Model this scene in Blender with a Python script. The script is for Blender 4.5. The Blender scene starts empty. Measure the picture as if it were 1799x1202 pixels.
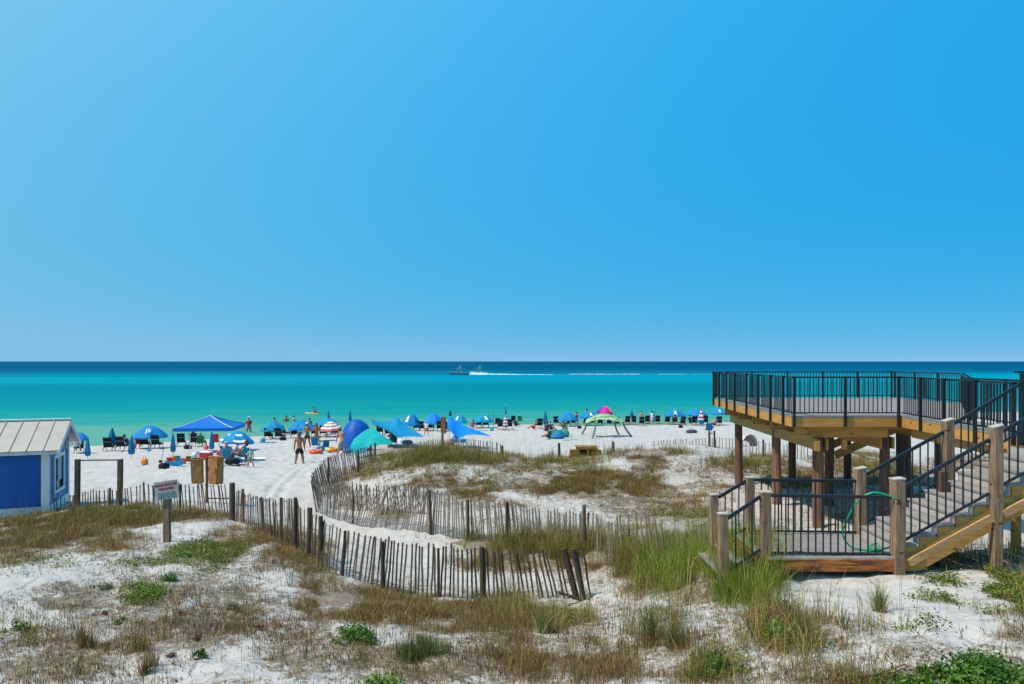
import bpy, bmesh, math, random
import numpy as np
from mathutils import Vector, Matrix, Euler

rnd = random.Random(7)
rng = np.random.default_rng(11)
R = math.radians
scene = bpy.context.scene
col = scene.collection

# ------------------------------------------------------------------ camera
CZ = 7.7                      # camera height above the sea
F = 1300.0                    # focal length, in photograph pixels (1799 wide)
CX, HY = 899.5, 635.0         # image centre column and horizon row
cam_d = bpy.data.cameras.new('camera')
cam = bpy.data.objects.new('camera', cam_d)
col.objects.link(cam)
cam.location = (0, 0, CZ)
cam.rotation_euler = (R(90), 0, 0)
cam_d.sensor_width = 36.0
cam_d.lens = 36.0 * F / 1799.0
cam_d.shift_y = (HY - 601.0) / 1799.0
cam_d.clip_start = 0.1
cam_d.clip_end = 90000
scene.camera = cam

# ------------------------------------------------------------------ light
SUN_EL = 57.0
SUN_H = Vector((-0.955, -0.30, 0)).normalized()      # horizontal direction to the sun
world = bpy.data.worlds.new('World')
scene.world = world
world.use_nodes = True
wn, wl = world.node_tree.nodes, world.node_tree.links
wn.clear()
sky = wn.new('ShaderNodeTexSky')
sky.sky_type = 'NISHITA'
sky.sun_disc = False
sky.sun_elevation = R(SUN_EL)
sky.sun_rotation = math.atan2(SUN_H.x, SUN_H.y)
sky.altitude = 0
sky.air_density = 0.5
sky.dust_density = 0.0
sky.ozone_density = 10.0
sun_vec = Vector((SUN_H.x * math.cos(R(SUN_EL)), SUN_H.y * math.cos(R(SUN_EL)), math.sin(R(SUN_EL))))


def wmath(op, a_, b_=None):
    m_ = wn.new('ShaderNodeMath')
    m_.operation = op
    for i_, s_ in enumerate((a_, b_)):
        if s_ is None:
            continue
        if isinstance(s_, (int, float)):
            m_.inputs[i_].default_value = s_
        else:
            wl.new(s_, m_.inputs[i_])
    return m_.outputs[0]


# the photograph's polarised clear sky: compressed towards the horizon, bluer away from the sun
tcw = wn.new('ShaderNodeTexCoord')
dotn = wn.new('ShaderNodeVectorMath')
dotn.operation = 'DOT_PRODUCT'
wl.new(tcw.outputs['Generated'], dotn.inputs[0])
dotn.inputs[1].default_value = sun_vec
sepw = wn.new('ShaderNodeSeparateColor')
comw = wn.new('ShaderNodeCombineColor')
wl.new(sky.outputs[0], sepw.inputs[0])
for ch, (c0_, pw_, kd_, qd_) in enumerate(((-0.53, 0.946, -0.294, -1.306), (-0.569, 0.152, -0.025, -0.313), (-0.244, -0.042, -0.058, -0.142))):
    lg_ = wmath('LOGARITHM', wmath('MAXIMUM', wmath('MULTIPLY', sepw.outputs[ch], 0.1), 0.02), math.e)
    e_ = wmath('ADD', wmath('MULTIPLY', lg_, pw_), c0_)
    e_ = wmath('ADD', e_, wmath('MULTIPLY', dotn.outputs['Value'], wmath('ADD', wmath('MULTIPLY', lg_, qd_), kd_)))
    e_ = wmath('MINIMUM', e_, math.log((0.215, 0.60, 0.90)[ch]))
    wl.new(wmath('MULTIPLY', wmath('EXPONENT', e_), 10.0), comw.inputs[ch])
bgn = wn.new('ShaderNodeBackground')
bgn.inputs['Strength'].default_value = 0.1
wo = wn.new('ShaderNodeOutputWorld')
wl.new(comw.outputs[0], bgn.inputs['Color'])
wl.new(bgn.outputs[0], wo.inputs['Surface'])
sun_d = bpy.data.lights.new('sun', 'SUN')
sun_d.energy = 4.8
sun_d.angle = R(0.5)
sun_d.color = (1.0, 0.87, 0.68)
sun = bpy.data.objects.new('sun', sun_d)
col.objects.link(sun)
sun.rotation_euler = sun_vec.to_track_quat('Z', 'Y').to_euler()
sun.location = (-30, -20, 60)
vs = scene.view_settings
vs.view_transform = 'Standard'
vs.look = 'None'
vs.gamma = 1
vs.use_curve_mapping = False
vs.exposure = 0.0

# ------------------------------------------------------------------ helpers
ORG = {}


def thing(name, label, cat, loc=(0, 0, 0), rz=0.0, group=None):
    o = bpy.data.objects.new(name, None)
    o.empty_display_size = 0.2
    col.objects.link(o)
    o.location = loc
    o.rotation_euler = (0, 0, rz)
    o['label'] = label
    o['category'] = cat
    if group:
        o['group'] = group
    ORG[o.name] = Vector(loc)
    return o


def tag(o, label, cat, group=None):
    o['label'] = label
    o['category'] = cat
    if group:
        o['group'] = group
    return o


def link(name, me, parent=None, loc=None, rot=None, scale=None):
    o = bpy.data.objects.new(name, me)
    col.objects.link(o)
    if parent is not None:
        o.parent = parent
    if loc is not None:
        o.location = loc
    if rot is not None:
        o.rotation_euler = rot
    if scale is not None:
        o.scale = scale
    return o


class MB:
    def __init__(s):
        s.v, s.f, s.m = [], [], []

    def add(s, vs_, fs_, mi=0):
        b = len(s.v)
        s.v += [tuple(p) for p in vs_]
        s.f += [tuple(i + b for i in f) for f in fs_]
        s.m += [mi] * len(fs_)
        return s

    def box(s, c, size, rot=None, mi=0, taper=1.0):
        hx, hy, hz = size[0] / 2, size[1] / 2, size[2] / 2
        vv = []
        for z, k in ((-hz, 1.0), (hz, taper)):
            for x, y in ((-hx, -hy), (hx, -hy), (hx, hy), (-hx, hy)):
                p = Vector((x * k, y * k, z))
                if rot is not None:
                    p = rot @ p
                vv.append(p + Vector(c))
        return s.add(vv, [(3, 2, 1, 0), (4, 5, 6, 7), (0, 1, 5, 4), (1, 2, 6, 5), (2, 3, 7, 6), (3, 0, 4, 7)], mi)

    def bar(s, p0, p1, w, h, up=(0, 0, 1), mi=0):
        p0, p1 = Vector(p0), Vector(p1)
        d = (p1 - p0)
        L = d.length
        d.normalize()
        up = Vector(up)
        sx = d.cross(up)
        if sx.length < 1e-5:
            sx = d.cross(Vector((0, 1, 0)))
        sx.normalize()
        u = sx.cross(d).normalized()
        vv = []
        for p in (p0, p1):
            for a, b in ((-1, -1), (1, -1), (1, 1), (-1, 1)):
                vv.append(p + sx * (a * w / 2) + u * (b * h / 2))
        return s.add(vv, [(0, 1, 2, 3), (7, 6, 5, 4), (0, 4, 5, 1), (1, 5, 6, 2), (2, 6, 7, 3), (3, 7, 4, 0)], mi)

    def tube(s, pts, rad, n=8, mi=0, caps=True):
        pts = [Vector(p) for p in pts]
        if not hasattr(rad, '__len__'):
            rad = [rad] * len(pts)
        b = len(s.v)
        ref = None
        for i, p in enumerate(pts):
            t = (pts[min(i + 1, len(pts) - 1)] - pts[max(i - 1, 0)])
            if t.length < 1e-9:
                t = Vector((0, 0, 1))
            t.normalize()
            if ref is None:
                ref = t.cross(Vector((0.13, 0.3, 1)))
                if ref.length < 0.2:
                    ref = t.cross(Vector((1, 0, 0)))
            a = (ref - t * ref.dot(t)).normalized()
            ref = a
            c = t.cross(a)
            for k in range(n):
                th = 2 * math.pi * k / n
                s.v.append(tuple(p + a * (rad[i] * math.cos(th)) + c * (rad[i] * math.sin(th))))
        for i in range(len(pts) - 1):
            for k in range(n):
                k2 = (k + 1) % n
                s.f.append((b + i * n + k, b + i * n + k2, b + (i + 1) * n + k2, b + (i + 1) * n + k))
                s.m.append(mi)
        if caps:
            s.f.append(tuple(b + k for k in reversed(range(n))))
            s.m.append(mi)
            s.f.append(tuple(b + (len(pts) - 1) * n + k for k in range(n)))
            s.m.append(mi)
        return s

    def lathe(s, prof, n=16, c=(0, 0, 0), mi=0, mfun=None, sag=0.0):
        b = len(s.v)
        for j, (r, z) in enumerate(prof):
            for k in range(n):
                th = 2 * math.pi * k / n
                s.v.append((c[0] + r * math.cos(th), c[1] + r * math.sin(th), c[2] + z))
        for j in range(len(prof) - 1):
            for k in range(n):
                k2 = (k + 1) % n
                s.f.append((b + j * n + k, b + j * n + k2, b + (j + 1) * n + k2, b + (j + 1) * n + k))
                s.m.append(mfun(j, k) if mfun else mi)
        return s

    def sphere(s, c, r, nu=10, nv=7, mi=0, sc=(1, 1, 1)):
        prof = []
        b = len(s.v)
        for j in range(nv + 1):
            ph = math.pi * j / nv
            for k in range(nu):
                th = 2 * math.pi * k / nu
                rr = max(math.sin(ph), 0.01)
                s.v.append((c[0] + r * sc[0] * rr * math.cos(th), c[1] + r * sc[1] * rr * math.sin(th), c[2] - r * sc[2] * math.cos(ph)))
        for j in range(nv):
            for k in range(nu):
                k2 = (k + 1) % nu
                s.f.append((b + j * nu + k, b + j * nu + k2, b + (j + 1) * nu + k2, b + (j + 1) * nu + k))
                s.m.append(mi)
        return s

    def grid(s, rows, mi=0, mfun=None):
        b = len(s.v)
        n = len(rows[0])
        for r in rows:
            s.v += [tuple(p) for p in r]
        for j in range(len(rows) - 1):
            for k in range(n - 1):
                s.f.append((b + j * n + k, b + j * n + k + 1, b + (j + 1) * n + k + 1, b + (j + 1) * n + k))
                s.m.append(mfun(j, k) if mfun else mi)
        return s

    def mesh(s, name, mats, smooth=False, off=None):
        me = bpy.data.meshes.new(name)
        vv = s.v
        if off is not None:
            vv = [(p[0] - off[0], p[1] - off[1], p[2] - off[2]) for p in vv]
        me.from_pydata(vv, [], s.f)
        if not isinstance(mats, (list, tuple)):
            mats = [mats]
        for m_ in mats:
            me.materials.append(m_)
        if len(mats) > 1:
            me.polygons.foreach_set('material_index', s.m)
        if smooth:
            me.polygons.foreach_set('use_smooth', [True] * len(me.polygons))
            if smooth != 'all':
                me.set_sharp_from_angle(angle=R(40))
        me.update()
        return me

    def build(s, name, mats, parent=None, smooth=False, world=False, label=None):
        off = None
        if world and parent is not None:
            p = parent
            while p.parent is not None:
                p = p.parent
            off = ORG[p.name]
        o = link(name, s.mesh(name, mats, smooth, off), parent)
        if label:
            o['label'] = label
        return o


def copy_tree(o, parent=None):
    c = o.copy()
    col.objects.link(c)
    if parent is not None:
        c.parent = parent
    for ch in list(o.children):
        copy_tree(ch, c)
    return c


# ------------------------------------------------------------------ materials
MATS = {}


def mat(name, color, rough=0.7, var=0.0, scale=6.0, bump=0.0, bscale=40.0, spec=0.3, stretch=(1, 1, 1), color2=None, metal=0.0, objrand=0.0, coords='Object', trans=0.0, lo=0.35, hi=0.65, knots=0.0):
    if name in MATS:
        return MATS[name]
    m = bpy.data.materials.new(name)
    m.use_nodes = True
    n, l = m.node_tree.nodes, m.node_tree.links
    bs = n['Principled BSDF']
    bs.inputs['Roughness'].default_value = rough
    bs.inputs['Specular IOR Level'].default_value = spec
    bs.inputs['Metallic'].default_value = metal
    bs.inputs['Base Color'].default_value = (*color, 1)
    src = None
    if var > 0 or color2 is not None or bump > 0:
        tc = n.new('ShaderNodeTexCoord')
        mp = n.new('ShaderNodeMapping')
        mp.inputs['Scale'].default_value = stretch
        l.new(tc.outputs[coords], mp.inputs['Vector'])
    if var > 0 or color2 is not None:
        nt = n.new('ShaderNodeTexNoise')
        nt.inputs['Scale'].default_value = scale
        nt.inputs['Detail'].default_value = 6
        nt.inputs['Roughness'].default_value = 0.65
        l.new(mp.outputs[0], nt.inputs['Vector'])
        cr = n.new('ShaderNodeValToRGB')
        c2 = color2 if color2 is not None else tuple(c * (1 - var) for c in color)
        c1 = color if color2 is not None else tuple(min(1, c * (1 + var)) for c in color)
        cr.color_ramp.elements[0].position = lo
        cr.color_ramp.elements[1].position = hi
        cr.color_ramp.elements[0].color = (*c2, 1)
        cr.color_ramp.elements[1].color = (*c1, 1)
        l.new(nt.outputs['Fac'], cr.inputs['Fac'])
        src = cr.outputs['Color']
        if knots > 0:
            mk = n.new('ShaderNodeMapping')
            mk.inputs['Scale'].default_value = (1.0, 1.0, 2.2)
            l.new(tc.outputs[coords], mk.inputs['Vector'])
            vo = n.new('ShaderNodeTexVoronoi')
            vo.inputs['Scale'].default_value = knots
            l.new(mk.outputs[0], vo.inputs['Vector'])
            kr = n.new('ShaderNodeValToRGB')
            kr.color_ramp.elements[0].position = 0.07
            kr.color_ramp.elements[1].position = 0.16
            kr.color_ramp.elements[0].color = (0.28, 0.26, 0.24, 1)
            l.new(vo.outputs['Distance'], kr.inputs['Fac'])
            mm = n.new('ShaderNodeMix')
            mm.data_type = 'RGBA'
            mm.blend_type = 'MULTIPLY'
            mm.inputs[0].default_value = 1.0
            l.new(src, mm.inputs[6])
            l.new(kr.outputs['Color'], mm.inputs[7])
            src = mm.outputs[2]
        if objrand > 0:
            oi = n.new('ShaderNodeObjectInfo')
            mr = n.new('ShaderNodeMapRange')
            mr.inputs['To Min'].default_value = 1 - objrand
            mr.inputs['To Max'].default_value = 1 + objrand
            l.new(oi.outputs['Random'], mr.inputs['Value'])
            h2 = n.new('ShaderNodeHueSaturation')
            l.new(mr.outputs[0], h2.inputs['Value'])
            l.new(src, h2.inputs['Color'])
            src = h2.outputs['Color']
        l.new(src, bs.inputs['Base Color'])
    if bump > 0:
        nb = n.new('ShaderNodeTexNoise')
        nb.inputs['Scale'].default_value = bscale
        nb.inputs['Detail'].default_value = 4
        l.new(mp.outputs[0], nb.inputs['Vector'])
        bp = n.new('ShaderNodeBump')
        bp.inputs['Strength'].default_value = bump
        bp.inputs['Distance'].default_value = 0.02
        l.new(nb.outputs['Fac'], bp.inputs['Height'])
        l.new(bp.outputs['Normal'], bs.inputs['Normal'])
    if trans > 0:
        tr = n.new('ShaderNodeBsdfTranslucent')
        tr.inputs['Color'].default_value = (*color, 1)
        if src is not None:
            l.new(src, tr.inputs['Color'])
        mx = n.new('ShaderNodeMixShader')
        mx.inputs['Fac'].default_value = trans
        l.new(bs.outputs[0], mx.inputs[1])
        l.new(tr.outputs[0], mx.inputs[2])
        l.new(mx.outputs[0], n['Material Output'].inputs['Surface'])
    MATS[name] = m
    return m


M_METAL = mat('black_powder_coat', (0.010, 0.011, 0.016), 0.38, var=0.2, scale=20, spec=0.5)
M_PINE = mat('new_pine', (0.56, 0.30, 0.075), 0.65, scale=3.0, stretch=(0.6, 0.6, 9), color2=(0.40, 0.19, 0.045), bump=0.25, bscale=12, objrand=0.12, knots=1.9)
M_PINE2 = mat('treated_pine', (0.54, 0.30, 0.08), 0.7, scale=2.2, stretch=(0.7, 0.7, 7), color2=(0.34, 0.18, 0.055), bump=0.25, bscale=12, objrand=0.15, knots=2.2)
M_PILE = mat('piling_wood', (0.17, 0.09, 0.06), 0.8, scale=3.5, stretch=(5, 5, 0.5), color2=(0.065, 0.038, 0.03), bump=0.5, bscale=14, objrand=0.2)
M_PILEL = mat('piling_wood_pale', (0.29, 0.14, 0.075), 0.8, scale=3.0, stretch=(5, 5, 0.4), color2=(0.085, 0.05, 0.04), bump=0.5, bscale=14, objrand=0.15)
M_POST = mat('weathered_post', (0.37, 0.245, 0.155), 0.8, scale=4.0, stretch=(9, 9, 0.7), color2=(0.14, 0.085, 0.055), bump=0.5, bscale=18, objrand=0.14, knots=2.6)
M_CAP = mat('weathered_end_grain', (0.42, 0.37, 0.33), 0.85, var=0.25, scale=20)
M_COMP = mat('composite_board', (0.255, 0.225, 0.215), 0.75, var=0.14, scale=5, stretch=(1, 1, 1), bump=0.15, bscale=60, objrand=0.10)
M_RISER = mat('riser_board', (0.40, 0.37, 0.36), 0.75, var=0.14, scale=5, bump=0.1, objrand=0.08)
M_SKIRT = mat('stained_skirt', (0.46, 0.15, 0.03), 0.7, scale=4, stretch=(0.6, 1, 4), color2=(0.075, 0.03, 0.018), bump=0.3, bscale=15, lo=0.4, hi=0.6)
M_RAILW = mat('pale_cut_lumber', (0.55, 0.33, 0.15), 0.7, scale=3, stretch=(0.7, 2, 6), color2=(0.36, 0.19, 0.08), bump=0.2)
M_SLATD = mat('fence_slat_dark', (0.15, 0.105, 0.07), 0.85, scale=6, stretch=(6, 6, 0.8), color2=(0.05, 0.034, 0.024), bump=0.4, bscale=20, objrand=0.35)
M_SLATG = mat('fence_slat_grey', (0.25, 0.205, 0.17), 0.85, scale=6, stretch=(6, 6, 0.8), color2=(0.11, 0.085, 0.07), bump=0.4, bscale=20, objrand=0.3)
M_STAKE = mat('fence_stake', (0.13, 0.09, 0.055), 0.85, scale=6, stretch=(6, 6, 0.8), color2=(0.055, 0.038, 0.026), bump=0.5, bscale=18, objrand=0.25)
M_WIRE = mat('rusty_wire', (0.10, 0.08, 0.07), 0.6, metal=0.4, var=0.2)
M_WHITE = mat('white_paint', (0.70, 0.70, 0.67), 0.55, var=0.06, scale=8, bump=0.05)
M_WHITED = mat('dirty_white_paint', (0.58, 0.58, 0.54), 0.6, var=0.16, scale=5, bump=0.1)
M_BLUEW = mat('blue_siding', (0.0, 0.10, 0.38), 0.5, scale=2.2, stretch=(1.6, 1.6, 0.25), color2=(0.0, 0.078, 0.31), bump=0.12, bscale=9)
M_BLUEG = mat('light_blue_siding', (0.012, 0.13, 0.40), 0.5, var=0.12, scale=3, bump=0.05)
M_ROOF = mat('standing_seam_metal', (0.44, 0.385, 0.335), 0.45, var=0.07, scale=2.5, spec=0.45)
M_GLASS = mat('window_glass', (0.025, 0.03, 0.035), 0.06, var=0.3, scale=2, spec=0.6)
M_CURT = mat('window_blind', (0.38, 0.42, 0.46), 0.6, var=0.1)
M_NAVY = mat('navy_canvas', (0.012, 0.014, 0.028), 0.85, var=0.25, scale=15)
M_FRAMEW = mat('tan_chair_wood', (0.50, 0.36, 0.23), 0.65, var=0.2, scale=10)
M_STRAP = mat('pale_strap', (0.22, 0.22, 0.22), 0.8, var=0.1)
M_UBLUE = mat('azure_canvas', (0.006, 0.25, 0.60), 0.7, var=0.1, scale=4, trans=0.25)
M_UBLUE2 = mat('teal_blue_canvas', (0.006, 0.30, 0.54), 0.7, var=0.1, scale=4, trans=0.25)
M_UDARK = mat('closed_blue_canvas', (0.012, 0.16, 0.34), 0.8, var=0.2, scale=8)
M_TENT = mat('royal_blue_canvas', (0.002, 0.155, 0.58), 0.6, var=0.1, scale=3, trans=0.15)
M_DOME = mat('deep_blue_nylon', (0.0, 0.105, 0.52), 0.5, var=0.15, scale=3, trans=0.2)
M_TEAL = mat('teal_lycra', (0.005, 0.44, 0.46), 0.6, var=0.1, scale=3, trans=0.25)
M_SAIL = mat('cerulean_lycra', (0.004, 0.30, 0.58), 0.6, var=0.1, scale=3, trans=0.25)
M_SAIL2 = mat('bright_blue_lycra', (0.003, 0.26, 0.80), 0.6, var=0.1, scale=3, trans=0.25)
M_WCANV = mat('white_canvas', (0.72, 0.74, 0.76), 0.7, var=0.06)
M_REDC = mat('red_canvas', (0.50, 0.025, 0.03), 0.7, var=0.1)
M_PINKC = mat('coral_canvas', (0.50, 0.13, 0.12), 0.7, var=0.1)
M_MAG = mat('magenta_canvas', (0.65, 0.015, 0.28), 0.7, var=0.1)
M_PURP = mat('purple_canvas', (0.10, 0.02, 0.35), 0.7, var=0.1)
M_YEL = mat('yellow_canvas', (0.75, 0.50, 0.02), 0.7, var=0.1)
M_ORNG = mat('orange_plastic', (0.70, 0.20, 0.02), 0.45, var=0.1)
M_REDP = mat('red_plastic', (0.48, 0.02, 0.025), 0.4, var=0.08)
M_TUBER = mat('orange_red_vinyl', (0.72, 0.10, 0.03), 0.35, var=0.08)
M_LEAFC = mat('green_leaf_print', (0.10, 0.27, 0.09), 0.7, scale=2.6, color2=(0.44, 0.54, 0.37), lo=0.46, hi=0.54)
M_GTUBE = mat('green_grey_sleeve', (0.10, 0.17, 0.12), 0.7, var=0.2)
M_GRNC = mat('dark_green_canvas', (0.02, 0.15, 0.06), 0.8, var=0.15)
M_TQ = mat('turquoise_cloth', (0.02, 0.27, 0.42), 0.8, var=0.12)
M_ALU = mat('light_metal_pole', (0.60, 0.60, 0.60), 0.4, metal=0.3, var=0.05)
M_DPOLE = mat('dark_pole', (0.06, 0.07, 0.09), 0.5, var=0.1)
M_HOSE = mat('green_hose', (0.0, 0.33, 0.15), 0.4, var=0.12, scale=10)
M_BAG = mat('brown_paper', (0.46, 0.22, 0.07), 0.75, scale=4, stretch=(3, 3, 0.5), color2=(0.28, 0.125, 0.04), bump=0.4, bscale=8)
M_CRATE = mat('ochre_wood', (0.40, 0.22, 0.045), 0.8, scale=5, stretch=(1, 1, 4), color2=(0.22, 0.11, 0.025), bump=0.3)
M_DARK = mat('opening_shade', (0.02, 0.015, 0.012), 0.9, var=0.2)  # near-black colour standing for the shade inside the timber box
M_SIGN = mat('faded_sign_face', (0.40, 0.39, 0.37), 0.7, scale=5, color2=(0.29, 0.30, 0.30), bump=0.05)
M_SIGNR = mat('sign_red_paint', (0.33, 0.02, 0.03), 0.7, var=0.2)
M_SIGNT = mat('sign_teal_paint', (0.11, 0.20, 0.22), 0.7, var=0.2)
M_BROWN = mat('brown_sign_wood', (0.17, 0.075, 0.035), 0.8, var=0.3, scale=5, bump=0.3)
M_HULLN = mat('hazed_navy_hull', (0.10, 0.24, 0.31), 0.3, var=0.1)  # navy paled by distance haze mixed into the colour
M_HULLW = mat('hazed_white_gelcoat', (0.30, 0.42, 0.52), 0.3, var=0.05)  # white turned bluish grey: distance haze put into the colour
M_YELLOW = mat('yellow_plastic', (0.75, 0.55, 0.02), 0.4, var=0.05)

# ------------------------------------------------------------------ terrain


def hash2(ix, iy, seed):
    h = (ix.astype(np.int64) * 374761393 + iy.astype(np.int64) * 668265263 + seed * 1442695041) & 0xFFFFFFFF
    h = ((h ^ (h >> 13)) * 1274126177) & 0xFFFFFFFF
    h = h ^ (h >> 16)
    return (h & 0xFFFFFF) / float(0xFFFFFF)


def vnoise(x, y, seed=0):
    ix, iy = np.floor(x), np.floor(y)
    fx, fy = x - ix, y - iy
    fx = fx * fx * fx * (fx * (fx * 6 - 15) + 10)
    fy = fy * fy * fy * (fy * (fy * 6 - 15) + 10)
    a = hash2(ix, iy, seed)
    b = hash2(ix + 1, iy, seed)
    c = hash2(ix, iy + 1, seed)
    d = hash2(ix + 1, iy + 1, seed)
    return (a * (1 - fx) + b * fx) * (1 - fy) + (c * (1 - fx) + d * fx) * fy


def fbm(x, y, seed=0, octv=4, rough=0.5):
    t, amp, s = 0, 1.0, 0
    for o in range(octv):
        t = t + amp * vnoise(x * 2 ** o + 17.3 * o, y * 2 ** o - 9.1 * o, seed + o)
        s += amp
        amp *= rough
    return t / s


CP = []          # surveyed heights: X, Y, height relative to the camera


def cp(px, py, z):
    d = -z * F / (py - HY)
    CP.append(((px - CX) / F * d, d, z))


for a in [(-300, 1230, -3.95), (0, 1202, -3.9), (300, 1202, -3.9), (600, 1202, -3.9), (900, 1202, -3.85), (1200, 1202, -3.55), (1450, 1202, -3.25), (1750, 1202, -3.05), (2100, 1202, -2.95),
          (0, 1550, -3.7), (900, 1550, -3.6), (1799, 1550, -2.9), (-600, 1550, -3.7), (2500, 1550, -2.8),
          (0, 1100, -4.0), (300, 1100, -4.0), (600, 1100, -4.15), (900, 1110, -4.05), (1200, 1090, -3.7), (1450, 1090, -3.3), (1750, 1080, -3.2), (2100, 1080, -3.1),
          (-400, 1000, -4.05), (0, 1000, -4.05), (150, 1000, -4.1), (300, 1010, -4.1), (450, 1010, -4.2), (590, 1062, -4.4), (765, 1066, -4.55), (940, 1076, -4.5), (1050, 1070, -4.3),
          (-400, 940, -4.4), (0, 942, -4.42), (150, 920, -4.4), (293, 950, -4.15), (400, 925, -4.35),
          (-200, 915, -4.75), (40, 913, -4.78), (130, 895, -4.6), (211, 893, -4.5), (300, 893, -4.5), (410, 910, -4.44), (517, 963, -4.36), (564, 990, -4.45), (713, 1040, -4.7), (850, 1052, -4.72), (940, 1060, -4.65), (1045, 1058, -4.4),
          (470, 890, -5.0), (600, 935, -5.05), (750, 990, -5.0), (850, 1010, -4.95), (1000, 1010, -4.75),
          (560, 902, -5.0), (650, 920, -4.95), (757, 938, -4.9), (850, 950, -4.85), (950, 962, -4.75), (1050, 965, -4.6),
          (700, 880, -4.75), (800, 880, -4.65), (900, 870, -4.6), (1000, 885, -4.6), (1100, 890, -4.55), (1150, 900, -4.55), (1200, 900, -4.5),
          (650, 850, -4.9), (750, 830, -4.5), (850, 832, -4.55), (950, 840, -4.55), (1050, 840, -4.62), (1150, 838, -4.68),
          (680, 812, -4.75), (755, 792, -4.08), (850, 803, -4.4), (950, 810, -4.65), (1050, 805, -4.65), (1150, 790, -4.18), (1220, 787, -4.15), (1330, 800, -4.6),
          (1250, 828, -4.66), (1250, 880, -4.5),
          (750, 790, -5.6), (850, 795, -5.6), (950, 795, -5.55), (1050, 790, -5.5), (1150, 785, -5.5), (1300, 780, -5.55), (1550, 780, -5.5), (1900, 780, -5.5),
          (100, 860, -5.25), (200, 866, -5.2), (300, 862, -5.25), (400, 858, -5.3), (-200, 860, -5.2), (200, 830, -5.5), (526, 813, -5.66), (400, 815, -5.65), (300, 815, -5.6), (0, 825, -5.55), (-300, 825, -5.5), (480, 862, -5.3), (650, 800, -5.7),
          (600, 776, -6.75), (900, 765, -7.0), (1200, 765, -6.9), (300, 793, -6.65), (0, 805, -6.5), (1600, 760, -6.8),
          (1450, 1015, -3.42), (1345, 985, -3.42), (1350, 960, -3.6), (1253, 965, -3.8), (1200, 1000, -4.1), (1130, 1000, -4.2), (1130, 1050, -4.1),
          (1570, 1015, -3.36), (1747, 1000, -3.3), (1820, 960, -3.5), (1433, 929, -4.5), (1355, 893, -4.55), (1297, 848, -4.7), (1600, 860, -4.6), (1450, 870, -4.6), (1790, 900, -4.2), (1500, 830, -4.8), (1700, 830, -4.8), (2100, 860, -4.4), (2100, 960, -3.5)]:
    cp(*a)
SHORE = [(-800, 800), (-300, 797), (0, 790), (150, 784), (300, 776), (400, 769), (600, 759), (880, 746), (1270, 742), (1700, 725), (2300, 715)]
for px, py in SHORE:
    cp(px, py, -7.7)
    X, Y, Z = CP[-1]
    CP.append((X * 1.0, Y + 22, -9.2))
CPa = np.array(CP)


def warp(x, y):
    y = np.maximum(y, -4.0)
    return x / (y + 9.0) * 2.2, np.log(y + 7.0) * 1.25


_u, _v = warp(CPa[:, 0], CPa[:, 1])
_n = len(_u)
_r2 = (_u[:, None] - _u[None]) ** 2 + (_v[:, None] - _v[None]) ** 2
_K = np.where(_r2 > 0, 0.5 * _r2 * np.log(_r2 + 1e-12), 0) + np.eye(_n) * 2e-4
_A = np.zeros((_n + 3, _n + 3))
_A[:_n, :_n] = _K
_A[:_n, _n] = 1
_A[:_n, _n + 1] = _u
_A[:_n, _n + 2] = _v
_A[_n:, :_n] = _A[:_n, _n:].T
_w = np.linalg.solve(_A, np.concatenate([CPa[:, 2], np.zeros(3)]))


TRACKS = []
for _pl in ([(533, 814), (520, 824), (500, 836), (484, 849), (474, 866), (468, 885)], [(548, 814), (538, 824), (520, 837), (505, 851), (496, 866), (490, 885)]):
    _q = []
    for _px, _py in _pl:
        _d = 5.45 * F / (_py - HY) if _py > 830 else 5.62 * F / (_py - HY)
        _q.append(((_px - CX) / F * _d, _d))
    _q.sort(key=lambda t_: t_[1])
    TRACKS.append(np.array(_q))


def base_h(x, y):
    x = np.asarray(x, float)
    y = np.asarray(y, float)
    sh = np.broadcast(x, y).shape
    x = np.broadcast_to(x, sh).ravel()
    y = np.broadcast_to(y, sh).ravel()
    out = np.empty(x.size)
    for i in range(0, x.size, 40000):
        u, v = warp(x[i:i + 40000], y[i:i + 40000])
        u = np.clip(u, -2.6, 2.9)
        r2 = (u[:, None] - _u[None]) ** 2 + (v[:, None] - _v[None]) ** 2
        k = 0.5 * r2 * np.log(r2 + 1e-12)
        out[i:i + 40000] = k @ _w[:_n] + _w[_n] + _w[_n + 1] * u + _w[_n + 2] * v
    return np.clip(out, -12, -2.2).reshape(sh)


def H(x, y):
    """world height of the ground"""
    x = np.asarray(x, float)
    y = np.asarray(y, float)
    z = base_h(x, y)
    dune = np.clip((40 - y) / 8, 0, 1)
    beach = np.clip((z + 7.65) / 0.25, 0, 1)
    r = (fbm(x * 0.55, y * 0.55, 3, 4) - 0.5) * (0.24 + 0.16 * np.clip((y - 18) / 6, 0, 1)) * dune
    r = r + (fbm(x * 3.1, y * 3.1, 9, 3, 0.6) - 0.5) * (0.10 * dune + 0.06 * (1 - dune)) * beach
    pits = np.clip(fbm(x * 2.2, y * 2.2, 21, 2) - 0.56, 0, 1)
    r = r - pits * 0.52 * beach * (1 - 0.75 * dune)
    tr = (x > -16) & (x < -8) & (y > 25) & (y < 45)
    if tr.any():
        for line in TRACKS:
            lx = np.interp(y, line[:, 1], line[:, 0])
            r = r - np.where(tr, 0.05 * np.exp(-((x - lx) / 0.11) ** 2) - 0.02 * np.exp(-((np.abs(x - lx) - 0.25) / 0.08) ** 2), 0)
    return z + r + CZ


def h1(x, y):
    return float(H(np.array([x]), np.array([y]))[0])


_DS = np.concatenate([np.linspace(4, 14, 120), np.geomspace(14.05, 130, 420)])


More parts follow.
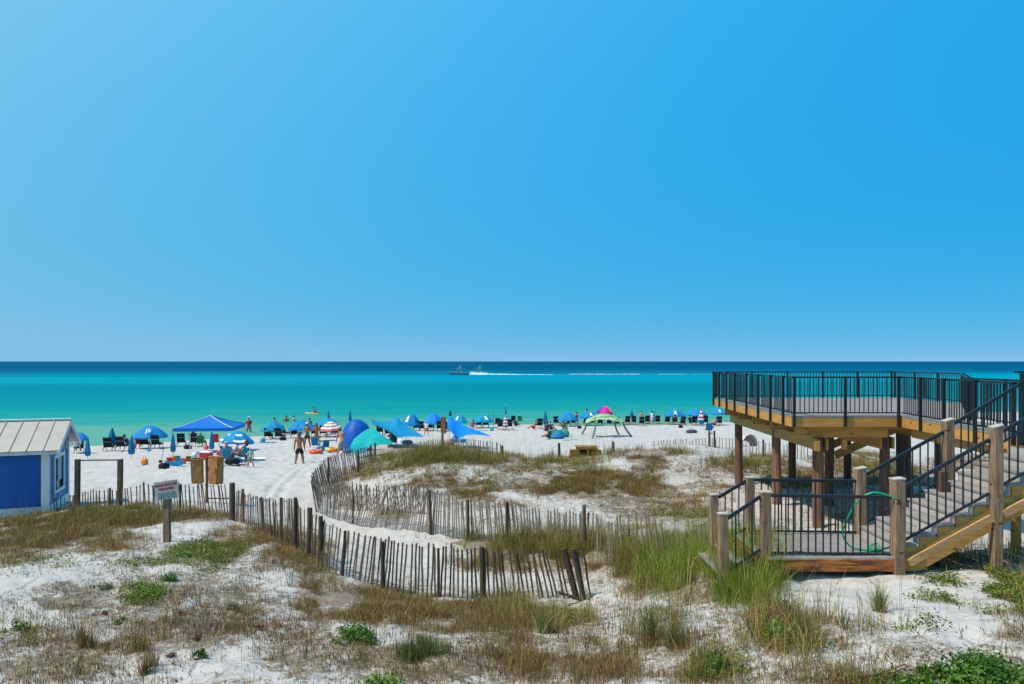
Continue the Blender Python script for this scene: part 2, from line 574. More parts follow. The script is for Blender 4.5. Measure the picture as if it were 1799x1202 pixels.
def ground_px(px, py):
    """points of the ground that lie on the rays of photograph pixels (arrays)"""
    px = np.atleast_1d(np.asarray(px, float))
    py = np.atleast_1d(np.asarray(py, float))
    out = np.zeros((px.size, 3))
    ok = np.zeros(px.size, bool)
    for i in range(0, px.size, 400):
        a = (px[i:i + 400] - CX) / F
        b = (py[i:i + 400] - HY) / F
        X = a[:, None] * _DS[None]
        Y = np.broadcast_to(_DS[None], X.shape)
        hz = Hc(X, Y)
        ray = CZ - b[:, None] * _DS[None]
        below = ray < hz
        idx = below.argmax(1)
        good = below.any(1) & (idx > 0)
        j = np.clip(idx, 1, None)
        r_ = np.arange(len(j))
        g0 = ray[r_, j - 1] - hz[r_, j - 1]
        g1 = ray[r_, j] - hz[r_, j]
        t = g0 / np.maximum(g0 - g1, 1e-9)
        d = _DS[j - 1] + t * (_DS[j] - _DS[j - 1])
        out[i:i + 400, 0] = a * d
        out[i:i + 400, 1] = d
        ok[i:i + 400] = good
    out[:, 2] = H(out[:, 0], out[:, 1])
    return out, ok


# cached height field for ray casting (coarse, base relief only)
_cu = np.linspace(-1.4, 1.5, 420)
_cv = np.linspace(math.log(3 + 7), math.log(135 + 7), 420)
_cy = np.exp(_cv) - 7
_CG = base_h(_cu[None, :] * (_cy[:, None] + 9.0), np.broadcast_to(_cy[:, None], (420, 420))) + CZ


def Hc(x, y):
    u = np.clip((x / (y + 9.0) + 1.4) / 2.9 * 419, 0, 418.999)
    v = np.clip((np.log(y + 7) - _cv[0]) / (_cv[-1] - _cv[0]) * 419, 0, 418.999)
    iu, iv = u.astype(int), v.astype(int)
    fu, fv = u - iu, v - iv
    return (_CG[iv, iu] * (1 - fu) + _CG[iv, iu + 1] * fu) * (1 - fv) + (_CG[iv + 1, iu] * (1 - fu) + _CG[iv + 1, iu + 1] * fu) * fv


def G(px, py):
    p, ok = ground_px([px], [py])
    return Vector(p[0])


def P(px, py, d):
    return Vector(((px - CX) / F * d, d, CZ - (py - HY) / F * d))


def attach_grid(name, X, Y, Z, material, attr=None):
    nr, nc = X.shape
    v = np.stack([X, Y, Z], -1).reshape(-1, 3)
    i = np.arange(nr * nc).reshape(nr, nc)
    q = np.stack([i[:-1, :-1], i[:-1, 1:], i[1:, 1:], i[1:, :-1]], -1).reshape(-1, 4)
    me = bpy.data.meshes.new(name)
    me.vertices.add(len(v))
    me.vertices.foreach_set('co', v.ravel())
    me.loops.add(q.size)
    me.loops.foreach_set('vertex_index', q.ravel())
    me.polygons.add(len(q))
    me.polygons.foreach_set('loop_start', np.arange(0, q.size, 4))
    me.polygons.foreach_set('loop_total', np.full(len(q), 4))
    me.polygons.foreach_set('use_smooth', np.ones(len(q), bool))
    if attr:
        for k, a in attr.items():
            at = me.attributes.new(k, 'FLOAT', 'POINT')
            at.data.foreach_set('value', a.ravel())
    me.update(calc_edges=True)
    me.validate()
    me.materials.append(material)
    return link(name, me)


# vegetation patches, surveyed on the photograph: cx, cy, rx, ry, kind, cover
BLOBS = [
    (60, 940, 115, 26, 'dry', 3.4), (55, 922, 80, 10, 'mix', 1.4), (60, 945, 100, 26, 'red', 1.1), (130, 915, 90, 16, 'dry', 2.4), (180, 908, 130, 17, 'mix', 2.4), (20, 965, 70, 28, 'dry', 1.0), (250, 905, 130, 13, 'dry', 2.2), (330, 906, 80, 12, 'dry', 1.2),
    (180, 965, 42, 18, 'rust', 1.2), (150, 950, 120, 24, 'dry', 0.9), (300, 1060, 200, 60, 'twig', 0.8), (90, 1160, 120, 40, 'twig', 0.9), (720, 1170, 160, 34, 'twig', 1.0), (900, 1140, 120, 30, 'twig', 0.9), (100, 990, 150, 10, 'green', 0.5), (375, 972, 80, 26, 'green', 2.2), (250, 985, 80, 7, 'green', 0.8), (248, 1043, 45, 20, 'green', 1.4),
    (430, 950, 75, 30, 'dry', 0.8), (480, 945, 42, 26, 'dry', 1.1), (530, 965, 55, 35, 'dry', 1.0), (440, 990, 70, 14, 'red', 0.6), (560, 1025, 45, 32, 'mix', 0.9),
    (640, 1062, 130, 34, 'dry', 1.9), (800, 1082, 185, 30, 'dry', 2.1), (760, 1080, 120, 26, 'red', 0.8), (950, 1088, 90, 24, 'mix', 1.0), (1005, 1088, 45, 16, 'green', 0.8), (860, 1060, 190, 16, 'mix', 0.7),
    (60, 1120, 80, 18, 'dry', 0.8), (225, 1140, 60, 22, 'dry', 0.8), (120, 1050, 70, 26, 'twig', 1.0), (330, 1090, 140, 50, 'twig', 0.9), (480, 1110, 90, 32, 'red', 0.55), (560, 1150, 120, 40, 'twig', 0.9),
    (1000, 1158, 160, 45, 'red', 0.9), (1010, 1150, 150, 40, 'dry', 0.7), (1180, 1145, 80, 45, 'red', 0.8), (1140, 1090, 60, 40, 'mix', 0.35), (1250, 1170, 60, 24, 'green', 0.9), (1210, 1180, 110, 24, 'mix', 0.5),
    (1400, 1115, 100, 40, 'mix', 0.8), (1360, 1090, 70, 25, 'dry', 0.8), (1330, 1062, 60, 12, 'green', 0.7), (1365, 1120, 40, 18, 'green', 0.9), (1410, 1130, 60, 20, 'green', 0.6),
    (1250, 1000, 118, 54, 'oat', 3.2), (1315, 1032, 55, 24, 'tall', 3.0), (1235, 1035, 70, 24, 'tall', 2.2), (1165, 1030, 45, 20, 'tall', 1.4), (1290, 1000, 45, 20, 'tall', 2.0), (1255, 1020, 50, 30, 'tall', 2.4), (1290, 985, 60, 30, 'oat', 2.0), (1300, 1000, 70, 45, 'oat', 1.6), (1180, 1005, 50, 48, 'oat', 1.2), (1085, 980, 70, 36, 'oat', 1.8), (1140, 985, 50, 36, 'oat', 1.6), (1080, 985, 65, 30, 'dry', 0.8), (990, 962, 105, 22, 'oat', 1.8), (960, 985, 90, 20, 'mix', 1.5), (1010, 1000, 50, 24, 'dry', 1.4), (870, 955, 80, 16, 'oat', 1.3), (1048, 1012, 26, 18, 'rust', 1.4), (900, 985, 110, 22, 'mix', 0.9), (1150, 1035, 60, 16, 'mix', 0.8),
    (1720, 1030, 100, 36, 'green', 2.4), (1725, 985, 90, 18, 'oat', 0.9), (1650, 985, 35, 30, 'oat', 1.1), (1785, 1075, 40, 50, 'dry', 1.0), (1790, 1050, 50, 50, 'mix', 0.35), (1760, 1060, 60, 30, 'green', 1.4), (1600, 1188, 130, 14, 'green', 1.0), (1500, 1190, 60, 12, 'mix', 0.7), (1500, 1110, 60, 20, 'mix', 0.25), (1440, 1180, 90, 20, 'dry', 0.6), (1640, 1050, 45, 14, 'green', 0.6), (1620, 1105, 50, 12, 'green', 0.4),
    (760, 800, 115, 15, 'oat', 2.2), (700, 815, 55, 16, 'oat', 1.3), (855, 808, 65, 12, 'oat', 2.0), (945, 812, 45, 8, 'oat', 1.3), (1005, 810, 55, 8, 'oat', 1.3), (1100, 797, 45, 8, 'oat', 1.2), (1165, 795, 55, 7, 'oat', 1.2), (640, 832, 30, 14, 'oat', 1.1), (590, 845, 26, 22, 'dry', 0.9), (620, 875, 40, 20, 'dry', 0.4),
    (830, 862, 50, 20, 'red', 1.8), (800, 850, 80, 22, 'mix', 0.4), (900, 826, 50, 10, 'red', 0.6), (740, 820, 90, 14, 'mix', 0.4), (765, 845, 55, 14, 'red', 1.0), (1030, 852, 110, 24, 'dry', 2.2), (1040, 850, 105, 22, 'red', 1.6), (1060, 848, 90, 20, 'mix', 0.9), (1010, 850, 100, 22, 'red', 1.0), (940, 852, 60, 16, 'red', 0.9), (1115, 855, 60, 18, 'mix', 1.4), (980, 820, 80, 6, 'green', 1.0), (1140, 812, 40, 20, 'red', 1.1), (860, 842, 45, 16, 'green', 0.6), (705, 848, 40, 14, 'red', 0.7), (690, 905, 32, 9, 'red', 1.0), (860, 890, 80, 10, 'dry', 0.5), (1200, 905, 80, 7, 'green', 1.2), (1150, 890, 120, 26, 'twig', 0.9), (1220, 890, 90, 30, 'dry', 0.5), (1180, 872, 70, 10, 'dry', 0.6), (1235, 855, 70, 7, 'dry', 0.9), (1290, 812, 55, 10, 'oat', 1.1), (1345, 812, 45, 14, 'oat', 1.2), (1150, 930, 100, 8, 'dry', 0.5), (1200, 960, 60, 12, 'mix', 1.1), (1180, 945, 50, 8, 'rust', 0.9),
    (1500, 812, 75, 22, 'dry', 1.6), (1405, 842, 55, 20, 'dry', 1.6), (1560, 832, 60, 22, 'mix', 1.5), (1480, 840, 90, 20, 'twig', 1.2), (1340, 830, 60, 20, 'mix', 0.7), (1620, 838, 60, 18, 'mix', 0.6), (1700, 812, 80, 14, 'dry', 0.8), (1460, 905, 60, 8, 'mix', 0.5), (1265, 835, 40, 10, 'red', 0.6), (1215, 825, 40, 6, 'red', 0.4),
]

# ground sheet
_rows = np.concatenate([np.linspace(-14, 2, 14)[:-1], np.linspace(2, 5, 20)[:-1], np.geomspace(5, 46, 430)[:-1], np.geomspace(46, 150, 150)])
_t = np.linspace(-1.0, 1.0, 620)
_t = np.sign(_t) * (np.abs(_t) * 0.75 + 0.6 * np.abs(_t) ** 4)
GX = _t[None, :] * (np.maximum(_rows, 0)[:, None] + 6.0)
GY = np.broadcast_to(_rows[:, None], GX.shape).copy()
GZ = H(GX, GY)
# how much plant litter lies on the sand
ppx = CX + GX / np.maximum(GY, 1) * F
ppy = HY + (CZ - GZ) / np.maximum(GY, 1) * F
litter = np.zeros_like(GX)
for (bx, by, rx, ry, kd, cv) in BLOBS:
    q = ((ppx - bx) / (rx * 1.15)) ** 2 + ((ppy - by) / (ry * 1.25)) ** 2
    litter = np.maximum(litter, np.clip(1.35 - q, 0, 1) * min(cv, 1.0) * 0.8)
dn = np.clip((39 - GY) / 4, 0, 1) * np.clip((GZ - (CZ - 4.98)) / 0.1, 0, 1)
litter = np.maximum(litter, 0.50 * dn * np.clip((fbm(GX * 0.5, GY * 0.5, 40, 3) - 0.36) * 4, 0.38, 1))
litter = litter * np.where((GX > 3.9) & (GX < 7.2) & (GY > 8.6) & (GY < 11.7), 0.35, 1.0)
litter = litter * (0.55 + 0.9 * fbm(GX * 1.7, GY * 1.7, 44, 3))

M_SAND = bpy.data.materials.new('white_quartz_sand')
M_SAND.use_nodes = True
n, l = M_SAND.node_tree.nodes, M_SAND.node_tree.links
bs = n['Principled BSDF']
bs.inputs['Roughness'].default_value = 0.95
bs.inputs['Specular IOR Level'].default_value = 0.1
geo = n.new('ShaderNodeNewGeometry')
sep = n.new('ShaderNodeSeparateXYZ')
l.new(geo.outputs['Position'], sep.inputs[0])


def noise(sc, det=4, ro=0.6, vec=None):
    t = n.new('ShaderNodeTexNoise')
    t.inputs['Scale'].default_value = sc
    t.inputs['Detail'].default_value = det
    t.inputs['Roughness'].default_value = ro
    l.new(vec if vec is not None else geo.outputs['Position'], t.inputs['Vector'])
    return t.outputs['Fac']


def ramp(src, p0, p1, c0=(0, 0, 0, 1), c1=(1, 1, 1, 1)):
    r_ = n.new('ShaderNodeValToRGB')
    r_.color_ramp.elements[0].position = p0
    r_.color_ramp.elements[1].position = p1
    r_.color_ramp.elements[0].color = c0
    r_.color_ramp.elements[1].color = c1
    l.new(src, r_.inputs['Fac'])
    return r_.outputs['Color']


def mixc(fac, a, b):
    m_ = n.new('ShaderNodeMix')
    m_.data_type = 'RGBA'
    for nm, s_ in (('Factor', fac), ('A', a), ('B', b)):
        sock = [k for k in m_.inputs if k.name == nm and (k.type == 'RGBA' or nm == 'Factor')][0]
        if isinstance(s_, (tuple, float)):
            sock.default_value = s_
        else:
            l.new(s_, sock)
    return [k for k in m_.outputs if k.type == 'RGBA'][0]


def mathn(op, a, b=None, clamp=False):
    m_ = n.new('ShaderNodeMath')
    m_.operation = op
    m_.use_clamp = clamp
    for i_, s_ in enumerate((a, b)):
        if s_ is None:
            continue
        if isinstance(s_, (int, float)):
            m_.inputs[i_].default_value = s_
        else:
            l.new(s_, m_.inputs[i_])
    return m_.outputs[0]


sandc = ramp(noise(1.3, 5), 0.3, 0.75, (0.425, 0.40, 0.39, 1), (0.515, 0.49, 0.48, 1))
sandc = mixc(mathn('MULTIPLY', ramp(noise(3.6, 6, 0.7), 0.46, 0.66), 0.42), sandc, (0.355, 0.33, 0.315, 1.0))
att = n.new('ShaderNodeAttribute')
att.attribute_name = 'litter'
ln1 = noise(7.0, 7, 0.72)
ln2 = noise(42.0, 3, 0.7)
lm = mathn('ADD', mathn('MULTIPLY', ln1, 0.62), mathn('MULTIPLY', ln2, 0.38))
lm = mathn('DIVIDE', mathn('SUBTRACT', lm, mathn('SUBTRACT', 0.61, mathn('MULTIPLY', att.outputs['Fac'], 0.25))), 0.06, True)
lm = mathn('MULTIPLY', lm, 0.88)
litc = ramp(noise(5.0, 4), 0.3, 0.7, (0.085, 0.065, 0.042, 1), (0.24, 0.185, 0.125, 1))
c_ = mixc(lm, sandc, litc)
# fine dark grains and shell bits
sp = ramp(noise(26.0, 2, 0.5), 0.66, 0.72)
c_ = mixc(mathn('MULTIPLY', sp, 0.35), c_, (0.24, 0.20, 0.17, 1.0))
# wet strip at the water line
wet = n.new('ShaderNodeMapRange')
wet.inputs['From Min'].default_value = 0.16
wet.inputs['From Max'].default_value = 0.04
l.new(sep.outputs['Z'], wet.inputs['Value'])
c_ = mixc(wet.outputs[0], c_, (0.40, 0.37, 0.33, 1.0))
l.new(c_, bs.inputs['Base Color'])
bp = n.new('ShaderNodeBump')
bp.inputs['Strength'].default_value = 0.55
bp.inputs['Distance'].default_value = 0.05
l.new(mathn('ADD', noise(6.0, 5, 0.65), mathn('MULTIPLY', noise(1.9, 3), 1.2)), bp.inputs['Height'])
l.new(bp.outputs['Normal'], bs.inputs['Normal'])
ground = attach_grid('ground', GX, GY, GZ, M_SAND, {'litter': litter})
ground['kind'] = 'structure'

# ------------------------------------------------------------------ sea
M_SEA = bpy.data.materials.new('sea_water')
M_SEA.use_nodes = True
n, l = M_SEA.node_tree.nodes, M_SEA.node_tree.links
n.remove(n['Principled BSDF'])
geo = n.new('ShaderNodeNewGeometry')
sep = n.new('ShaderNodeSeparateXYZ')
l.new(geo.outputs['Position'], sep.inputs[0])
mpw = n.new('ShaderNodeMapping')
mpw.inputs['Scale'].default_value = (0.0035, 0.012, 0.0)
l.new(geo.outputs['Position'], mpw.inputs['Vector'])
w1 = noise(1.0, 3, 0.5, mpw.outputs[0])
mpb = n.new('ShaderNodeMapping')
mpb.inputs['Scale'].default_value = (0.03, 0.16, 0.0)
l.new(geo.outputs['Position'], mpb.inputs['Vector'])
w2 = noise(1.0, 4, 0.6, mpb.outputs[0])
# offshore distance: shore runs further out to the right; depth grows with it
yy = mathn('SUBTRACT', sep.outputs['Y'], mathn('MULTIPLY', sep.outputs['X'], 0.10))
inv = mathn('DIVIDE', 90.0, mathn('MAXIMUM', yy, 30.0))
inv = mathn('MULTIPLY', inv, mathn('ADD', 0.74, mathn('MULTIPLY', w1, 0.52)))
mpc = n.new('ShaderNodeMapping')
mpc.inputs['Scale'].default_value = (0.05, 0.55, 0.0)
mpc.inputs['Rotation'].default_value = (0, 0, -0.12)
l.new(geo.outputs['Position'], mpc.inputs['Vector'])
w3 = noise(1.0, 5, 0.65, mpc.outputs[0])
inv = mathn('ADD', inv, mathn('MULTIPLY', mathn('SUBTRACT', w2, 0.5), mathn('MULTIPLY', inv, 0.42)))
inv = mathn('ADD', inv, mathn('MULTIPLY', mathn('SUBTRACT', w3, 0.5), mathn('MULTIPLY', inv, 0.30)))
cr = n.new('ShaderNodeValToRGB')
l.new(inv, cr.inputs['Fac'])
els = cr.color_ramp.elements
stops = [(0.0, (0.000, 0.066, 0.150)), (0.10, (0.000, 0.066, 0.165)), (0.15, (0.000, 0.095, 0.200)), (0.20, (0.000, 0.165, 0.280)), (0.25, (0.000, 0.265, 0.375)), (0.31, (0.000, 0.245, 0.335)), (0.37, (0.000, 0.185, 0.260)), (0.56, (0.000, 0.215, 0.262)), (0.76, (0.006, 0.258, 0.268)), (0.90, (0.045, 0.297, 0.255)), (1.0, (0.11, 0.33, 0.255))]
els[0].position, els[0].color = stops[0][0], (*stops[0][1], 1)
els[1].position, els[1].color = stops[-1][0], (*stops[-1][1], 1)
for p_, c4 in stops[1:-1]:
    e = els.new(p_)
    e.color = (*c4, 1)
mpr = n.new('ShaderNodeMapping')
mpr.inputs['Scale'].default_value = (0.5, 1.3, 0.0)
l.new(geo.outputs['Position'], mpr.inputs['Vector'])
rip = noise(1.0, 5, 0.65, mpr.outputs[0])
bp = n.new('ShaderNodeBump')
bp.inputs['Strength'].default_value = 0.5
bp.inputs['Distance'].default_value = 0.25
l.new(rip, bp.inputs['Height'])
df = n.new('ShaderNodeBsdfDiffuse')
l.new(mixc(mathn('MULTIPLY', ramp(rip, 0.35, 0.7), 0.34), cr.outputs['Color'], (0.0, 0.13, 0.17, 1.0)), df.inputs['Color'])
l.new(bp.outputs['Normal'], df.inputs['Normal'])
gl = n.new('ShaderNodeBsdfGlossy')
gl.inputs['Roughness'].default_value = 0.25
gl.inputs['Color'].default_value = (0.8, 0.9, 1, 1)
l.new(bp.outputs['Normal'], gl.inputs['Normal'])
mxs = n.new('ShaderNodeMixShader')
mxs.inputs['Fac'].default_value = 0.03
l.new(df.outputs[0], mxs.inputs[1])
l.new(gl.outputs[0], mxs.inputs[2])
l.new(mxs.outputs[0], n['Material Output'].inputs['Surface'])
sx = np.array([-60000, -8000, -1500, -500, -150, 0, 150, 500, 1500, 8000, 60000.])
sy = np.array([45, 70, 100, 150, 250, 500, 1200, 4000, 15000, 70000.])
SX, SY = np.meshgrid(sx, sy)
sea = attach_grid('sea', SX, SY, SX * 0, M_SEA)
sea['kind'] = 'structure'
#@@PART2
# ------------------------------------------------------------------ viewing deck
def zr(z):
    return CZ + z


DK = zr(-1.45)                   # deck level
RT = zr(-0.40)                   # top of the deck rail
DP = [(7.40, 19.60), (10.32, 19.63), (9.72, 14.2), (9.05, 13.25), (9.05, 11.4), (10.9, 11.4), (10.9, 13.9), (11.3, 18.3), (15.5, 25.5), (15.3, 29.7), (7.97, 29.2)]
deck = thing('viewing_deck', 'tall wooden viewing deck on round pilings with black metal railing above the dune', 'deck', (11, 22, zr(-4.6)))


def poly_slab(mb, pts, z0, z1):
    k = len(pts)
    vv = [(x, y, z0) for x, y in pts] + [(x, y, z1) for x, y in pts]
    ff = [tuple(reversed(range(k))), tuple(range(k, 2 * k))] + [(i, (i + 1) % k, (i + 1) % k + k, i + k) for i in range(k)]
    mb.add(vv, ff)


mb = MB()
poly_slab(mb, DP, DK - 0.045, DK)
mb.build('deck_floor', M_COMP, deck, world=True)

ME_BAL = MB().box((0, 0, 0.45), (0.019, 0.019, 0.90)).mesh('baluster', M_METAL)
ME_BALS = MB().box((0, 0, 0.40), (0.019, 0.019, 0.80)).mesh('baluster', M_METAL)
ME_RPOST = MB().box((0, 0, 0.66), (0.062, 0.062, 1.32)).box((0, 0, 1.33), (0.075, 0.075, 0.02)).mesh('rail_post', M_METAL)


def inset(pts, a):
    c = Vector((11.5, 24))
    return pts


def deck_edge(p, q, posts, fascia=True, rail=True, off=0.0):
    p, q = Vector((*p, 0)), Vector((*q, 0))
    d = (q - p)
    L = d.length
    d.normalize()
    nrm = Vector((d.y, -d.x, 0))           # outward for a counter-clockwise outline
    org = ORG[deck.name]
    if fascia:
        k = max(1, int(round(L / 3.6)))
        for i in range(k):
            a = p + d * (L * i / k + 0.003) - nrm * 0.022
            b = p + d * (L * (i + 1) / k - 0.003) - nrm * 0.022
            MB().bar(a + Vector((0, 0, DK - 0.168)), b + Vector((0, 0, DK - 0.168)), 0.038, 0.238).build('fascia_board', M_PINE, deck, world=True)
    if rail:
        off_ = nrm * -0.03
        pan = MB()
        pan.bar(p + off_ + Vector((0, 0, RT - 0.022)), q + off_ + Vector((0, 0, RT - 0.022)), 0.055, 0.044)
        panel = pan.build('railing', M_METAL, deck, world=True)
        lo = MB()
        lo.bar(p + off_ + Vector((0, 0, DK + 0.085)), q + off_ + Vector((0, 0, DK + 0.085)), 0.032, 0.032)
        lo.build('bottom_rail', M_METAL, panel, world=True)
        nb = int(L / 0.118)
        for i in range(1, nb):
            c = p + off_ + d * (L * i / nb)
            if min(abs((L * i / nb) - t) for t in posts) < 0.05:
                continue
            link('baluster', ME_BAL, panel, (c.x - org.x, c.y - org.y, DK + 0.1 - org.z), (0, 0, math.atan2(d.y, d.x)))
        for t in posts:
            c = p + nrm * 0.034 + d * t
            link('rail_post', ME_RPOST, panel, (c.x - org.x, c.y - org.y, DK - 0.285 - org.z), (0, 0, math.atan2(d.y, d.x)))


A_, B_, W_, TL, TL2, TR2, TR, S_, Rr, Rf, Lf = DP
deck_edge(A_, B_, [0.06, 1.42, 2.84])
deck_edge(B_, W_, [1.25, 2.5, 3.9, 5.35])
deck_edge(TR, S_, [0.05, 1.5, 2.9, 4.35])
deck_edge(S_, Rr, [1.4, 2.8, 4.2, 5.6, 7.0, 8.3])
deck_edge(Rr, Rf, [0.05, 1.4, 2.8, 4.15])
deck_edge(Rf, Lf, [0.05, 1.45, 2.9, 4.35, 5.8, 7.28])
deck_edge(Lf, A_, [0.05, 1.1, 2.3, 3.5, 5.1, 6.5, 7.8, 9.0])
deck_edge(W_, TL, [], rail=False)
# joists, girders, pilings
for Y in (20.0, 22.3, 24.3, 26.3, 28.3):
    xl = 7.62 + (Y - 19.6) * 0.06
    xr = 10.15 if Y < 20.1 else (12.2 if Y < 23 else 15.0)
    MB().box(((xl + xr) / 2, Y, DK - 0.45), (xr - xl, 0.09 if Y > 20.1 else 0.045, 0.31)).build('joist', M_PINE2, deck, world=True)
for k in range(1, 5):
    Y = 20.0 + k * 2.0
for xg in (8.12, 8.42):
    MB().bar((xg, 19.75, DK - 0.77), (xg + 0.45, 29.0, DK - 0.77), 0.05, 0.31).build('girder', M_PINE2, deck, world=True)
for xg in (10.02, 10.36):
    MB().bar((xg, 20.08, DK - 0.77), (xg + 0.35, 29.0, DK - 0.77), 0.05, 0.31).build('girder', M_PINE2, deck, world=True)
for xg in (12.75, 13.05):
    MB().bar((xg, 23.0, DK - 0.77), (xg + 0.2, 29.2, DK - 0.77), 0.05, 0.31).build('girder', M_PINE2, deck, world=True)
# walkway beams
MB().bar((10.1, 14.0, DK - 0.42), (10.5, 19.4, DK - 0.42), 0.05, 0.25).build('girder', M_PINE2, deck, world=True)
MB().bar((9.62, 13.95, DK - 0.62), (11.0, 13.95, DK - 0.62), 0.05, 0.25).build('girder', M_PINE2, deck, world=True)
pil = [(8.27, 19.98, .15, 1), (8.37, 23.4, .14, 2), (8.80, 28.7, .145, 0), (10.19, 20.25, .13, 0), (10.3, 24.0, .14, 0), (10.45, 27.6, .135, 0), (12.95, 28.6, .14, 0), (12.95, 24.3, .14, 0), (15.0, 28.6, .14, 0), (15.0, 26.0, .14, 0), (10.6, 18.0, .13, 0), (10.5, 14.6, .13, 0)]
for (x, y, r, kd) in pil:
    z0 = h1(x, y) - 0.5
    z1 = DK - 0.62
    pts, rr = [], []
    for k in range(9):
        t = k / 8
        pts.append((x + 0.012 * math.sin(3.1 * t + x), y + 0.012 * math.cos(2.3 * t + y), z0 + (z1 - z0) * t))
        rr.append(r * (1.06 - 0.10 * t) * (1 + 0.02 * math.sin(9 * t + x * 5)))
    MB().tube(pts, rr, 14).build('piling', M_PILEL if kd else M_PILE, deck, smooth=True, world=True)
# yellow lumber blocks hung beside the near piling
for x, y in ((8.12, 19.70), (9.0, 20.05)):
    MB().box((x, y, DK - 0.80), (0.13, 0.09, 0.27)).build('beam_block', M_PINE, deck, world=True)
# stair down to the beach behind the deck
MB().bar((11.0, 25.2, DK - 1.75), (14.2, 25.2, DK - 0.35), 0.05, 0.27).build('beach_stair_stringer', M_PINE2, deck, world=True)
MB().bar((11.0, 26.5, DK - 1.75), (14.2, 26.5, DK - 0.35), 0.05, 0.27).build('beach_stair_stringer', M_PINE2, deck, world=True)

# ------------------------------------------------------------------ staircase
YN, YF = 11.60, 13.05
PZ = zr(-3.04)                  # platform level
stairs = thing('dune_staircase', 'grey board staircase with weathered square posts and black handrails climbing to the deck', 'stairs', (6, 12.3, zr(-3.4)))
so = ORG[stairs.name]
# platform boards run front to back
x = 3.90
k = 0
while x < 6.10:
    MB().box((x + 0.068, (YN + YF) / 2, PZ - 0.018 + rnd.uniform(-0.003, 0.003)), (0.134, YF - YN + 0.12, 0.034)).build('platform_board', M_COMP, stairs, world=True)
    x += 0.14
MB().box((5.0, YN - 0.075, PZ - 0.135), (2.02, 0.04, 0.185)).build('skirt_board', M_SKIRT, stairs, world=True)
MB().box((5.0, YN - 0.06, PZ - 0.026), (2.06, 0.05, 0.04)).build('edge_trim', M_RISER, stairs, world=True)
MB().box((5.0, YF + 0.075, PZ - 0.135), (2.02, 0.04, 0.185)).build('skirt_board', M_SKIRT, stairs, world=True)
MB().box((3.86, (YN + YF) / 2, PZ - 0.175), (0.04, YF - YN, 0.26)).build('skirt_board', M_SKIRT, stairs, world=True)
# steps
NS, RUN, RISE = 10, 0.288, (DK - PZ) / 10
X0 = 6.10
for i in range(NS):
    zt = PZ + RISE * (i + 1)
    xs = X0 + RUN * i
    MB().box((xs + 0.012, (YN + YF) / 2, zt - RISE / 2 - 0.02), (0.02, YF - YN - 0.14, RISE - 0.035)).build('riser', M_RISER, stairs, world=True)
    if i < NS - 1:
        for j in range(2):
            MB().box((xs + 0.055 + j * 0.145, (YN + YF) / 2, zt - 0.018), (0.14, YF - YN - 0.06, 0.034)).build('tread_board', M_COMP, stairs, world=True)
# saw-tooth stringers
for ys, ww in ((YN + 0.045, 0.045), (YF - 0.045, 0.045)):
    mb = MB()
    for i in range(NS):
        xs = X0 + RUN * i
        zt = PZ + RISE * (i + 1) - 0.037
        xa, xb = xs + 0.024, xs + RUN + (0.024 if i < NS - 1 else 0)
        def zb(xx):
            return PZ - 0.42 + (xx - X0) * RISE / RUN
        vv = []
        for y in (ys - ww / 2, ys + ww / 2):
            vv += [(xa, y, max(zb(xa), PZ - 0.26)), (xb, y, max(zb(xb), PZ - 0.26)), (xb, y, zt), (xa, y, zt)]
        mb.add(vv, [(0, 1, 2, 3), (7, 6, 5, 4), (0, 4, 5, 1), (1, 5, 6, 2), (2, 6, 7, 3), (3, 7, 4, 0)])
    mb.build('stringer', M_PINE2, stairs, world=True)
# pale diagonal board nailed along the outside
MB().bar((6.17, YN - 0.085, PZ - 0.10), (7.46, YN - 0.085, PZ + 0.60), 0.045, 0.115).build('diagonal_board', M_RAILW, stairs, world=True)
MB().bar((7.64, YN - 0.085, PZ + 0.66), (9.2, YN - 0.085, PZ + 1.48), 0.045, 0.115).build('diagonal_board', M_RAILW, stairs, world=True)


def timber_post(name, x, y, ztop, w, material, parent, base=None, cap=True, tw=0.0, slope=0.05):
    z0 = (h1(x, y) - 0.35) if base is None else base
    mb = MB()
    n_ = 7
    rows = []
    ch = w * 0.10
    hw = w / 2
    prof = [(-hw + ch, -hw), (hw - ch, -hw), (hw, -hw + ch), (hw, hw - ch), (hw - ch, hw), (-hw + ch, hw), (-hw, hw - ch), (-hw, -hw + ch)]
    b = 0
    vv = []
    for k in range(n_):
        t = k / (n_ - 1)
        z = z0 + (ztop - z0) * t
        a = tw * t
        for (px_, py_) in prof:
            kx = 1 + 0.012 * math.sin(5 * t + px_ * 40 + x)
            xx = px_ * kx * math.cos(a) - py_ * math.sin(a)
            yy_ = px_ * math.sin(a) + py_ * kx * math.cos(a)
            vv.append((x + xx + 0.006 * math.sin(4 * t + y), y + yy_, z + (slope * xx if k == n_ - 1 else 0)))
    ff = []
    for k in range(n_ - 1):
        for q in range(8):
            ff.append((k * 8 + q, k * 8 + (q + 1) % 8, (k + 1) * 8 + (q + 1) % 8, (k + 1) * 8 + q))
    ff.append(tuple((n_ - 1) * 8 + q for q in range(8)))
    ff.append(tuple(reversed(range(8))))
    mb.add(vv, ff)
    o = mb.build(name, material, parent, world=True)
    if cap:
        c = MB()
        hc = w / 2 + 0.004
        ang = tw
        rt = Matrix.Rotation(-math.atan(slope), 3, 'Y')
        c.box((x, y, ztop + 0.016), (hc * 2, hc * 2, 0.022), rt)
        c.build('post_cap', M_CAP, o, world=True)
    return o


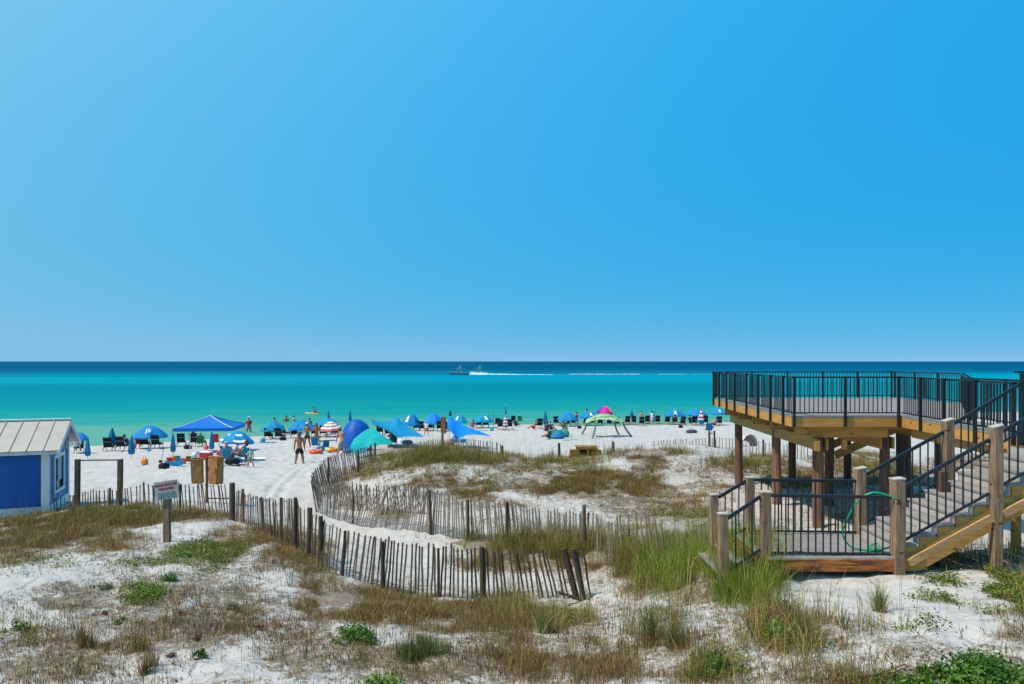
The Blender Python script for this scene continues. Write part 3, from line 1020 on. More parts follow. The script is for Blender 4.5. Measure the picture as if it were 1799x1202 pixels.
def stair_rail(pa, pb, bal, z_drop=0.86, low=True, n_b=None):
    """handrail from pa to pb with a lower rail and balusters"""
    pa, pb = Vector(pa), Vector(pb)
    mb = MB()
    mb.bar(pa, pb, 0.045, 0.05)
    o = mb.build('handrail', M_METAL, stairs, world=True)
    dz = Vector((0, 0, -z_drop))
    MB().bar(pa + dz, pb + dz, 0.032, 0.034).build('bottom_rail', M_METAL, o, world=True)
    L = (Vector((pb.x, pb.y, 0)) - Vector((pa.x, pa.y, 0))).length
    nb = n_b or max(2, int(round(L / bal)))
    for i in range(1, nb):
        p = pa.lerp(pb, i / nb)
        link('baluster', ME_BALS, o, (p.x - so.x, p.y - so.y, p.z - z_drop + 0.01 - so.z), None, (1, 1, (z_drop - 0.03) / 0.8))


RZ = PZ + 0.95
SL = RISE / RUN
n1 = timber_post('post', 6.03, YN - 0.02, zr(-1.85), 0.178, M_POST, stairs, tw=0.12, slope=0.10)
n2 = timber_post('post', 7.57, YN - 0.02, zr(-1.03), 0.155, M_POST, stairs, tw=0.05, slope=0.3)
f1 = timber_post('post', 6.15, YF + 0.02, zr(-1.90), 0.165, M_POST, stairs, tw=0.1, slope=0.2)
f2 = timber_post('post', 7.70, YF + 0.02, zr(-1.05), 0.165, M_POST, stairs, tw=0.05, slope=0.3)
n0 = timber_post('post', 3.97, YN, zr(-2.06), 0.15, M_POST, stairs, slope=0.0)
f0 = timber_post('post', 4.20, YF, zr(-2.06), 0.14, M_POST, stairs, slope=0.0)
l0 = timber_post('post', 3.30, YN, zr(-2.40), 0.14, M_POST, stairs, slope=0.05)
l1 = timber_post('post', 3.56, YF, zr(-2.36), 0.14, M_POST, stairs, slope=0.05)
stair_rail((4.06, YN, zr(-2.10)), (5.93, YN, zr(-2.13)), 0.118, 0.90)
stair_rail((4.28, YF, zr(-2.09)), (6.06, YF, zr(-2.11)), 0.118, 0.90)
stair_rail((3.38, YN, zr(-2.46)), (3.89, YN, zr(-2.12)), 0.125, 0.83)
stair_rail((3.64, YF, zr(-2.40)), (4.12, YF, zr(-2.11)), 0.125, 0.83)
stair_rail((6.12, YN, zr(-1.98)), (7.48, YN, zr(-1.98) + 1.36 * SL), 0.135, 0.84)
stair_rail((7.66, YN, zr(-1.11)), (9.15, YN, zr(-1.11) + 1.49 * SL), 0.135, 0.84)
stair_rail((6.24, YF, zr(-2.00)), (7.61, YF, zr(-2.00) + 1.37 * SL), 0.135, 0.84)
stair_rail((7.79, YF, zr(-1.10)), (8.96, YF, zr(-0.40)), 0.135, 0.84)
MB().box((9.02, YF + 0.02, zr(-0.96)), (0.085, 0.085, 1.22)).build('metal_post', M_METAL, stairs, world=True)
MB().box((9.16, YN, zr(-0.86)), (0.085, 0.085, 1.22)).build('metal_post', M_METAL, stairs, world=True)
mb = MB().box((9.62, 13.9, zr(-0.85)), (0.1, 0.1, 1.24)).box((9.72, 13.9, zr(-0.205)), (0.5, 0.1, 0.04))
mb.build('metal_post', M_METAL, stairs, world=True)
# lower steps towards the sand
for i in range(2):
    zt = PZ - 0.16 * (i + 1)
    for j in range(2):
        MB().box((3.76 - i * 0.28 - j * 0.142, (YN + YF) / 2, zt - 0.018), (0.138, YF - YN - 0.1, 0.034)).build('tread_board', M_COMP, stairs, world=True)
for ys in (YN + 0.03, YF - 0.03):
    MB().bar((3.82, ys, PZ - 0.20), (3.25, ys, PZ - 0.52), 0.04, 0.2).build('stringer', M_PINE2, stairs, world=True)
# supports under the flight
MB().box((8.65, 12.7, zr(-2.9)), (0.11, 0.11, 1.9)).build('support_post', M_PINE, stairs, world=True)
MB().box((6.95, 12.0, zr(-3.25)), (0.13, 0.13, 0.9)).build('support_post', M_PILE, stairs, world=True)
MB().box((8.9, 11.75, zr(-2.55)), (0.12, 0.12, 1.7)).build('support_post', M_PILE, stairs, world=True)
MB().box((7.42, 12.75, zr(-2.7)), (0.12, 0.12, 1.6)).build('support_post', M_PILE, stairs, world=True)

# garden hose over the near rail
pts = []
key = [(5.98, 11.5, zr(-2.14)), (5.80, 11.54, zr(-2.07)), (5.62, 11.58, zr(-2.06)), (5.46, 11.66, zr(-2.2)), (5.34, 11.78, zr(-2.5)), (5.32, 11.9, zr(-2.78)), (5.45, 11.92, zr(-2.98)), (5.62, 11.88, PZ + 0.02), (5.82, 11.8, PZ + 0.02), (5.95, 11.95, PZ + 0.02), (6.0, 12.15, PZ + 0.05), (5.86, 12.1, PZ + 0.03), (5.78, 11.92, PZ + 0.03), (5.95, 11.78, PZ + 0.06), (6.15, 11.74, PZ + 0.2), (6.25, 11.76, PZ + 0.32)]


def spline(key, m=8):
    out = []
    K = [Vector(k_) for k_ in key]
    for i in range(len(K) - 1):
        p0, p1, p2, p3 = K[max(i - 1, 0)], K[i], K[i + 1], K[min(i + 2, len(K) - 1)]
        for j in range(m):
            t = j / m
            out.append(0.5 * ((2 * p1) + (p2 - p0) * t + (2 * p0 - 5 * p1 + 4 * p2 - p3) * t * t + (3 * p1 - p0 - 3 * p2 + p3) * t ** 3))
    out.append(K[-1])
    return out


hose = thing('garden_hose', 'green garden hose looped over the black rail of the lower stair platform', 'hose', key[0])
MB().tube(spline(key, 6), 0.014, 8).build('tube', M_HOSE, hose, smooth=True, world=True)
mb = MB().tube([(5.98, 11.5, zr(-2.14)), (6.01, 11.46, zr(-2.17))], 0.022, 8)
mb.build('nozzle', M_METAL, hose, world=True)
# yellow bag hanging at the stair head
yb = thing('yellow_bag', 'yellow plastic bag hanging from the black post at the stair head', 'bag', (9.62, 13.75, zr(-1.2)))
mb = MB()
mb.lathe([(0.02, -0.18), (0.10, -0.16), (0.12, -0.04), (0.09, 0.08), (0.03, 0.13), (0.01, 0.14)], 10)
mb.build('sack', M_YELLOW, yb, smooth=True)
MB().tube([(0, 0, 0.12), (0.0, 0.05, 0.24)], 0.02, 6).build('neck', M_YELLOW, yb)

# ------------------------------------------------------------------ blue shed
g0 = Vector((-14.72, 23.5, 0))
gu = Vector((-0.33, 0.944, 0)).normalized()       # along the gable wall, away from the camera
wu = Vector((-gu.y, gu.x, 0))                     # along the long wall, to the left
shed = thing('blue_shed', 'bright blue shed with white trim and pale ribbed metal roof by the beach', 'shed', (g0.x, g0.y, zr(-4.95)))
zb, ze = zr(-4.72), zr(-2.72)
D_, L_ = 2.75, 6.5
zrg = zr(-1.98)
foot = zr(-5.2)


def S(a, b, z):
    """a metres along the long wall, b metres along the gable wall"""
    p = g0 + wu * a + gu * b
    return Vector((p.x, p.y, z))


mb = MB()
mb.add([S(0.03, 0.03, zb), S(L_, 0.03, zb), S(L_, 0.03, ze), S(0.03, 0.03, ze)], [(0, 1, 2, 3)])
mb.build('front_wall', M_BLUEW, shed, world=True)
mb = MB()
# gable wall with a window opening
y0, y1, za, zc = 0.75, 2.05, zb + 0.42, ze - 0.42
zt = lambda b: ze + (zrg - ze) * (1 - abs(b - D_ / 2) / (D_ / 2))
xs = [0.03, y0, y1, D_ - 0.03]
def gq(b0, b1, z00, z01, z10, z11):
    mb.add([S(0.03, b0, z00), S(0.03, b1, z01), S(0.03, b1, z11), S(0.03, b0, z10)], [(3, 2, 1, 0)])
gq(0.03, y0, zb, zb, ze, ze)
gq(y1, D_ - 0.03, zb, zb, ze, ze)
gq(y0, y1, zb, zb, za, za)
gq(y0, y1, zc, zc, ze, ze)
mb.add([S(0.03, 0.03, ze), S(0.03, D_ - 0.03, ze), S(0.03, D_ / 2, zrg - 0.02)], [(2, 1, 0)])
mb.build('gable_wall', M_BLUEG, shed, world=True)
mb = MB()
mb.add([S(0.03, D_, zb), S(L_, D_, zb), S(L_, D_, ze), S(0.03, D_, ze)], [(3, 2, 1, 0)])
mb.add([S(L_, 0, zb), S(L_, D_, zb), S(L_, D_, ze), S(L_, 0, ze)], [(0, 1, 2, 3)])
mb.build('back_wall', M_BLUEW, shed, world=True)
mb = MB()
mb.add([S(0.06, 0.08, foot), S(L_, 0.08, foot), S(L_, 0.08, zb), S(0.06, 0.08, zb), S(0.06, D_, foot), S(0.06, D_, zb)], [(0, 1, 2, 3), (4, 0, 3, 5)])
mb.build('foundation', M_WHITED, shed, world=True)
# trim
def trim(name, a0, b0, za_, a1, b1, zb_, w, h, up, m_=M_WHITE):
    MB().bar(S(a0, b0, za_), S(a1, b1, zb_), w, h, up).build(name, m_, shed, world=True)
trim('corner_board', 0.09, 0.0, foot + 0.1, 0.09, 0.0, ze - 0.02, 0.05, 0.22, wu)
trim('corner_board', 0.0, 0.055, foot + 0.1, 0.0, 0.055, ze - 0.02, 0.05, 0.06, gu)
trim('corner_board', 0.0, D_ - 0.08, foot + 0.1, 0.0, D_ - 0.08, ze - 0.02, 0.05, 0.13, gu)
trim('sill_board', 0.2, 0.0, zb - 0.02, L_, 0.0, zb - 0.02, 0.05, 0.26, (0, 0, 1), M_WHITED)
trim('sill_board', 0.0, 0.19, zb - 0.02, 0.0, D_ - 0.15, zb - 0.02, 0.05, 0.26, (0, 0, 1))
trim('frieze_board', 0.2, 0.0, ze - 0.075, L_, 0.0, ze - 0.075, 0.05, 0.13, (0, 0, 1))
win = MB()
for (b0, za_, b1, zb_) in ((y0, za, y0, zc), (y1, za, y1, zc)):
    win.bar(S(0.0, b0, za_ - 0.06), S(0.0, b1, zb_ + 0.06), 0.05, 0.11, gu)
win.bar(S(0.0, y0 + 0.05, za), S(0.0, y1 - 0.05, za), 0.05, 0.10)
win.bar(S(0.0, y0 + 0.05, zc), S(0.0, y1 - 0.05, zc), 0.05, 0.12)
wo_ = win.build('window', M_WHITE, shed, world=True)
mb = MB().add([S(0.06, y0, za), S(0.06, y1, za), S(0.06, y1, zc), S(0.06, y0, zc)], [(3, 2, 1, 0)])
mb.build('pane', M_GLASS, wo_, world=True)
MB().bar(S(0.045, 1.62, za + 0.3), S(0.045, 1.62, zc), 0.012, 0.55, gu).build('blind', M_CURT, wo_, world=True)
MB().bar(S(0.03, 1.4, za), S(0.03, 1.4, zc), 0.03, 0.05, gu).build('mullion', M_WHITE, wo_, world=True)
for b in (0.42, 0.75, 1.4, 2.05, 2.4):
    MB().bar(S(0.012, b, zb + 0.12 if b in (0.75, 1.4) else zc + 0.06), S(0.012, b, za - 0.06 if b in (0.75, 1.4) else zt(b) - 0.06), 0.03, 0.04, gu).build('batten', M_WHITE, shed, world=True)
# roof: pans between standing seams, each pan a part
ov, og = 0.22, 0.35
rs = (zrg - ze) / (D_ / 2)
def RF(a, b, dz=0.0):
    z = zrg + 0.03 - abs(b - D_ / 2) * rs + dz
    return S(a, b, z)
roof = MB()
for s0, s1 in ((-ov, D_ / 2), (D_ / 2, D_ + ov)):
    t_ = 0.05
    vv = [RF(-og, s0, -0.035), RF(L_, s0, -0.035), RF(L_, s1, -0.035), RF(-og, s1, -0.035)]
    roof.add(vv, [(0, 1, 2, 3)])
    roof.add([p + Vector((0, 0, -0.02)) for p in vv], [(3, 2, 1, 0)])
roof_o = roof.build('roof', M_WHITED, shed, world=True)
pw = 0.46
a = -og
i = 0
while a < L_ - 0.1:
    a1 = min(a + pw, L_)
    for s0, s1 in ((-ov, D_ / 2 - 0.03), (D_ / 2 + 0.03, D_ + ov)):
        mb = MB()
        vv = [RF(a + 0.006, s0), RF(a1 - 0.006, s0), RF(a1 - 0.006, s1), RF(a + 0.006, s1)]
        mb.add(vv + [p + Vector((0, 0, -0.03)) for p in vv], [(3, 2, 1, 0), (0, 1, 5, 4), (1, 2, 6, 5), (2, 3, 7, 6), (3, 0, 4, 7)])
        mb.build('roof_pan', M_ROOF, roof_o, world=True)
        sm = MB()
        sm.bar(RF(a1, s0, 0.012), RF(a1, s1, 0.012), 0.022, 0.035)
        sm.build('roof_seam', M_ROOF, roof_o, world=True)
    a = a1
MB().bar(RF(-og, D_ / 2, 0.02), RF(L_, D_ / 2, 0.02), 0.16, 0.035).build('ridge_cap', M_WHITE, roof_o, world=True)
MB().bar(RF(-og + 0.03, -ov + 0.02, -0.085), RF(L_, -ov + 0.02, -0.085), 0.03, 0.1).build('eave_board', M_WHITED, roof_o, world=True)
for s0, s1 in ((-ov, D_ / 2), (D_ + ov, D_ / 2)):
    MB().bar(RF(-og + 0.02, s0, -0.10), RF(-og + 0.02, s1, -0.10), 0.035, 0.12).build('barge_board', M_WHITE, roof_o, world=True)
mb = MB()
mb.add([RF(-0.02, D_ / 2 - 0.42, -0.11), RF(-0.02, D_ / 2, -0.11), RF(-0.02, D_ / 2 + 0.42, -0.11)], [(0, 1, 2)])
mb.build('gable_vent', M_BROWN, shed, world=True)

# ------------------------------------------------------------------ sand fences


def slat_mesh(seed, m_, L=1.22, w=0.037):
    r_ = random.Random(seed)
    mb = MB()
    k = 4
    rows = []
    vv, ff = [], []
    for i in range(k + 1):
        t = i / k
        dx = r_.uniform(-1, 1) * 0.008 * (0 if i == 0 else 1)
        ww = w * r_.uniform(0.88, 1.08)
        th = 0.010
        z = L * t
        vv += [(dx - ww / 2, -th / 2, z), (dx + ww / 2, -th / 2, z + (r_.uniform(-.02, .02) if i == k else 0)), (dx + ww / 2, th / 2, z), (dx - ww / 2, th / 2, z)]
    for i in range(k):
        for q in range(4):
            ff.append((i * 4 + q, i * 4 + (q + 1) % 4, (i + 1) * 4 + (q + 1) % 4, (i + 1) * 4 + q))
    ff += [(3, 2, 1, 0), (k * 4, k * 4 + 1, k * 4 + 2, k * 4 + 3)]
    mb.add(vv, ff)
    return mb.mesh('slat', m_)


SLD = [slat_mesh(i, M_SLATD) for i in range(6)]
SLG = [slat_mesh(20 + i, M_SLATG) for i in range(6)]


def sand_fence(label, nodes, spacing, meshes, posts=(), zig=0.02, group='sand fences on the dune', stake_mat=None, stake_r=0.04, seed=1, wires=True):
    """nodes: (px, py, d, top height above ground, lean deg along fence, lean deg out)"""
    r_ = random.Random(seed)
    pts = []
    for (px, py, d, ht, la, lo_) in nodes:
        if d is None:
            g = G(px, py)
            pts.append((g.x, g.y, ht, la, lo_))
        else:
            pts.append(((px - CX) / F * d, d, ht, la, lo_))
    x0, y0_ = pts[0][0], pts[0][1]
    f = thing('sand_fence', label, 'fence', (x0, y0_, h1(x0, y0_)), group=group)
    o = ORG[f.name]
    # resample
    sam = []
    for i in range(len(pts) - 1):
        a, b = np.array(pts[i]), np.array(pts[i + 1])
        L = math.hypot(*(b - a)[:2])
        k = max(1, int(L / spacing))
        for j in range(k):
            sam.append(a + (b - a) * (j / k))
    sam.append(np.array(pts[-1]))
    xy = np.array(sam)
    # smooth the path a little
    for _ in range(6):
        xy[1:-1, :2] = 0.5 * xy[1:-1, :2] + 0.25 * (xy[:-2, :2] + xy[2:, :2])
    gz = H(xy[:, 0], xy[:, 1])
    wl_ = [[], [], []]
    for i in range(len(xy)):
        x_, y_, ht, la, lo_ = xy[i]
        t = xy[min(i + 1, len(xy) - 1), :2] - xy[max(i - 1, 0), :2]
        ang = math.atan2(t[1], t[0])
        if r_.random() < 0.02:
            continue
        jl = la + r_.gauss(0, 1.1)
        jo = lo_ + r_.gauss(0, 1.2)
        h_ = ht * r_.uniform(0.94, 1.05)
        off = r_.gauss(0, zig)
        nx, ny = -math.sin(ang), math.cos(ang)
        me = r_.choice(meshes)
        s = link('slat', me, f)
        s.location = (x_ + nx * off - o.x, y_ + ny * off - o.y, gz[i] + h_ - 1.22 - o.z)
        s.rotation_euler = Euler((R(jo), R(jl), ang + r_.gauss(0, 0.12)), 'XYZ')
        base = Vector((x_ + nx * off, y_ + ny * off, gz[i] + h_ - 1.22))
        ax = Euler((R(jo), R(jl), ang)).to_matrix() @ Vector((0, 0, 1))
        for q, hh in enumerate((0.14, 0.55, 0.95)):
            wl_[q].append(base + ax * (1.22 - h_ + h_ * hh) + Vector((nx, ny, 0)) * 0.008)
    if wires:
        for w_ in wl_:
            if len(w_) > 2:
                MB().tube(w_, 0.0035, 4).build('wire', M_WIRE, f, world=True)
    for pz in posts:
        px, py, d, hh, rad = pz[:5]
        tilt = pz[5] if len(pz) > 5 else 0
        if d is None:
            g = G(px, py)
            x_, y_ = g.x, g.y
        else:
            x_, y_ = (px - CX) / F * d, d
        z0 = h1(x_, y_)
        mb = MB()
        tl = math.tan(R(tilt))
        mb.tube([(x_ - tl * 0.3, y_, z0 - 0.3), (x_ + tl * hh * 0.5 + 0.006, y_, z0 + hh * 0.5), (x_ + tl * hh, y_, z0 + hh)], [rad * 1.08, rad, rad * 0.9], 9)
        mb.build('post', stake_mat or M_STAKE, f, smooth=True, world=True)
    return f


# outer fence, left run past the shed and the sign
sand_fence('picket sand fence running from the blue shed to the thick post behind the sign',
           [(96, 890, 23.6, 0.50, 0, 0), (211, 893, 22.7, 0.55, -2, 0), (300, 895, 22.2, 0.75, -6, 0), (350, 900, 21.6, 0.85, -9, 0), (404, 910, 21.0, 0.95, -9, 0)], 0.118, SLD,
           posts=[(193, 893, 22.75, 0.62, 0.035), (316, 895, 22.0, 0.72, 0.035), (408, 911, 20.9, 1.06, 0.085)], seed=3)
# outer fence, curving run in front of the sandy path
sand_fence('long dark picket sand fence curving across the foreground in front of the sandy path',
           [(414, 912, 20.9, 0.9, 2, 0), (440, 925, 20.2, 0.85, 4, 3), (480, 945, 18.6, 1.02, 3, 3), (517, 965, 17.4, 1.12, 2, 3), (545, 980, 16.7, 1.02, 2, 0), (575, 997, 16.1, 0.95, 5, -3), (620, 1018, 15.6, 0.98, 7, -3), (680, 1034, 15.2, 1.05, 5, 0), (750, 1046, 14.9, 1.08, 1, 0), (830, 1052, 14.7, 1.0, -1, 0), (900, 1058, 14.55, 0.95, -5, 0), (960, 1061, 14.4, 0.92, -11, 0), (1005, 1061, 14.25, 0.95, -15, 0), (1042, 1058, 14.2, 0.92, -10, 0)], 0.088, SLD,
           posts=[(427, 918, 20.6, 0.95, 0.035), (463, 935, 19.2, 0.95, 0.035, -4), (494, 955, 18.1, 1.12, 0.045), (519, 968, 17.3, 1.18, 0.05), (541, 985, 16.8, 1.1, 0.05, 3), (562, 992, 16.3, 1.05, 0.055, 1), (601, 1020, 15.7, 0.95, 0.035, 4), (672, 1035, 15.15, 0.95, 0.045, 0), (770, 1052, 14.8, 0.98, 0.03), (848, 1052, 14.65, 1.02, 0.055, -1), (1012, 1065, 14.2, 0.95, 0.05, -14), (1025, 1065, 14.15, 0.98, 0.05, -12)], seed=4)
# inner fence round the foot of the dune
sand_fence('grey picket sand fence wrapped around the foot of the big dune beyond the path',
           [(660, 806, 37.0, 0.75, 0, 6), (628, 830, 34.5, 0.9, 0, 8), (600, 850, 32.0, 1.1, 0, 10), (578, 868, 29.8, 1.2, 2, 12), (565, 885, 27.0, 1.15, 4, 14), (556, 900, 24.6, 1.1, 6, 8), (590, 912, 23.4, 1.1, 8, -4), (640, 922, 22.5, 1.2, 12, -14), (700, 932, 21.6, 1.25, 9, -12), (757, 940, 20.9, 1.2, 2, -4), (820, 948, 20.2, 1.1, -3, 0), (890, 955, 19.5, 1.1, -5, 0), (960, 962, 18.9, 1.0, -3, 0), (1025, 966, 18.4, 0.95, 0, 0), (1055, 968, 18.0, 0.85, 2, 0)], 0.083, SLG,
           posts=[(577, 868, 29.8, 1.3, 0.045), (629, 843, 33.4, 1.0, 0.05), (620, 905, 22.9, 1.05, 0.032), (757, 942, 20.8, 1.25, 0.045, -2), (822, 948, 20.1, 1.1, 0.04), (890, 957, 19.4, 1.08, 0.04), (1026, 970, 18.3, 1.15, 0.05), (659, 805, 37.0, 0.95, 0.045), (651, 809, 36.6, 0.9, 0.04)], seed=5)
# draped second layer, half fallen
sand_fence('half fallen second layer of grey sand fence lying against the dune foot',
           [(580, 885, 25.6, 0.95, 7, 10), (630, 897, 24.6, 1.0, 12, 16), (690, 905, 23.8, 1.0, 14, 18), (750, 914, 23.0, 0.95, 8, 12)], 0.075, SLG, seed=6, wires=True)
# collapsed end stakes leaning right of the outer fence
fl = thing('fallen_fence_stake', 'dark stake fallen flat at the collapsed right end of the foreground fence', 'stake', tuple(P(1000, 1052, 13.9)))
MB().tube([P(980, 1040, 13.7), P(1040, 1061, 14.0)], [0.028, 0.035], 8).build('stake', M_STAKE, fl, smooth=True, world=True)
# broken pale pickets among the grass to the right
sand_fence('broken pale pickets of sand fence poking out of tall grass left of the stairs',
           [(1062, 990, 16.3, 0.95, 3, 0), (1110, 985, 16.0, 1.05, -3, 0), (1150, 990, 15.6, 0.95, -5, 0), (1200, 1000, 15.0, 0.6, -3, 0), (1245, 1000, 14.4, 0.75, -2, 0), (1268, 1000, 13.9, 0.8, 0, 0)], 0.125, SLG,
           posts=[(1252, 1000, 14.2, 0.95, 0.04)], seed=8, zig=0.12)
# ridge fence towards the beach
sand_fence('low picket sand fence half buried along the grassy dune crest facing the beach',
           [(700, 800, 38.0, 0.5, 0, 0), (780, 800, 37.2, 0.55, 0, 0), (840, 803, 36.8, 0.6, 0, 0), (883, 806, 36.5, 0.6, 0, 0)], 0.12, SLG,
           posts=[(882, 806, 36.4, 0.55, 0.07), (982, 806, 36.6, 0.75, 0.07), (1077, 803, 37.2, 0.65, 0.075)], seed=9)
sand_fence('short row of picket sand fence on the dune crest beside the deck pilings',
           [(1150, 792, 38.2, 0.25, 0, 0), (1200, 790, 37.6, 0.25, 0, 0), (1246, 792, 37.3, 0.4, 0, 0), (1275, 797, 36.8, 0.6, 0, 0), (1300, 799, 36.6, 0.7, 0, 0), (1345, 801, 36.0, 0.72, 0, 0), (1420, 803, 35.5, 0.7, 0, 0)], 0.15, SLG,
           posts=[(1246, 792, 37.2, 0.78, 0.06), (1255, 792, 37.1, 0.85, 0.05), (1341, 801, 36.0, 0.85, 0.05)], seed=10)

# ------------------------------------------------------------------ signs and posts
# warning sign
g = G(293.5, 950)
ds = g.y
sg = thing('warning_sign', 'faded grey board sign on a wooden post asking people to stay off the dunes', 'sign', tuple(g))
k = ds / F
ztop = CZ - (845 - HY) * k
mb = MB()
mb.box((0, 0, (ztop - g.z) / 2 - 0.1), (0.135, 0.12, ztop - g.z + 0.2))
mb.build('post', M_BROWN if False else M_POST, sg)
bw, bh = 41 * k, 32 * k
cz = CZ - (860 - HY) * k - g.z
cx = (296 - 293.5) * k
tilt = Matrix.Rotation(R(-9), 3, 'Y')
sh = bmesh.new()
mb = MB()
mb.box((cx, -0.085, cz), (bw, 0.025, bh), tilt)
bd = mb.build('board', M_SIGN, sg)


def flat_text(txt, size, loc, rot, m_, name, parent, bold=0.0):
    cu = bpy.data.curves.new(name, 'FONT')
    cu.body = txt
    cu.size = size
    cu.align_x = 'CENTER'
    cu.align_y = 'CENTER'
    cu.offset = bold
    cu.extrude = 0.001
    cu.resolution_u = 2
    o = bpy.data.objects.new(name, cu)
    col.objects.link(o)
    dg = bpy.context.evaluated_depsgraph_get()
    me = bpy.data.meshes.new_from_object(o.evaluated_get(dg))
    bpy.data.objects.remove(o)
    me.name = name
    me.materials.clear()
    me.materials.append(m_)
    t = link(name, me, parent, loc, rot)
    return t


def on_board(u, v):
    p = tilt @ Vector((u, 0, v))
    return (cx + p.x, -0.101, cz + p.z)


trot = (R(90), R(-9), 0)
flat_text('PLEASE STAY OFF', 0.066, on_board(0.0, bh * 0.30), trot, M_SIGNR, 'lettering', bd, 0.004)
flat_text('THE DUNES', 0.066, on_board(-0.01, bh * 0.08), trot, M_SIGNR, 'lettering', bd, 0.004)
for i, v in enumerate((-0.14, -0.27, -0.38)):
    for u0, u1 in (((-0.40, -0.1), (-0.04, 0.12), (0.18, 0.38)) if i != 1 else ((-0.38, 0.0), (0.06, 0.36))):
        p0, p1 = on_board(u0 * bw, v * bh), on_board(u1 * bw, v * bh)
        MB().bar(p0, p1, 0.006, 0.028).build('worn_lettering', M_SIGNT, bd)
# brown sign back beyond the dune crest
d7 = 35.2
g = Vector(((777.5 - CX) / F * d7, d7, 0))
g.z = h1(g.x, g.y)
k = d7 / F
sb = thing('dune_sign', 'small dark brown board on a thin post rising from the dune crest grass', 'sign', tuple(g))
zt_ = CZ - (733 - HY) * k - g.z
MB().box((0, 0, zt_ / 2 - 0.1), (0.10, 0.09, zt_ + 0.1)).build('post', M_BROWN, sb)
MB().box((0.05, -0.075, zt_ - 0.37), (0.28, 0.05, 0.78), Matrix.Rotation(R(-35), 3, 'Z')).build('board', M_BROWN, sb)
# two tall timber posts joined by a thin bar
for_posts = thing('post_frame', 'pair of tall dark timber posts joined by a thin top bar behind the picket fence', 'post frame', tuple(P(174, 893, 22.9)))
for px in (136, 211):
    x_ = (px - CX) / F * 22.9
    timber_post('post', x_, 22.9, CZ - (807 - HY) / F * 22.9, 0.135, M_STAKE, for_posts, cap=False)
MB().tube([P(136, 809, 22.85), P(214, 808, 22.85)], 0.022, 8).build('bar', M_STAKE, for_posts, world=True)
# post with two brown paper bags
d9 = 24.5
pp = P(363, 880, d9)
pp.z = h1(pp.x, pp.y)
bp_ = thing('bag_post', 'short dark pole by the fence that holds two brown paper bags', 'pole', tuple(pp))
MB().tube([(0, 0, -0.2), (0.01, 0, 0.9), (0.0, 0, CZ - (803 - HY) / F * d9 - pp.z)], 0.045, 9).build('pole', M_BROWN, bp_, smooth=True)
MB().bar((-0.02, 0.0, 0.14), (0.85, -0.3, 0.20), 0.03, 0.04).build('side_rail', M_STAKE, bp_)


def paper_bag(px0, px1, py0, py1, d, rz, label, lean):
    k = d / F
    c = P((px0 + px1) / 2, py1, d)
    b = thing('paper_bag', label, 'bag', tuple(c), rz, group='brown bags hung on the pole')
    w, h_ = (px1 - px0) * k * 0.86, (py1 - py0) * k
    dp = w * 0.62
    rows = []
    r_ = random.Random(int(px0))
    for i in range(9):
        t = i / 8
        s_ = 1.0 + 0.07 * t + r_.uniform(-0.02, 0.02)
        cr_ = 0.05 * math.sin(t * 9 + px0)
        ring = []
        for (a, bb) in ((-1, -1), (-0.3, -1.0 + cr_), (0.4, -1.02 - cr_), (1, -1), (0.80, 0.0), (1, 1), (0, 1), (-1, 1), (-0.8, 0.0), (-1, -1)):
            ring.append((a * w / 2 * s_ + lean * t * h_, bb * dp / 2 * s_, h_ * t + (r_.uniform(-.03, .03) if i == 8 else 0)))
        rows.append(ring)
    mb = MB()
    mb.grid(rows)
    mb.add([rows[0][q] for q in range(9)], [tuple(reversed(range(9)))])
    inner = [tuple(v_) for v_ in rows[8]]
    mb.build('sack', M_BAG, b)
    fold = MB()
    top = rows[8]
    fold.tube([Vector(p) for p in top[:-1]] + [Vector(top[0])], 0.018, 5)
    fold.build('rolled_rim', M_BAG, b)
    return b


paper_bag(337, 358, 806, 849, d9 + 0.30, 0.15, 'brown paper bag hanging left of the pole', -0.04)
paper_bag(367, 392, 803, 850, d9 + 0.30, -0.5, 'brown paper bag hanging right of the pole', 0.0)
# ochre timber box on the dune crest
d6 = 36.4
g = P(1032, 806, d6)
g.z = h1(g.x, g.y)
bx = thing('timber_box', 'low ochre timber box with two dark openings sitting in crest grass', 'box', tuple(g), R(4))
k = d6 / F
W, Hh = 34 * k, 21 * k
zb_ = max(0.0, CZ - (806 - HY) * k - g.z)
zc_ = CZ - (787 - HY) * k - g.z
for x_ in (-W * 0.5, 0.02, W * 0.5):
    MB().box((x_, -0.02, zc_ / 2 - 0.05), (0.09, 0.10, zc_ + 0.1)).build('upright', M_CRATE, bx)
for z_ in (zc_ - 0.02, zc_ - 0.46):
    MB().box((0, -0.025, z_), (W - 0.09, 0.05, 0.11)).build('rail', M_CRATE, bx)
MB().box((0, 0.35, zc_ / 2), (W, 0.55, zc_ - 0.06)).build('opening_shade_block', M_DARK, bx)  # solid block; the shade in the two openings is its colour
for i in range(5):
    MB().box((0, 0.04 + i * 0.15, zc_ + 0.045), (W + 0.14, 0.135, 0.035)).build('lid_board', M_CRATE, bx)
MB().box((-W * 0.5 - 0.2, 0.1, zc_ / 2 - 0.06), (0.36, 0.3, zc_ - 0.05)).build('side_locker', M_CRATE, bx)
MB().box((W * 0.5 + 0.14, 0.05, zc_ / 2 - 0.06), (0.16, 0.2, zc_ - 0.1)).build('end_post', M_CRATE, bx)
#@@PART3
# ------------------------------------------------------------------ beach furniture


def spot(px, py):
    g = G(px, py)
    return g, g.y / F          # position and metres per photograph pixel there


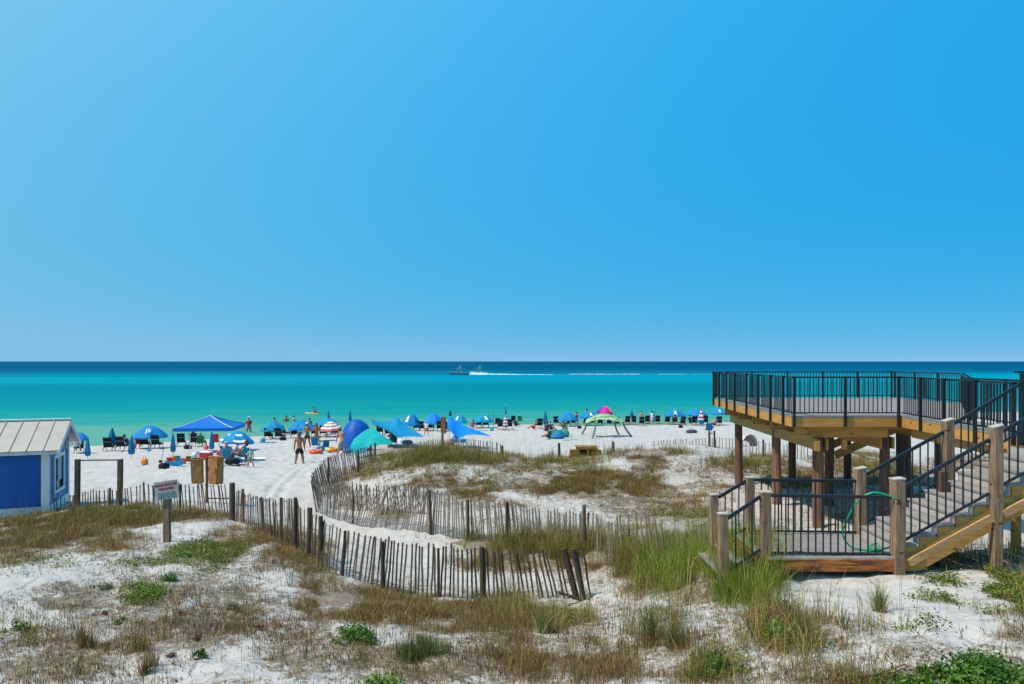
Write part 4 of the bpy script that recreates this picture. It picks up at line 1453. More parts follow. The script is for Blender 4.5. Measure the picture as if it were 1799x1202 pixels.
def make_chair():
    t = thing('beach_chair', 'x', 'beach chair')
    for sx_ in (-0.31, 0.31):
        mb = MB()
        mb.bar((sx_, -0.25, 0.30), (sx_, 1.35, 0.30), 0.04, 0.07)
        mb.build('side_rail', M_FRAMEW, t)
        for y_ in (-0.15, 1.2):
            MB().box((sx_, y_, 0.135), (0.05, 0.06, 0.27)).build('leg', M_FRAMEW, t)
        MB().bar((sx_, -0.02, 0.52), (sx_, 0.62, 0.52), 0.07, 0.03).build('armrest', M_FRAMEW, t)
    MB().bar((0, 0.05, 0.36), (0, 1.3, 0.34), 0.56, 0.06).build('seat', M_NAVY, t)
    bk = MB()
    bk.bar((0, 0.05, 0.36), (0, -0.38, 1.12), 0.60, 0.07, (0, 1, 0.6))
    b = bk.build('backrest', M_NAVY, t)
    MB().bar((-0.29, -0.235, 0.77), (0.29, -0.235, 0.77), 0.012, 0.05).build('strap', M_STRAP, b)
    MB().bar((-0.31, -0.30, 0.06), (0.31, -0.30, 0.06), 0.05, 0.05).build('foot_bar', M_FRAMEW, t)
    return t


_proto = {}


def place(kind, maker, loc, rz, label, group=None, scale=1.0):
    if kind not in _proto:
        o = maker()
        _proto[kind] = o
    else:
        o = copy_tree(_proto[kind])
    o.location = loc
    o.rotation_euler = (0, 0, rz)
    o.scale = (scale,) * 3
    o['label'] = label
    if group:
        o['group'] = group
    ORG[o.name] = Vector(loc)
    return o


GC = 'dark beach chairs facing the sea'
CHAIRS = [
    (187, 793, 0.05, 'left dark chair of the pair behind the closed umbrella nearest the tall post'),
    (209, 793, -0.05, 'right dark chair of the pair behind the closed umbrella nearest the tall post'),
    (251, 789, 0.05, 'left dark chair under the blue umbrella beside the big tent'),
    (271, 789, -0.03, 'right dark chair under the blue umbrella beside the big tent'),
    (316, 785, 0.1, 'leftmost dark chair under the royal blue canopy tent'),
    (338, 785, 0.0, 'middle dark chair under the royal blue canopy tent'),
    (469, 772, 0.05, 'left dark chair beneath the umbrella right of the person in red'),
    (488, 772, -0.15, 'right dark chair beneath the umbrella right of the person in red'),
    (516, 770, 0.05, 'dark chair half hidden behind the man in the wide hat'),
    (567, 767, 0.05, 'dark chair under the left part of the red striped umbrella'),
    (586, 767, 0.0, 'dark chair under the right part of the red striped umbrella'),
    (666, 765, 0.1, 'left dark chair in shade below the cerulean sail'),
    (681, 768, -0.1, 'right dark chair in shade below the cerulean sail'),
    (731, 757, 0.0, 'dark chair under the umbrella just right of the cerulean sail'),
    (757, 757, 0.05, 'left dark chair under the umbrella behind the brown board'),
    (772, 758, -0.05, 'right dark chair under the umbrella behind the brown board'),
    (841, 752, 0.05, 'left dark chair under the umbrella right of the bright blue sail'),
    (853, 752, -0.05, 'right dark chair under the umbrella right of the bright blue sail'),
    (879, 755, 0.0, 'left dark chair beside the closed red and white umbrella'),
    (895, 755, 0.0, 'right dark chair beside the closed red and white umbrella'),
    (948, 753, 0.2, 'reclined dark chair left of the closed blue umbrella in mid beach'),
    (977, 748, -0.1, 'single dark chair right of the closed blue umbrella in mid beach'),
    (998, 749, 0.9, 'left dark chair under the big blue umbrella left of the leaf print canopy'),
    (1008, 748, 0.2, 'right dark chair under the big blue umbrella left of the leaf print canopy'),
    (1030, 748, 0.1, 'first dark chair from the left behind the leaf print canopy'),
    (1041, 748, 0.0, 'second dark chair from the left behind the leaf print canopy'),
    (1055, 748, 0.0, 'third dark chair from the left behind the leaf print canopy'),
    (1071, 748, 0.0, 'fourth dark chair from the left behind the leaf print canopy'),
    (1103, 747, 0.05, 'left dark chair of the pair by the slim closed umbrella right of the canopy'),
    (1114, 747, -0.05, 'right dark chair of the pair by the slim closed umbrella right of the canopy'),
    (1138, 746, 0.0, 'dark chair between the two standing people near the water'),
    (1156, 746, -0.05, 'dark chair just right of the person in white near the water'),
    (1173, 746, 0.1, 'left dark chair under the umbrella with a white patch near the deck'),
    (1186, 746, -0.1, 'right dark chair under the umbrella with a white patch near the deck'),
    (1221, 747, 0.05, 'left dark chair by the closed red white and blue umbrella'),
    (1240, 747, -0.05, 'right dark chair by the closed red white and blue umbrella'),
    (1264, 747, 0.1, 'dark chair under the umbrella cut off by the deck corner'),
    (742, 757, 0.0, 'dark chair between the umbrella pair right of the cerulean sail'),
    (783, 758, 0.1, 'low dark chair immediately left of the brown board post'),
    (497, 767, -0.6, 'dark chair turned sideways between two blue umbrellas behind the wide hat man'),
    (552, 768, 0.1, 'dark chair behind the woman in orange'),
    (1128, 749, 0.0, 'low dark chair at the feet of the sandy coloured person'),
    (1200, 749, 0.3, 'dark chair between two blue umbrellas near the deck'),
    (1085, 749, 0.0, 'dark chair at the right leg of the leaf print canopy'),
    (136, 796, 0.2, 'dark chair behind the shed corner under the small blue umbrella'),
]
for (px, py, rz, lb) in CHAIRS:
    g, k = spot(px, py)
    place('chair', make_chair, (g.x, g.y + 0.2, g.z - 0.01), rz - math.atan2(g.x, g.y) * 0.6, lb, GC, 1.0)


def make_camp_chair(m_):
    def f():
        t = thing('camp_chair', 'x', 'camp chair')
        for sx_ in (-0.27, 0.27):
            MB().bar((sx_, -0.25, 0.0), (sx_, 0.28, 0.42), 0.025, 0.025).build('leg', M_ALU, t)
            MB().bar((sx_, 0.28, 0.0), (sx_, -0.3, 0.95), 0.025, 0.025).build('leg', M_ALU, t)
            MB().bar((sx_, -0.2, 0.58), (sx_, 0.3, 0.56), 0.05, 0.025).build('armrest', M_ALU, t)
        MB().bar((0, -0.18, 0.36), (0, 0.3, 0.42), 0.50, 0.03).build('seat', m_, t)
        MB().bar((0, -0.17, 0.38), (0, -0.33, 0.98), 0.52, 0.03, (0, 1, 0.2)).build('backrest', m_, t)
        return t
    return f


CC = [(1245, 762, 0.1, M_UDARK, 'navy', 'lone blue folding camp chair standing on open sand left of the deck', 1.15),
      (378, 785, 0.0, M_REDC, 'red', 'red folding chair at the right side of the canopy tent', 1.1),
      (353, 786, 0.0, M_GRNC, 'green', 'green folding chair with a seated person under the canopy tent', 1.0),
      (914, 744, -0.3, M_GRNC, 'green', 'empty dark green folding chair at the water edge', 1.0),
      (901, 744, 0.2, M_NAVY, 'dark', 'dark folding chair beside the green one at the water edge', 1.05),
      (873, 750, 0.3, M_NAVY, 'dark', 'dark folding chair left of the closed red and white umbrella', 1.05),
      (398, 813, 0.1, M_TQ, 'tq', 'turquoise folding chair draped with cloth under the striped blue umbrella', 0.9),
      (429, 812, 0.7, M_SAIL, 'sky', 'pale blue folding chair of the woman under the striped blue umbrella', 0.85),
      (555, 790, -0.3, M_UDARK, 'navy', 'blue folding chair with a bag behind the orange swim ring', 0.95),
      (572, 792, 0.3, M_UDARK, 'navy', 'low blue folding chair between swim ring and bending man', 0.8),
      (690, 785, 0.4, M_GRNC, 'green', 'green and dark folding chair under the tip of the teal sail', 0.95)]
for (px, py, rz, m_, kd, lb, sc) in CC:
    g, k = spot(px, py)
    place('camp' + kd, make_camp_chair(m_), (g.x, g.y, g.z - 0.01), rz - math.atan2(g.x, g.y) * 0.6, lb, 'folding camp chairs on the beach', sc)


def umbrella(px, ytop, wpx, yrim, ybase, mats, label, mfun=None, tilt=(0, 0), logo=None, n_=8, d_off=0.0, pole_m=None, sharp=0.0):
    g, k = spot(px, ybase)
    t = thing('beach_umbrella', label, 'umbrella', (g.x, g.y, g.z), 0.3 + rnd.random(), group='open beach umbrellas')
    zt = CZ - (ytop - HY) * k - g.z
    zr_ = CZ - (yrim - HY) * k - g.z
    rad = wpx * k / 2
    hh = max(zt - zr_, 0.25 * rad)
    rt = Matrix.Rotation(R(tilt[0]), 3, 'X') @ Matrix.Rotation(R(tilt[1]), 3, 'Y')
    MB().tube([(0, 0, -0.1), (0, 0, zt)], 0.024, 7).build('pole', pole_m or M_ALU, t)
    mb = MB()
    m_ = 7
    N = n_ * 3
    rows = []
    for j in range(m_ + 1):
        t_ = j / m_
        r_ = rad * (0.02 + 0.98 * t_)
        z_ = hh * (1 - (t_ ** (1.75 - sharp)))
        row = []
        for q in range(N):
            th = 2 * math.pi * q / N
            ph = (q % 3) / 3
            cusp = 4 * ph * (1 - ph)
            rr = r_ * (1 - 0.06 * cusp * t_)
            row.append(rt @ Vector((rr * math.cos(th), rr * math.sin(th), z_ - 0.055 * rad * cusp * t_)) + Vector((0, 0, zr_ + 0.01)))
        row.append(row[0])
        rows.append(row)
    # valance
    row = [Vector((p.x, p.y, p.z - 0.11)) for p in rows[-1]]
    rows.append(row)
    mb.grid(rows, mfun=(lambda j, q: mfun(j, q // 3)) if mfun else None)
    can = mb.build('canopy', mats, t)
    MB().tube([(0, 0, zt - 0.02), (0, 0, zt + 0.10)], [0.03, 0.01], 6).build('finial', pole_m or M_ALU, t)
    for q in range(n_):
        th = 2 * math.pi * q / n_
        p0 = rt @ Vector((0.04, 0, hh * 0.55)) + Vector((0, 0, zr_))
        p1 = rt @ Vector((rad * 0.55 * math.cos(th), rad * 0.55 * math.sin(th), hh * 0.62)) + Vector((0, 0, zr_))
        MB().tube([Vector((0, 0, zr_ + hh * 0.2)), p1], 0.008, 4).build('rib', M_ALU, t)
    if logo:
        # printed emblem on the panel that faces the camera
        a, txt, sz = logo
        ang = -math.pi / 2 + a - t.rotation_euler[2]
        pts = []
        t0, t1 = 0.42, 0.86
        if txt is None:
            mb = MB()
            rows = []
            for j in range(4):
                t_ = t0 + (t1 - t0) * j / 3
                z_ = hh * (1 - (t_ ** (1.75 - sharp))) + 0.025
                rows.append([rt @ Vector((rad * t_ * math.cos(ang + dq), rad * t_ * math.sin(ang + dq), z_)) + Vector((0, 0, zr_ + 0.01)) for dq in (-0.17, -0.06, 0.06, 0.17)])
            mb.grid(rows)
            mb.build('white_emblem', M_WCANV, can)
        else:
            tm = 0.70
            slope = math.atan2(hh * (1.75 - sharp) * tm ** (0.75 - sharp), rad)
            z_ = hh * (1 - (tm ** (1.75 - sharp))) + 0.10
            e = Euler((slope, 0, ang + math.pi / 2), 'XYZ')
            flat_text(txt, sz, rt @ Vector((rad * tm * math.cos(ang) * 1.03, rad * tm * math.sin(ang) * 1.03, z_)) + Vector((0, 0, zr_ + 0.01)), e, M_WCANV, 'emblem', can, 0.012)
    return t


striper = lambda j, q: 1 if (j in (1, 3, 5)) else 0
umbrella(140, 760, 30, 771, 797, [M_UBLUE], 'small blue umbrella half hidden behind the shed roof')
umbrella(263, 748, 58, 766, 788, [M_UBLUE], 'open blue umbrella with white lettering between tall posts and canopy tent', logo=(0.35, 'JS', 0.55))
umbrella(417, 757, 58, 775, 809, [M_UBLUE, M_WCANV, M_SAIL], 'light and dark blue ring striped umbrella shading the seated family', mfun=lambda j, q: (2 if j in (1, 4) else (1 if j in (3, 6) and q % 2 else 0)), tilt=(0, 4), sharp=0.3)
umbrella(479, 740, 44, 754, 771, [M_UBLUE2], 'open teal blue umbrella over two dark chairs right of the person in red')
umbrella(530, 738, 47, 752, 770, [M_UBLUE], 'open blue umbrella behind the white capped man')
umbrella(575, 735, 40, 745, 763, [M_UBLUE2], 'open blue umbrella mostly hidden behind the red striped one')
umbrella(581, 740, 40, 753, 768, [M_PINKC, M_WCANV], 'red and white ring striped umbrella left of the deep blue dome tent', mfun=striper, tilt=(0, -6), sharp=0.4)
umbrella(722, 727, 37, 744, 757, [M_UBLUE], 'open blue umbrella with white patch just right of the cerulean sail', logo=(-0.4, None, 0), tilt=(4, 0))
umbrella(761, 726, 37, 742, 757, [M_SAIL2], 'bright blue umbrella over chairs behind the brown board', tilt=(0, -4))
umbrella(808, 729, 28, 741, 755, [M_UBLUE2], 'teal blue umbrella partly behind the bright blue sail', logo=(-0.5, None, 0))
umbrella(848, 729, 40, 739, 752, [M_UBLUE2], 'teal blue umbrella right of the bright blue sail', logo=(0.5, None, 0))
umbrella(997, 725, 38, 736, 749, [M_UBLUE], 'open blue umbrella left of the leaf print canopy')
umbrella(1035, 723, 33, 732, 748, [M_UBLUE], 'blue umbrella with white patch behind the leaf print canopy', logo=(0.2, None, 0))
umbrella(1062, 714, 31, 724, 746, [M_MAG, M_PURP, M_YEL], 'rainbow coloured umbrella rising above the leaf print canopy', mfun=lambda j, q: (0, 0, 1, 1, 0, 0, 2, 0)[q % 8])
umbrella(1185, 720, 38, 729, 746, [M_UBLUE], 'open blue umbrella with white patch two umbrellas left of the deck corner', logo=(-0.1, None, 0))
umbrella(1223, 719, 38, 728, 747, [M_UBLUE], 'plain open blue umbrella next but one to the deck corner')
umbrella(1261, 718, 27, 726, 747, [M_UBLUE], 'blue umbrella with white patch partly cut off by the deck corner', logo=(0.1, None, 0))
umbrella(1697, 705, 22, 715, 730, [M_REDC], 'red umbrella seen through the deck railing on the far right')


def closed_umbrella(px, ytop, ybot, ybase, mats, label, w=0.17, stripes=None, pole_top=0.0):
    g, k = spot(px, ybase)
    t = thing('closed_umbrella', label, 'closed umbrella', (g.x, g.y, g.z), rnd.random() * 6, group='furled beach umbrellas')
    zt = CZ - (ytop - HY) * k - g.z
    zb_ = max(CZ - (ybot - HY) * k - g.z, 0.02)
    MB().tube([(0, 0, -0.1), (0, 0, zt + 0.03 + pole_top)], 0.022, 6).build('pole', M_ALU, t)
    mb = MB()
    m_, N = 8, 12
    for j in range(m_ + 1):
        t_ = j / m_
        r_ = w * (0.15 + 0.85 * math.sin(min(1, t_ * 1.15) * 1.5)) * (1 if j < m_ else 0.8)
        for q in range(N):
            th = 2 * math.pi * q / N + 0.4 * t_
            rr = r_ * (1 + 0.22 * (1 if q % 2 else -1))
            mb.v.append((rr * math.cos(th), rr * math.sin(th), zt + (zb_ - zt) * t_))
    for j in range(m_):
        for q in range(N):
            mb.f.append((j * N + q, (j + 1) * N + q, (j + 1) * N + (q + 1) % N, j * N + (q + 1) % N))
            mb.m.append(stripes(j) if stripes else 0)
    mb.build('canopy', mats, t)
    MB().tube([(0, 0, zb_ + (zt - zb_) * 0.25 - 0.03), (0, 0, zb_ + (zt - zb_) * 0.25 + 0.03)], w * 1.16, 10).build('tie_strap', M_UDARK, t)
    return t


closed_umbrella(154, 769, 801, 806, [M_UDARK], 'closed blue umbrella standing right of the shed roof', 0.15)
closed_umbrella(197, 752, 783, 792, [M_UDARK], 'closed blue umbrella in front of the far left pair of chairs', 0.27)
closed_umbrella(231, 766, 798, 806, [M_UDARK], 'closed blue umbrella just above the right tall timber post', 0.17)
closed_umbrella(304, 760, 794, 803, [M_UDARK], 'closed blue umbrella against the left front leg of the canopy tent', 0.14)
closed_umbrella(372, 758, 789, 798, [M_UDARK], 'closed blue umbrella standing under the middle of the canopy tent', 0.14)
closed_umbrella(577, 721, 740, 756, [M_UDARK], 'closed blue umbrella left of two rising above the red striped one', 0.16)
closed_umbrella(615, 721, 740, 757, [M_UDARK], 'closed blue umbrella rising just behind the deep blue dome tent', 0.16)
closed_umbrella(791, 720, 731, 757, [M_DPOLE], 'dark closed umbrella rising above the peak of the bright blue sail', 0.16)
closed_umbrella(888, 731, 753, 757, [M_PINKC, M_WCANV, M_NAVY], 'closed red and white striped umbrella between two dark chairs', 0.24, stripes=lambda j: j % 2)
closed_umbrella(958, 722, 746, 754, [M_UDARK], 'closed blue umbrella standing alone in mid beach', 0.22)
closed_umbrella(1074, 722, 733, 746, [M_UDARK], 'closed blue umbrella just right of the rainbow umbrella', 0.16)
closed_umbrella(1110, 720, 732, 747, [M_UDARK], 'closed blue umbrella behind the pair of chairs right of the leaf canopy', 0.18)
closed_umbrella(1149, 720, 742, 747, [M_UDARK], 'slim closed blue umbrella beside the person in white', 0.09)
closed_umbrella(1232, 718, 745, 749, [M_REDC, M_WCANV, M_UDARK], 'closed red white and blue striped umbrella before the deck corner', 0.27, stripes=lambda j: 2 if j >= 6 else j % 2)
closed_umbrella(888.5, 712, 728, 757, [M_UDARK], 'thin dark furled umbrella on a tall pole above the red striped one', 0.08)
g, k = spot(867, 752)
fp = thing('fishing_pole', 'thin tall dark pole stuck in sand right of the teal umbrella', 'pole', tuple(g))
MB().tube([(0, 0, -0.1), (0, 0, 37 * k)], [0.022, 0.012], 6).build('rod', M_DPOLE, fp)

# canopy tent
g, k = spot(356, 797)
tent = thing('canopy_tent', 'royal blue pop up canopy tent with white seams and white legs', 'canopy tent', (g.x, g.y, g.z), R(7))
hw = 52 * k * 0.97
dp_ = hw * 0.95
e1 = CZ - (752.5 - HY) * k - g.z
pk = CZ - (729 - HY) * (k * 1.05) - g.z
mb = MB()
c4 = [(-hw, 0), (hw, 0), (hw, 2 * dp_), (-hw, 2 * dp_)]
for s_ in range(4):
    a, b = c4[s_], c4[(s_ + 1) % 4]
    rows = []
    for j in range(7):
        t_ = j / 6
        zz = e1 + (pk - e1) * (t_ ** 1.25)
        row = []
        for q in range(7):
            u_ = q / 6
            ex, ey = a[0] + (b[0] - a[0]) * u_, a[1] + (b[1] - a[1]) * u_
            sag_ = -0.05 * math.sin(math.pi * u_) * math.sin(math.pi * t_)
            row.append((ex * (1 - t_), ey + (dp_ - ey) * t_, zz + sag_))
        rows.append(row)
    mb.grid(rows)
tr = mb.build('roof', M_TENT, tent, smooth='all')
for s_ in range(4):
    a, b = c4[s_], c4[(s_ + 1) % 4]
    d_ = Vector((b[0] - a[0], b[1] - a[1], 0)).normalized()
    nr_ = Vector((d_.y, -d_.x, 0)) * 0.012
    pa, pb = Vector((a[0], a[1], 0)), Vector((b[0], b[1], 0))
    v_ = MB()
    rows = []
    for zz in (e1 + 0.01, e1 - 0.11, e1 - 0.22):
        rows.append([pa.lerp(pb, q / 8) + nr_ * (1 + 0.5 * (q % 2)) + Vector((0, 0, zz)) for q in range(9)])
    v_.grid(rows)
    v_.build('valance', M_TENT, tr)
    hp = [(a[0] * (1 - t_), a[1] + (dp_ - a[1]) * t_, e1 + (pk - e1) * (t_ ** 1.25) + 0.015) for t_ in (0, .2, .4, .6, .8, 1)]
    MB().tube(hp, 0.022, 5).build('seam', M_WCANV if s_ in (0, 1) else M_TENT, tr)
    lz = h1(g.x + a[0], g.y + a[1]) - g.z
    MB().bar((a[0] * 0.985, a[1] + (0.03 if a[1] == 0 else -0.03), lz - 0.05), (a[0] * 0.985, a[1] + (0.03 if a[1] == 0 else -0.03), e1), 0.045, 0.045, (0, 1, 0)).build('leg', M_WHITE, tent)


def cloth(name, label, cat, back, front, n_=12, m_=7, sag_=0.1, material=None, poles=(), extra=None):
    """stretched cloth between two rows of world points"""
    b, f_ = spline(back, 6), spline(front, 6)
    def at(c, t_):
        x_ = t_ * (len(c) - 1)
        i = min(int(x_), len(c) - 2)
        return c[i].lerp(c[i + 1], x_ - i)
    base = f_[len(f_) // 2].copy()
    base.z = h1(base.x, base.y)
    t = thing(name, label, cat, tuple(base))
    rows = []
    for j in range(m_ + 1):
        v_ = j / m_
        row = []
        for q in range(n_ + 1):
            u_ = q / n_
            p = at(b, u_).lerp(at(f_, u_), v_)
            p.z += sag_ * math.sin(math.pi * v_) * math.sin(math.pi * u_)
            row.append(p)
        rows.append(row)
    mb = MB()
    mb.grid(rows)
    mb.grid([[p + Vector((0, 0, -0.012)) for p in reversed(r_)] for r_ in rows])
    o = mb.build('fabric', material, t, smooth='all', world=True)
    for (pa, h_) in poles:
        gz_ = h1(pa.x, pa.y)
        MB().tube([Vector((pa.x, pa.y, gz_ - 0.05)), pa], 0.022, 6).build('pole', M_ALU, t, world=True)
    return t


# deep blue dome shelter
g, k = spot(628, 792)
dome = thing('dome_tent', 'deep royal blue dome beach tent open to the right with arched edge', 'beach tent', (g.x, g.y, g.z), R(-18))
rows = []
W, Hh = 30 * k, 57 * k
for j in range(13):
    a = math.pi * j / 12
    row = []
    for q in range(9):
        t_ = q / 8
        sw = R(-25 + 105 * t_)
        rr = Hh * (1 - 0.25 * t_ * t_)
        row.append((-W * math.cos(a) * (1 - 0.2 * t_), -0.2 - 1.15 * math.sin(sw) * math.sin(a) ** 0.8, max(0.0, rr * math.sin(a) ** 0.75 * math.cos(sw))))
    rows.append(row)
mb = MB()
mb.grid(rows)
mb.grid([[(p[0] * 0.985, p[1] + 0.02, p[2] * 0.985) for p in reversed(r_)] for r_ in rows])
mb.build('shell', M_DOME, dome, smooth='all')
MB().tube([r_[0] for r_ in rows], 0.02, 6).build('arch_pole', M_NAVY, dome)
MB().tube([r_[4] for r_ in rows], 0.018, 6).build('arch_pole', M_DOME, dome)
MB().box((0, 0.35, 0.015), (W * 1.8, 1.2, 0.02)).build('floor', M_DOME, dome)

da, db = 44.6, 42.6
cloth('sun_sail', 'teal stretched sun sail sloping to the sand in front of the dome tent', 'sun sail',
      [P(622, 771, da), P(640, 757, da + .6), P(655, 752, da + 1), P(668, 762, da), P(691, 777, da - .6)],
      [P(614, 786, db), P(622, 797, db - .4), P(640, 795, db), P(652, 784, db + .4), P(690, 779, da - .9)], material=M_TEAL, sag_=0.12,
      poles=[(P(641, 757, da + .6), 0), (P(657, 753, da + 1), 0)])
da, db = 57.0, 50.5
cloth('sun_sail', 'large cerulean stretched sun sail with two peaks beside the dome tent', 'sun sail',
      [P(651, 735, da), P(667, 741, da), P(686, 739, da), P(697, 731, da), P(708, 744, da - 1), P(744, 766, da - 5)],
      [P(654, 745, db + 3), P(672, 752, db + 1), P(688, 761, db), P(699, 768.5, db), P(716, 767, db + .5), P(745, 767.5, db + 1.2)], material=M_SAIL, sag_=-0.15,
      poles=[(P(652, 736, da), 0), (P(697, 732, da), 0)])
da, db = 55.0, 51.0
cloth('sun_sail', 'bright blue stretched sun sail with a tall peak right of the brown board', 'sun sail',
      [P(786, 736, da), P(790, 732.5, da), P(797, 735, da), P(812, 746, da - .8), P(838, 756, da - 2), P(861, 765, da - 3.4)],
      [P(786, 752, db + 1.5), P(794, 760, db + .5), P(800, 766, db), P(807, 769.5, db), P(826, 763, db + .3), P(861, 766, da - 3.8)], material=M_SAIL2, sag_=-0.1,
      poles=[(P(790, 733, da), 0), (P(807, 769, db), 0)])
# leaf print canopy on four bowed sleeves
g, k = spot(1062, 768)
da = g.y
lc = cloth('beach_canopy', 'green leaf print beach canopy on four bowed legs', 'beach canopy',
           [P(1030, 737, da + 2.2), P(1046, 729, da + 2.2), P(1062, 726.5, da + 2.2), P(1078, 730, da + 2.2), P(1094, 737, da + 2.2)],
           [P(1028, 744, da), P(1045, 739, da), P(1061, 737, da), P(1079, 739.5, da), P(1096, 744, da)], material=M_LEAFC, sag_=0.15)
for (p0, p1, dd) in (((1031, 740), (1022, 763), 2.2), ((1046, 737), (1040, 770), -0.6), ((1080, 736), (1087, 763), 2.2), ((1094, 741), (1110, 767), -0.2)):
    a = P(*p0, da + (dd if dd > 1 else 0))
    gg = G(*p1)
    mid = a.lerp(gg, 0.5) + Vector(((0.12 if p1[0] < 1062 else -0.12), 0, 0.0))
    MB().tube(spline([a, mid, gg + Vector((0, 0, -0.03))], 5), [0.085] * 11, 8).build('leg_sleeve', M_GTUBE, lc, smooth=True, world=True)
# pale low tent behind the pilings
g, k = spot(1318, 784)
pt = thing('pale_shelter', 'low off white cloth beach shelter seen between the deck pilings', 'beach shelter', tuple(g))
rows = []
for j in range(7):
    a = math.pi * j / 6
    rows.append([(-14 * k * math.cos(a) * (1 - 0.2 * t_), 1.3 * t_, 24 * k * math.sin(a) ** 0.8 * (1 - 0.65 * t_ ** 2)) for t_ in (0, .25, .5, .75, 1)])
MB().grid(rows).build('shell', mat('offwhite_cloth', (0.55, 0.53, 0.51), 0.8, var=0.1), pt, smooth='all')
MB().tube([r_[0] for r_ in rows], 0.02, 6).build('arch_pole', M_ALU, pt)

# ------------------------------------------------------------------ loose things on the beach


def loose(name, label, cat, px, py, build, group=None, dz=0.0):
    g, k = spot(px, py)
    t = thing(name, label, cat, (g.x, g.y, g.z + dz), rnd.uniform(-.4, .4), group)
    build(t, k)
    return t


def b_cooler(t, k):
    MB().box((0, 0, 0.21), (0.66, 0.36, 0.40), taper=1.05).build('body', M_REDP, t)
    MB().box((0, 0, 0.44), (0.70, 0.40, 0.06), taper=0.94).build('lid', M_WCANV, t)
    MB().tube([(-0.36, -0.1, 0.3), (-0.40, 0, 0.36), (-0.36, 0.1, 0.3)], 0.015, 5).build('handle', M_WCANV, t)


def torus(mb, R_, r_, z_, mf=None, n1=22, n2=9):
    b = len(mb.v)
    for i in range(n1):
        a = 2 * math.pi * i / n1
        for j in range(n2):
            c = 2 * math.pi * j / n2
            mb.v.append(((R_ + r_ * math.cos(c)) * math.cos(a), (R_ + r_ * math.cos(c)) * math.sin(a), z_ + r_ * math.sin(c)))
    for i in range(n1):
        for j in range(n2):
            mb.f.append((b + i * n2 + j, b + ((i + 1) % n1) * n2 + j, b + ((i + 1) % n1) * n2 + (j + 1) % n2, b + i * n2 + (j + 1) % n2))
            mb.m.append(mf(i) if mf else 0)


def b_ring(t, k):
    mb = MB()
    torus(mb, 0.33, 0.13, 0.13)
    mb.build('ring', M_TUBER, t, smooth='all')
    MB().tube([(0.28, 0.2, 0.25), (0.36, 0.2, 0.3), (0.44, 0.15, 0.2)], 0.02, 5).build('handle', M_WCANV, t)


def b_float(t, k):
    mb = MB()
    torus(mb, 0.36, 0.12, 0.12, lambda i: (i // 4) % 3)
    mb.build('ring', [M_YEL, M_ORNG, M_GRNC], t, smooth='all')
    MB().tube([(0, -0.4, 0.2), (0, 0, 0.1), (0, 0.4, 0.2)], 0.02, 5).build('rope', M_WCANV, t)


def b_ball(m_):
    def f(t, k):
        mb = MB().sphere((0, 0, 0.2), 0.2, 14, 9)
        mb.build('ball', m_, t, smooth='all')
        MB().sphere((0.02, -0.19, 0.25), 0.03, 6, 4).build('valve', M_WCANV, t)
    return f


def b_bucket(m_):
    def f(t, k):
        mb = MB()
        mb.lathe([(0.01, 0.01), (0.13, 0.0), (0.17, 0.28), (0.18, 0.29), (0.155, 0.27), (0.12, 0.03), (0.01, 0.03)], 14)
        mb.build('pail', m_, t, smooth=True)
        MB().tube([(-0.17, 0, 0.27), (-0.1, 0.05, 0.40), (0.1, 0.05, 0.40), (0.17, 0, 0.27)], 0.01, 5).build('handle', M_WCANV, t)
    return f


def b_bag(m_, w=0.6):
    def f(t, k):
        mb = MB()
        mb.lathe([(0.01, 0.0), (w * 0.55, 0.02), (w * 0.6, 0.14), (w * 0.5, 0.28), (w * 0.25, 0.33), (0.01, 0.34)], 12)
        mb.v = [(x_, y_ * 0.6, z_) for x_, y_, z_ in mb.v]
        mb.build('sack', m_, t, smooth=True)
        MB().tube([(-w * .3, 0, 0.3), (-w * .1, 0.0, 0.46), (w * .1, 0, 0.46), (w * .3, 0, 0.3)], 0.015, 5).build('handle', m_, t)
    return f


def b_boat(t, k):
    mb = MB()
    rows = []
    for i in range(9):
        s_ = -1 + 2 * i / 8
        w = 0.2 * (1 - abs(s_) ** 2.5)
        rows.append([(s_ * 0.45, -w, 0.20 + 0.06 * abs(s_)), (s_ * 0.42, -w * .6, 0.03), (s_ * 0.42, w * .6, 0.03), (s_ * 0.45, w, 0.20 + 0.06 * abs(s_))])
    mb.grid(rows)
    mb.build('hull', M_SAIL, t, smooth=True)
    MB().bar((-0.3, 0, 0.15), (0.3, 0, 0.15), 0.1, 0.03).build('seat', M_WCANV, t)


def b_shovel(t, k):
    MB().tube([(0, 0, 0.05), (0.12, 0.02, 0.75)], 0.014, 6).build('shaft', M_DPOLE, t)
    MB().bar((-0.06, 0, 0.0), (-0.01, 0, 0.14), 0.18, 0.02, (0, 1, 0)).build('blade', M_NAVY, t)
    MB().bar((0.06, 0.02, 0.76), (0.18, 0.02, 0.75), 0.02, 0.02).build('grip', M_NAVY, t)


def b_board(m_):
    def f(t, k):
        mb = MB()
        pts = []
        for i in range(16):
            a = 2 * math.pi * i / 16
            pts.append((0.75 * math.cos(a), 0.27 * math.sin(a) * (1 - 0.2 * math.cos(a))))
        kk = 16
        mb.add([(x_, y_, 0.03) for x_, y_ in pts] + [(x_, y_, 0.09) for x_, y_ in pts], [tuple(reversed(range(kk))), tuple(range(kk, 2 * kk))] + [(i, (i + 1) % kk, (i + 1) % kk + kk, i + kk) for i in range(kk)])
        mb.build('deck', m_, t)
        MB().bar((-0.6, 0, 0.095), (0.6, 0, 0.095), 0.05, 0.008).build('stripe', M_UDARK, t)
    return f


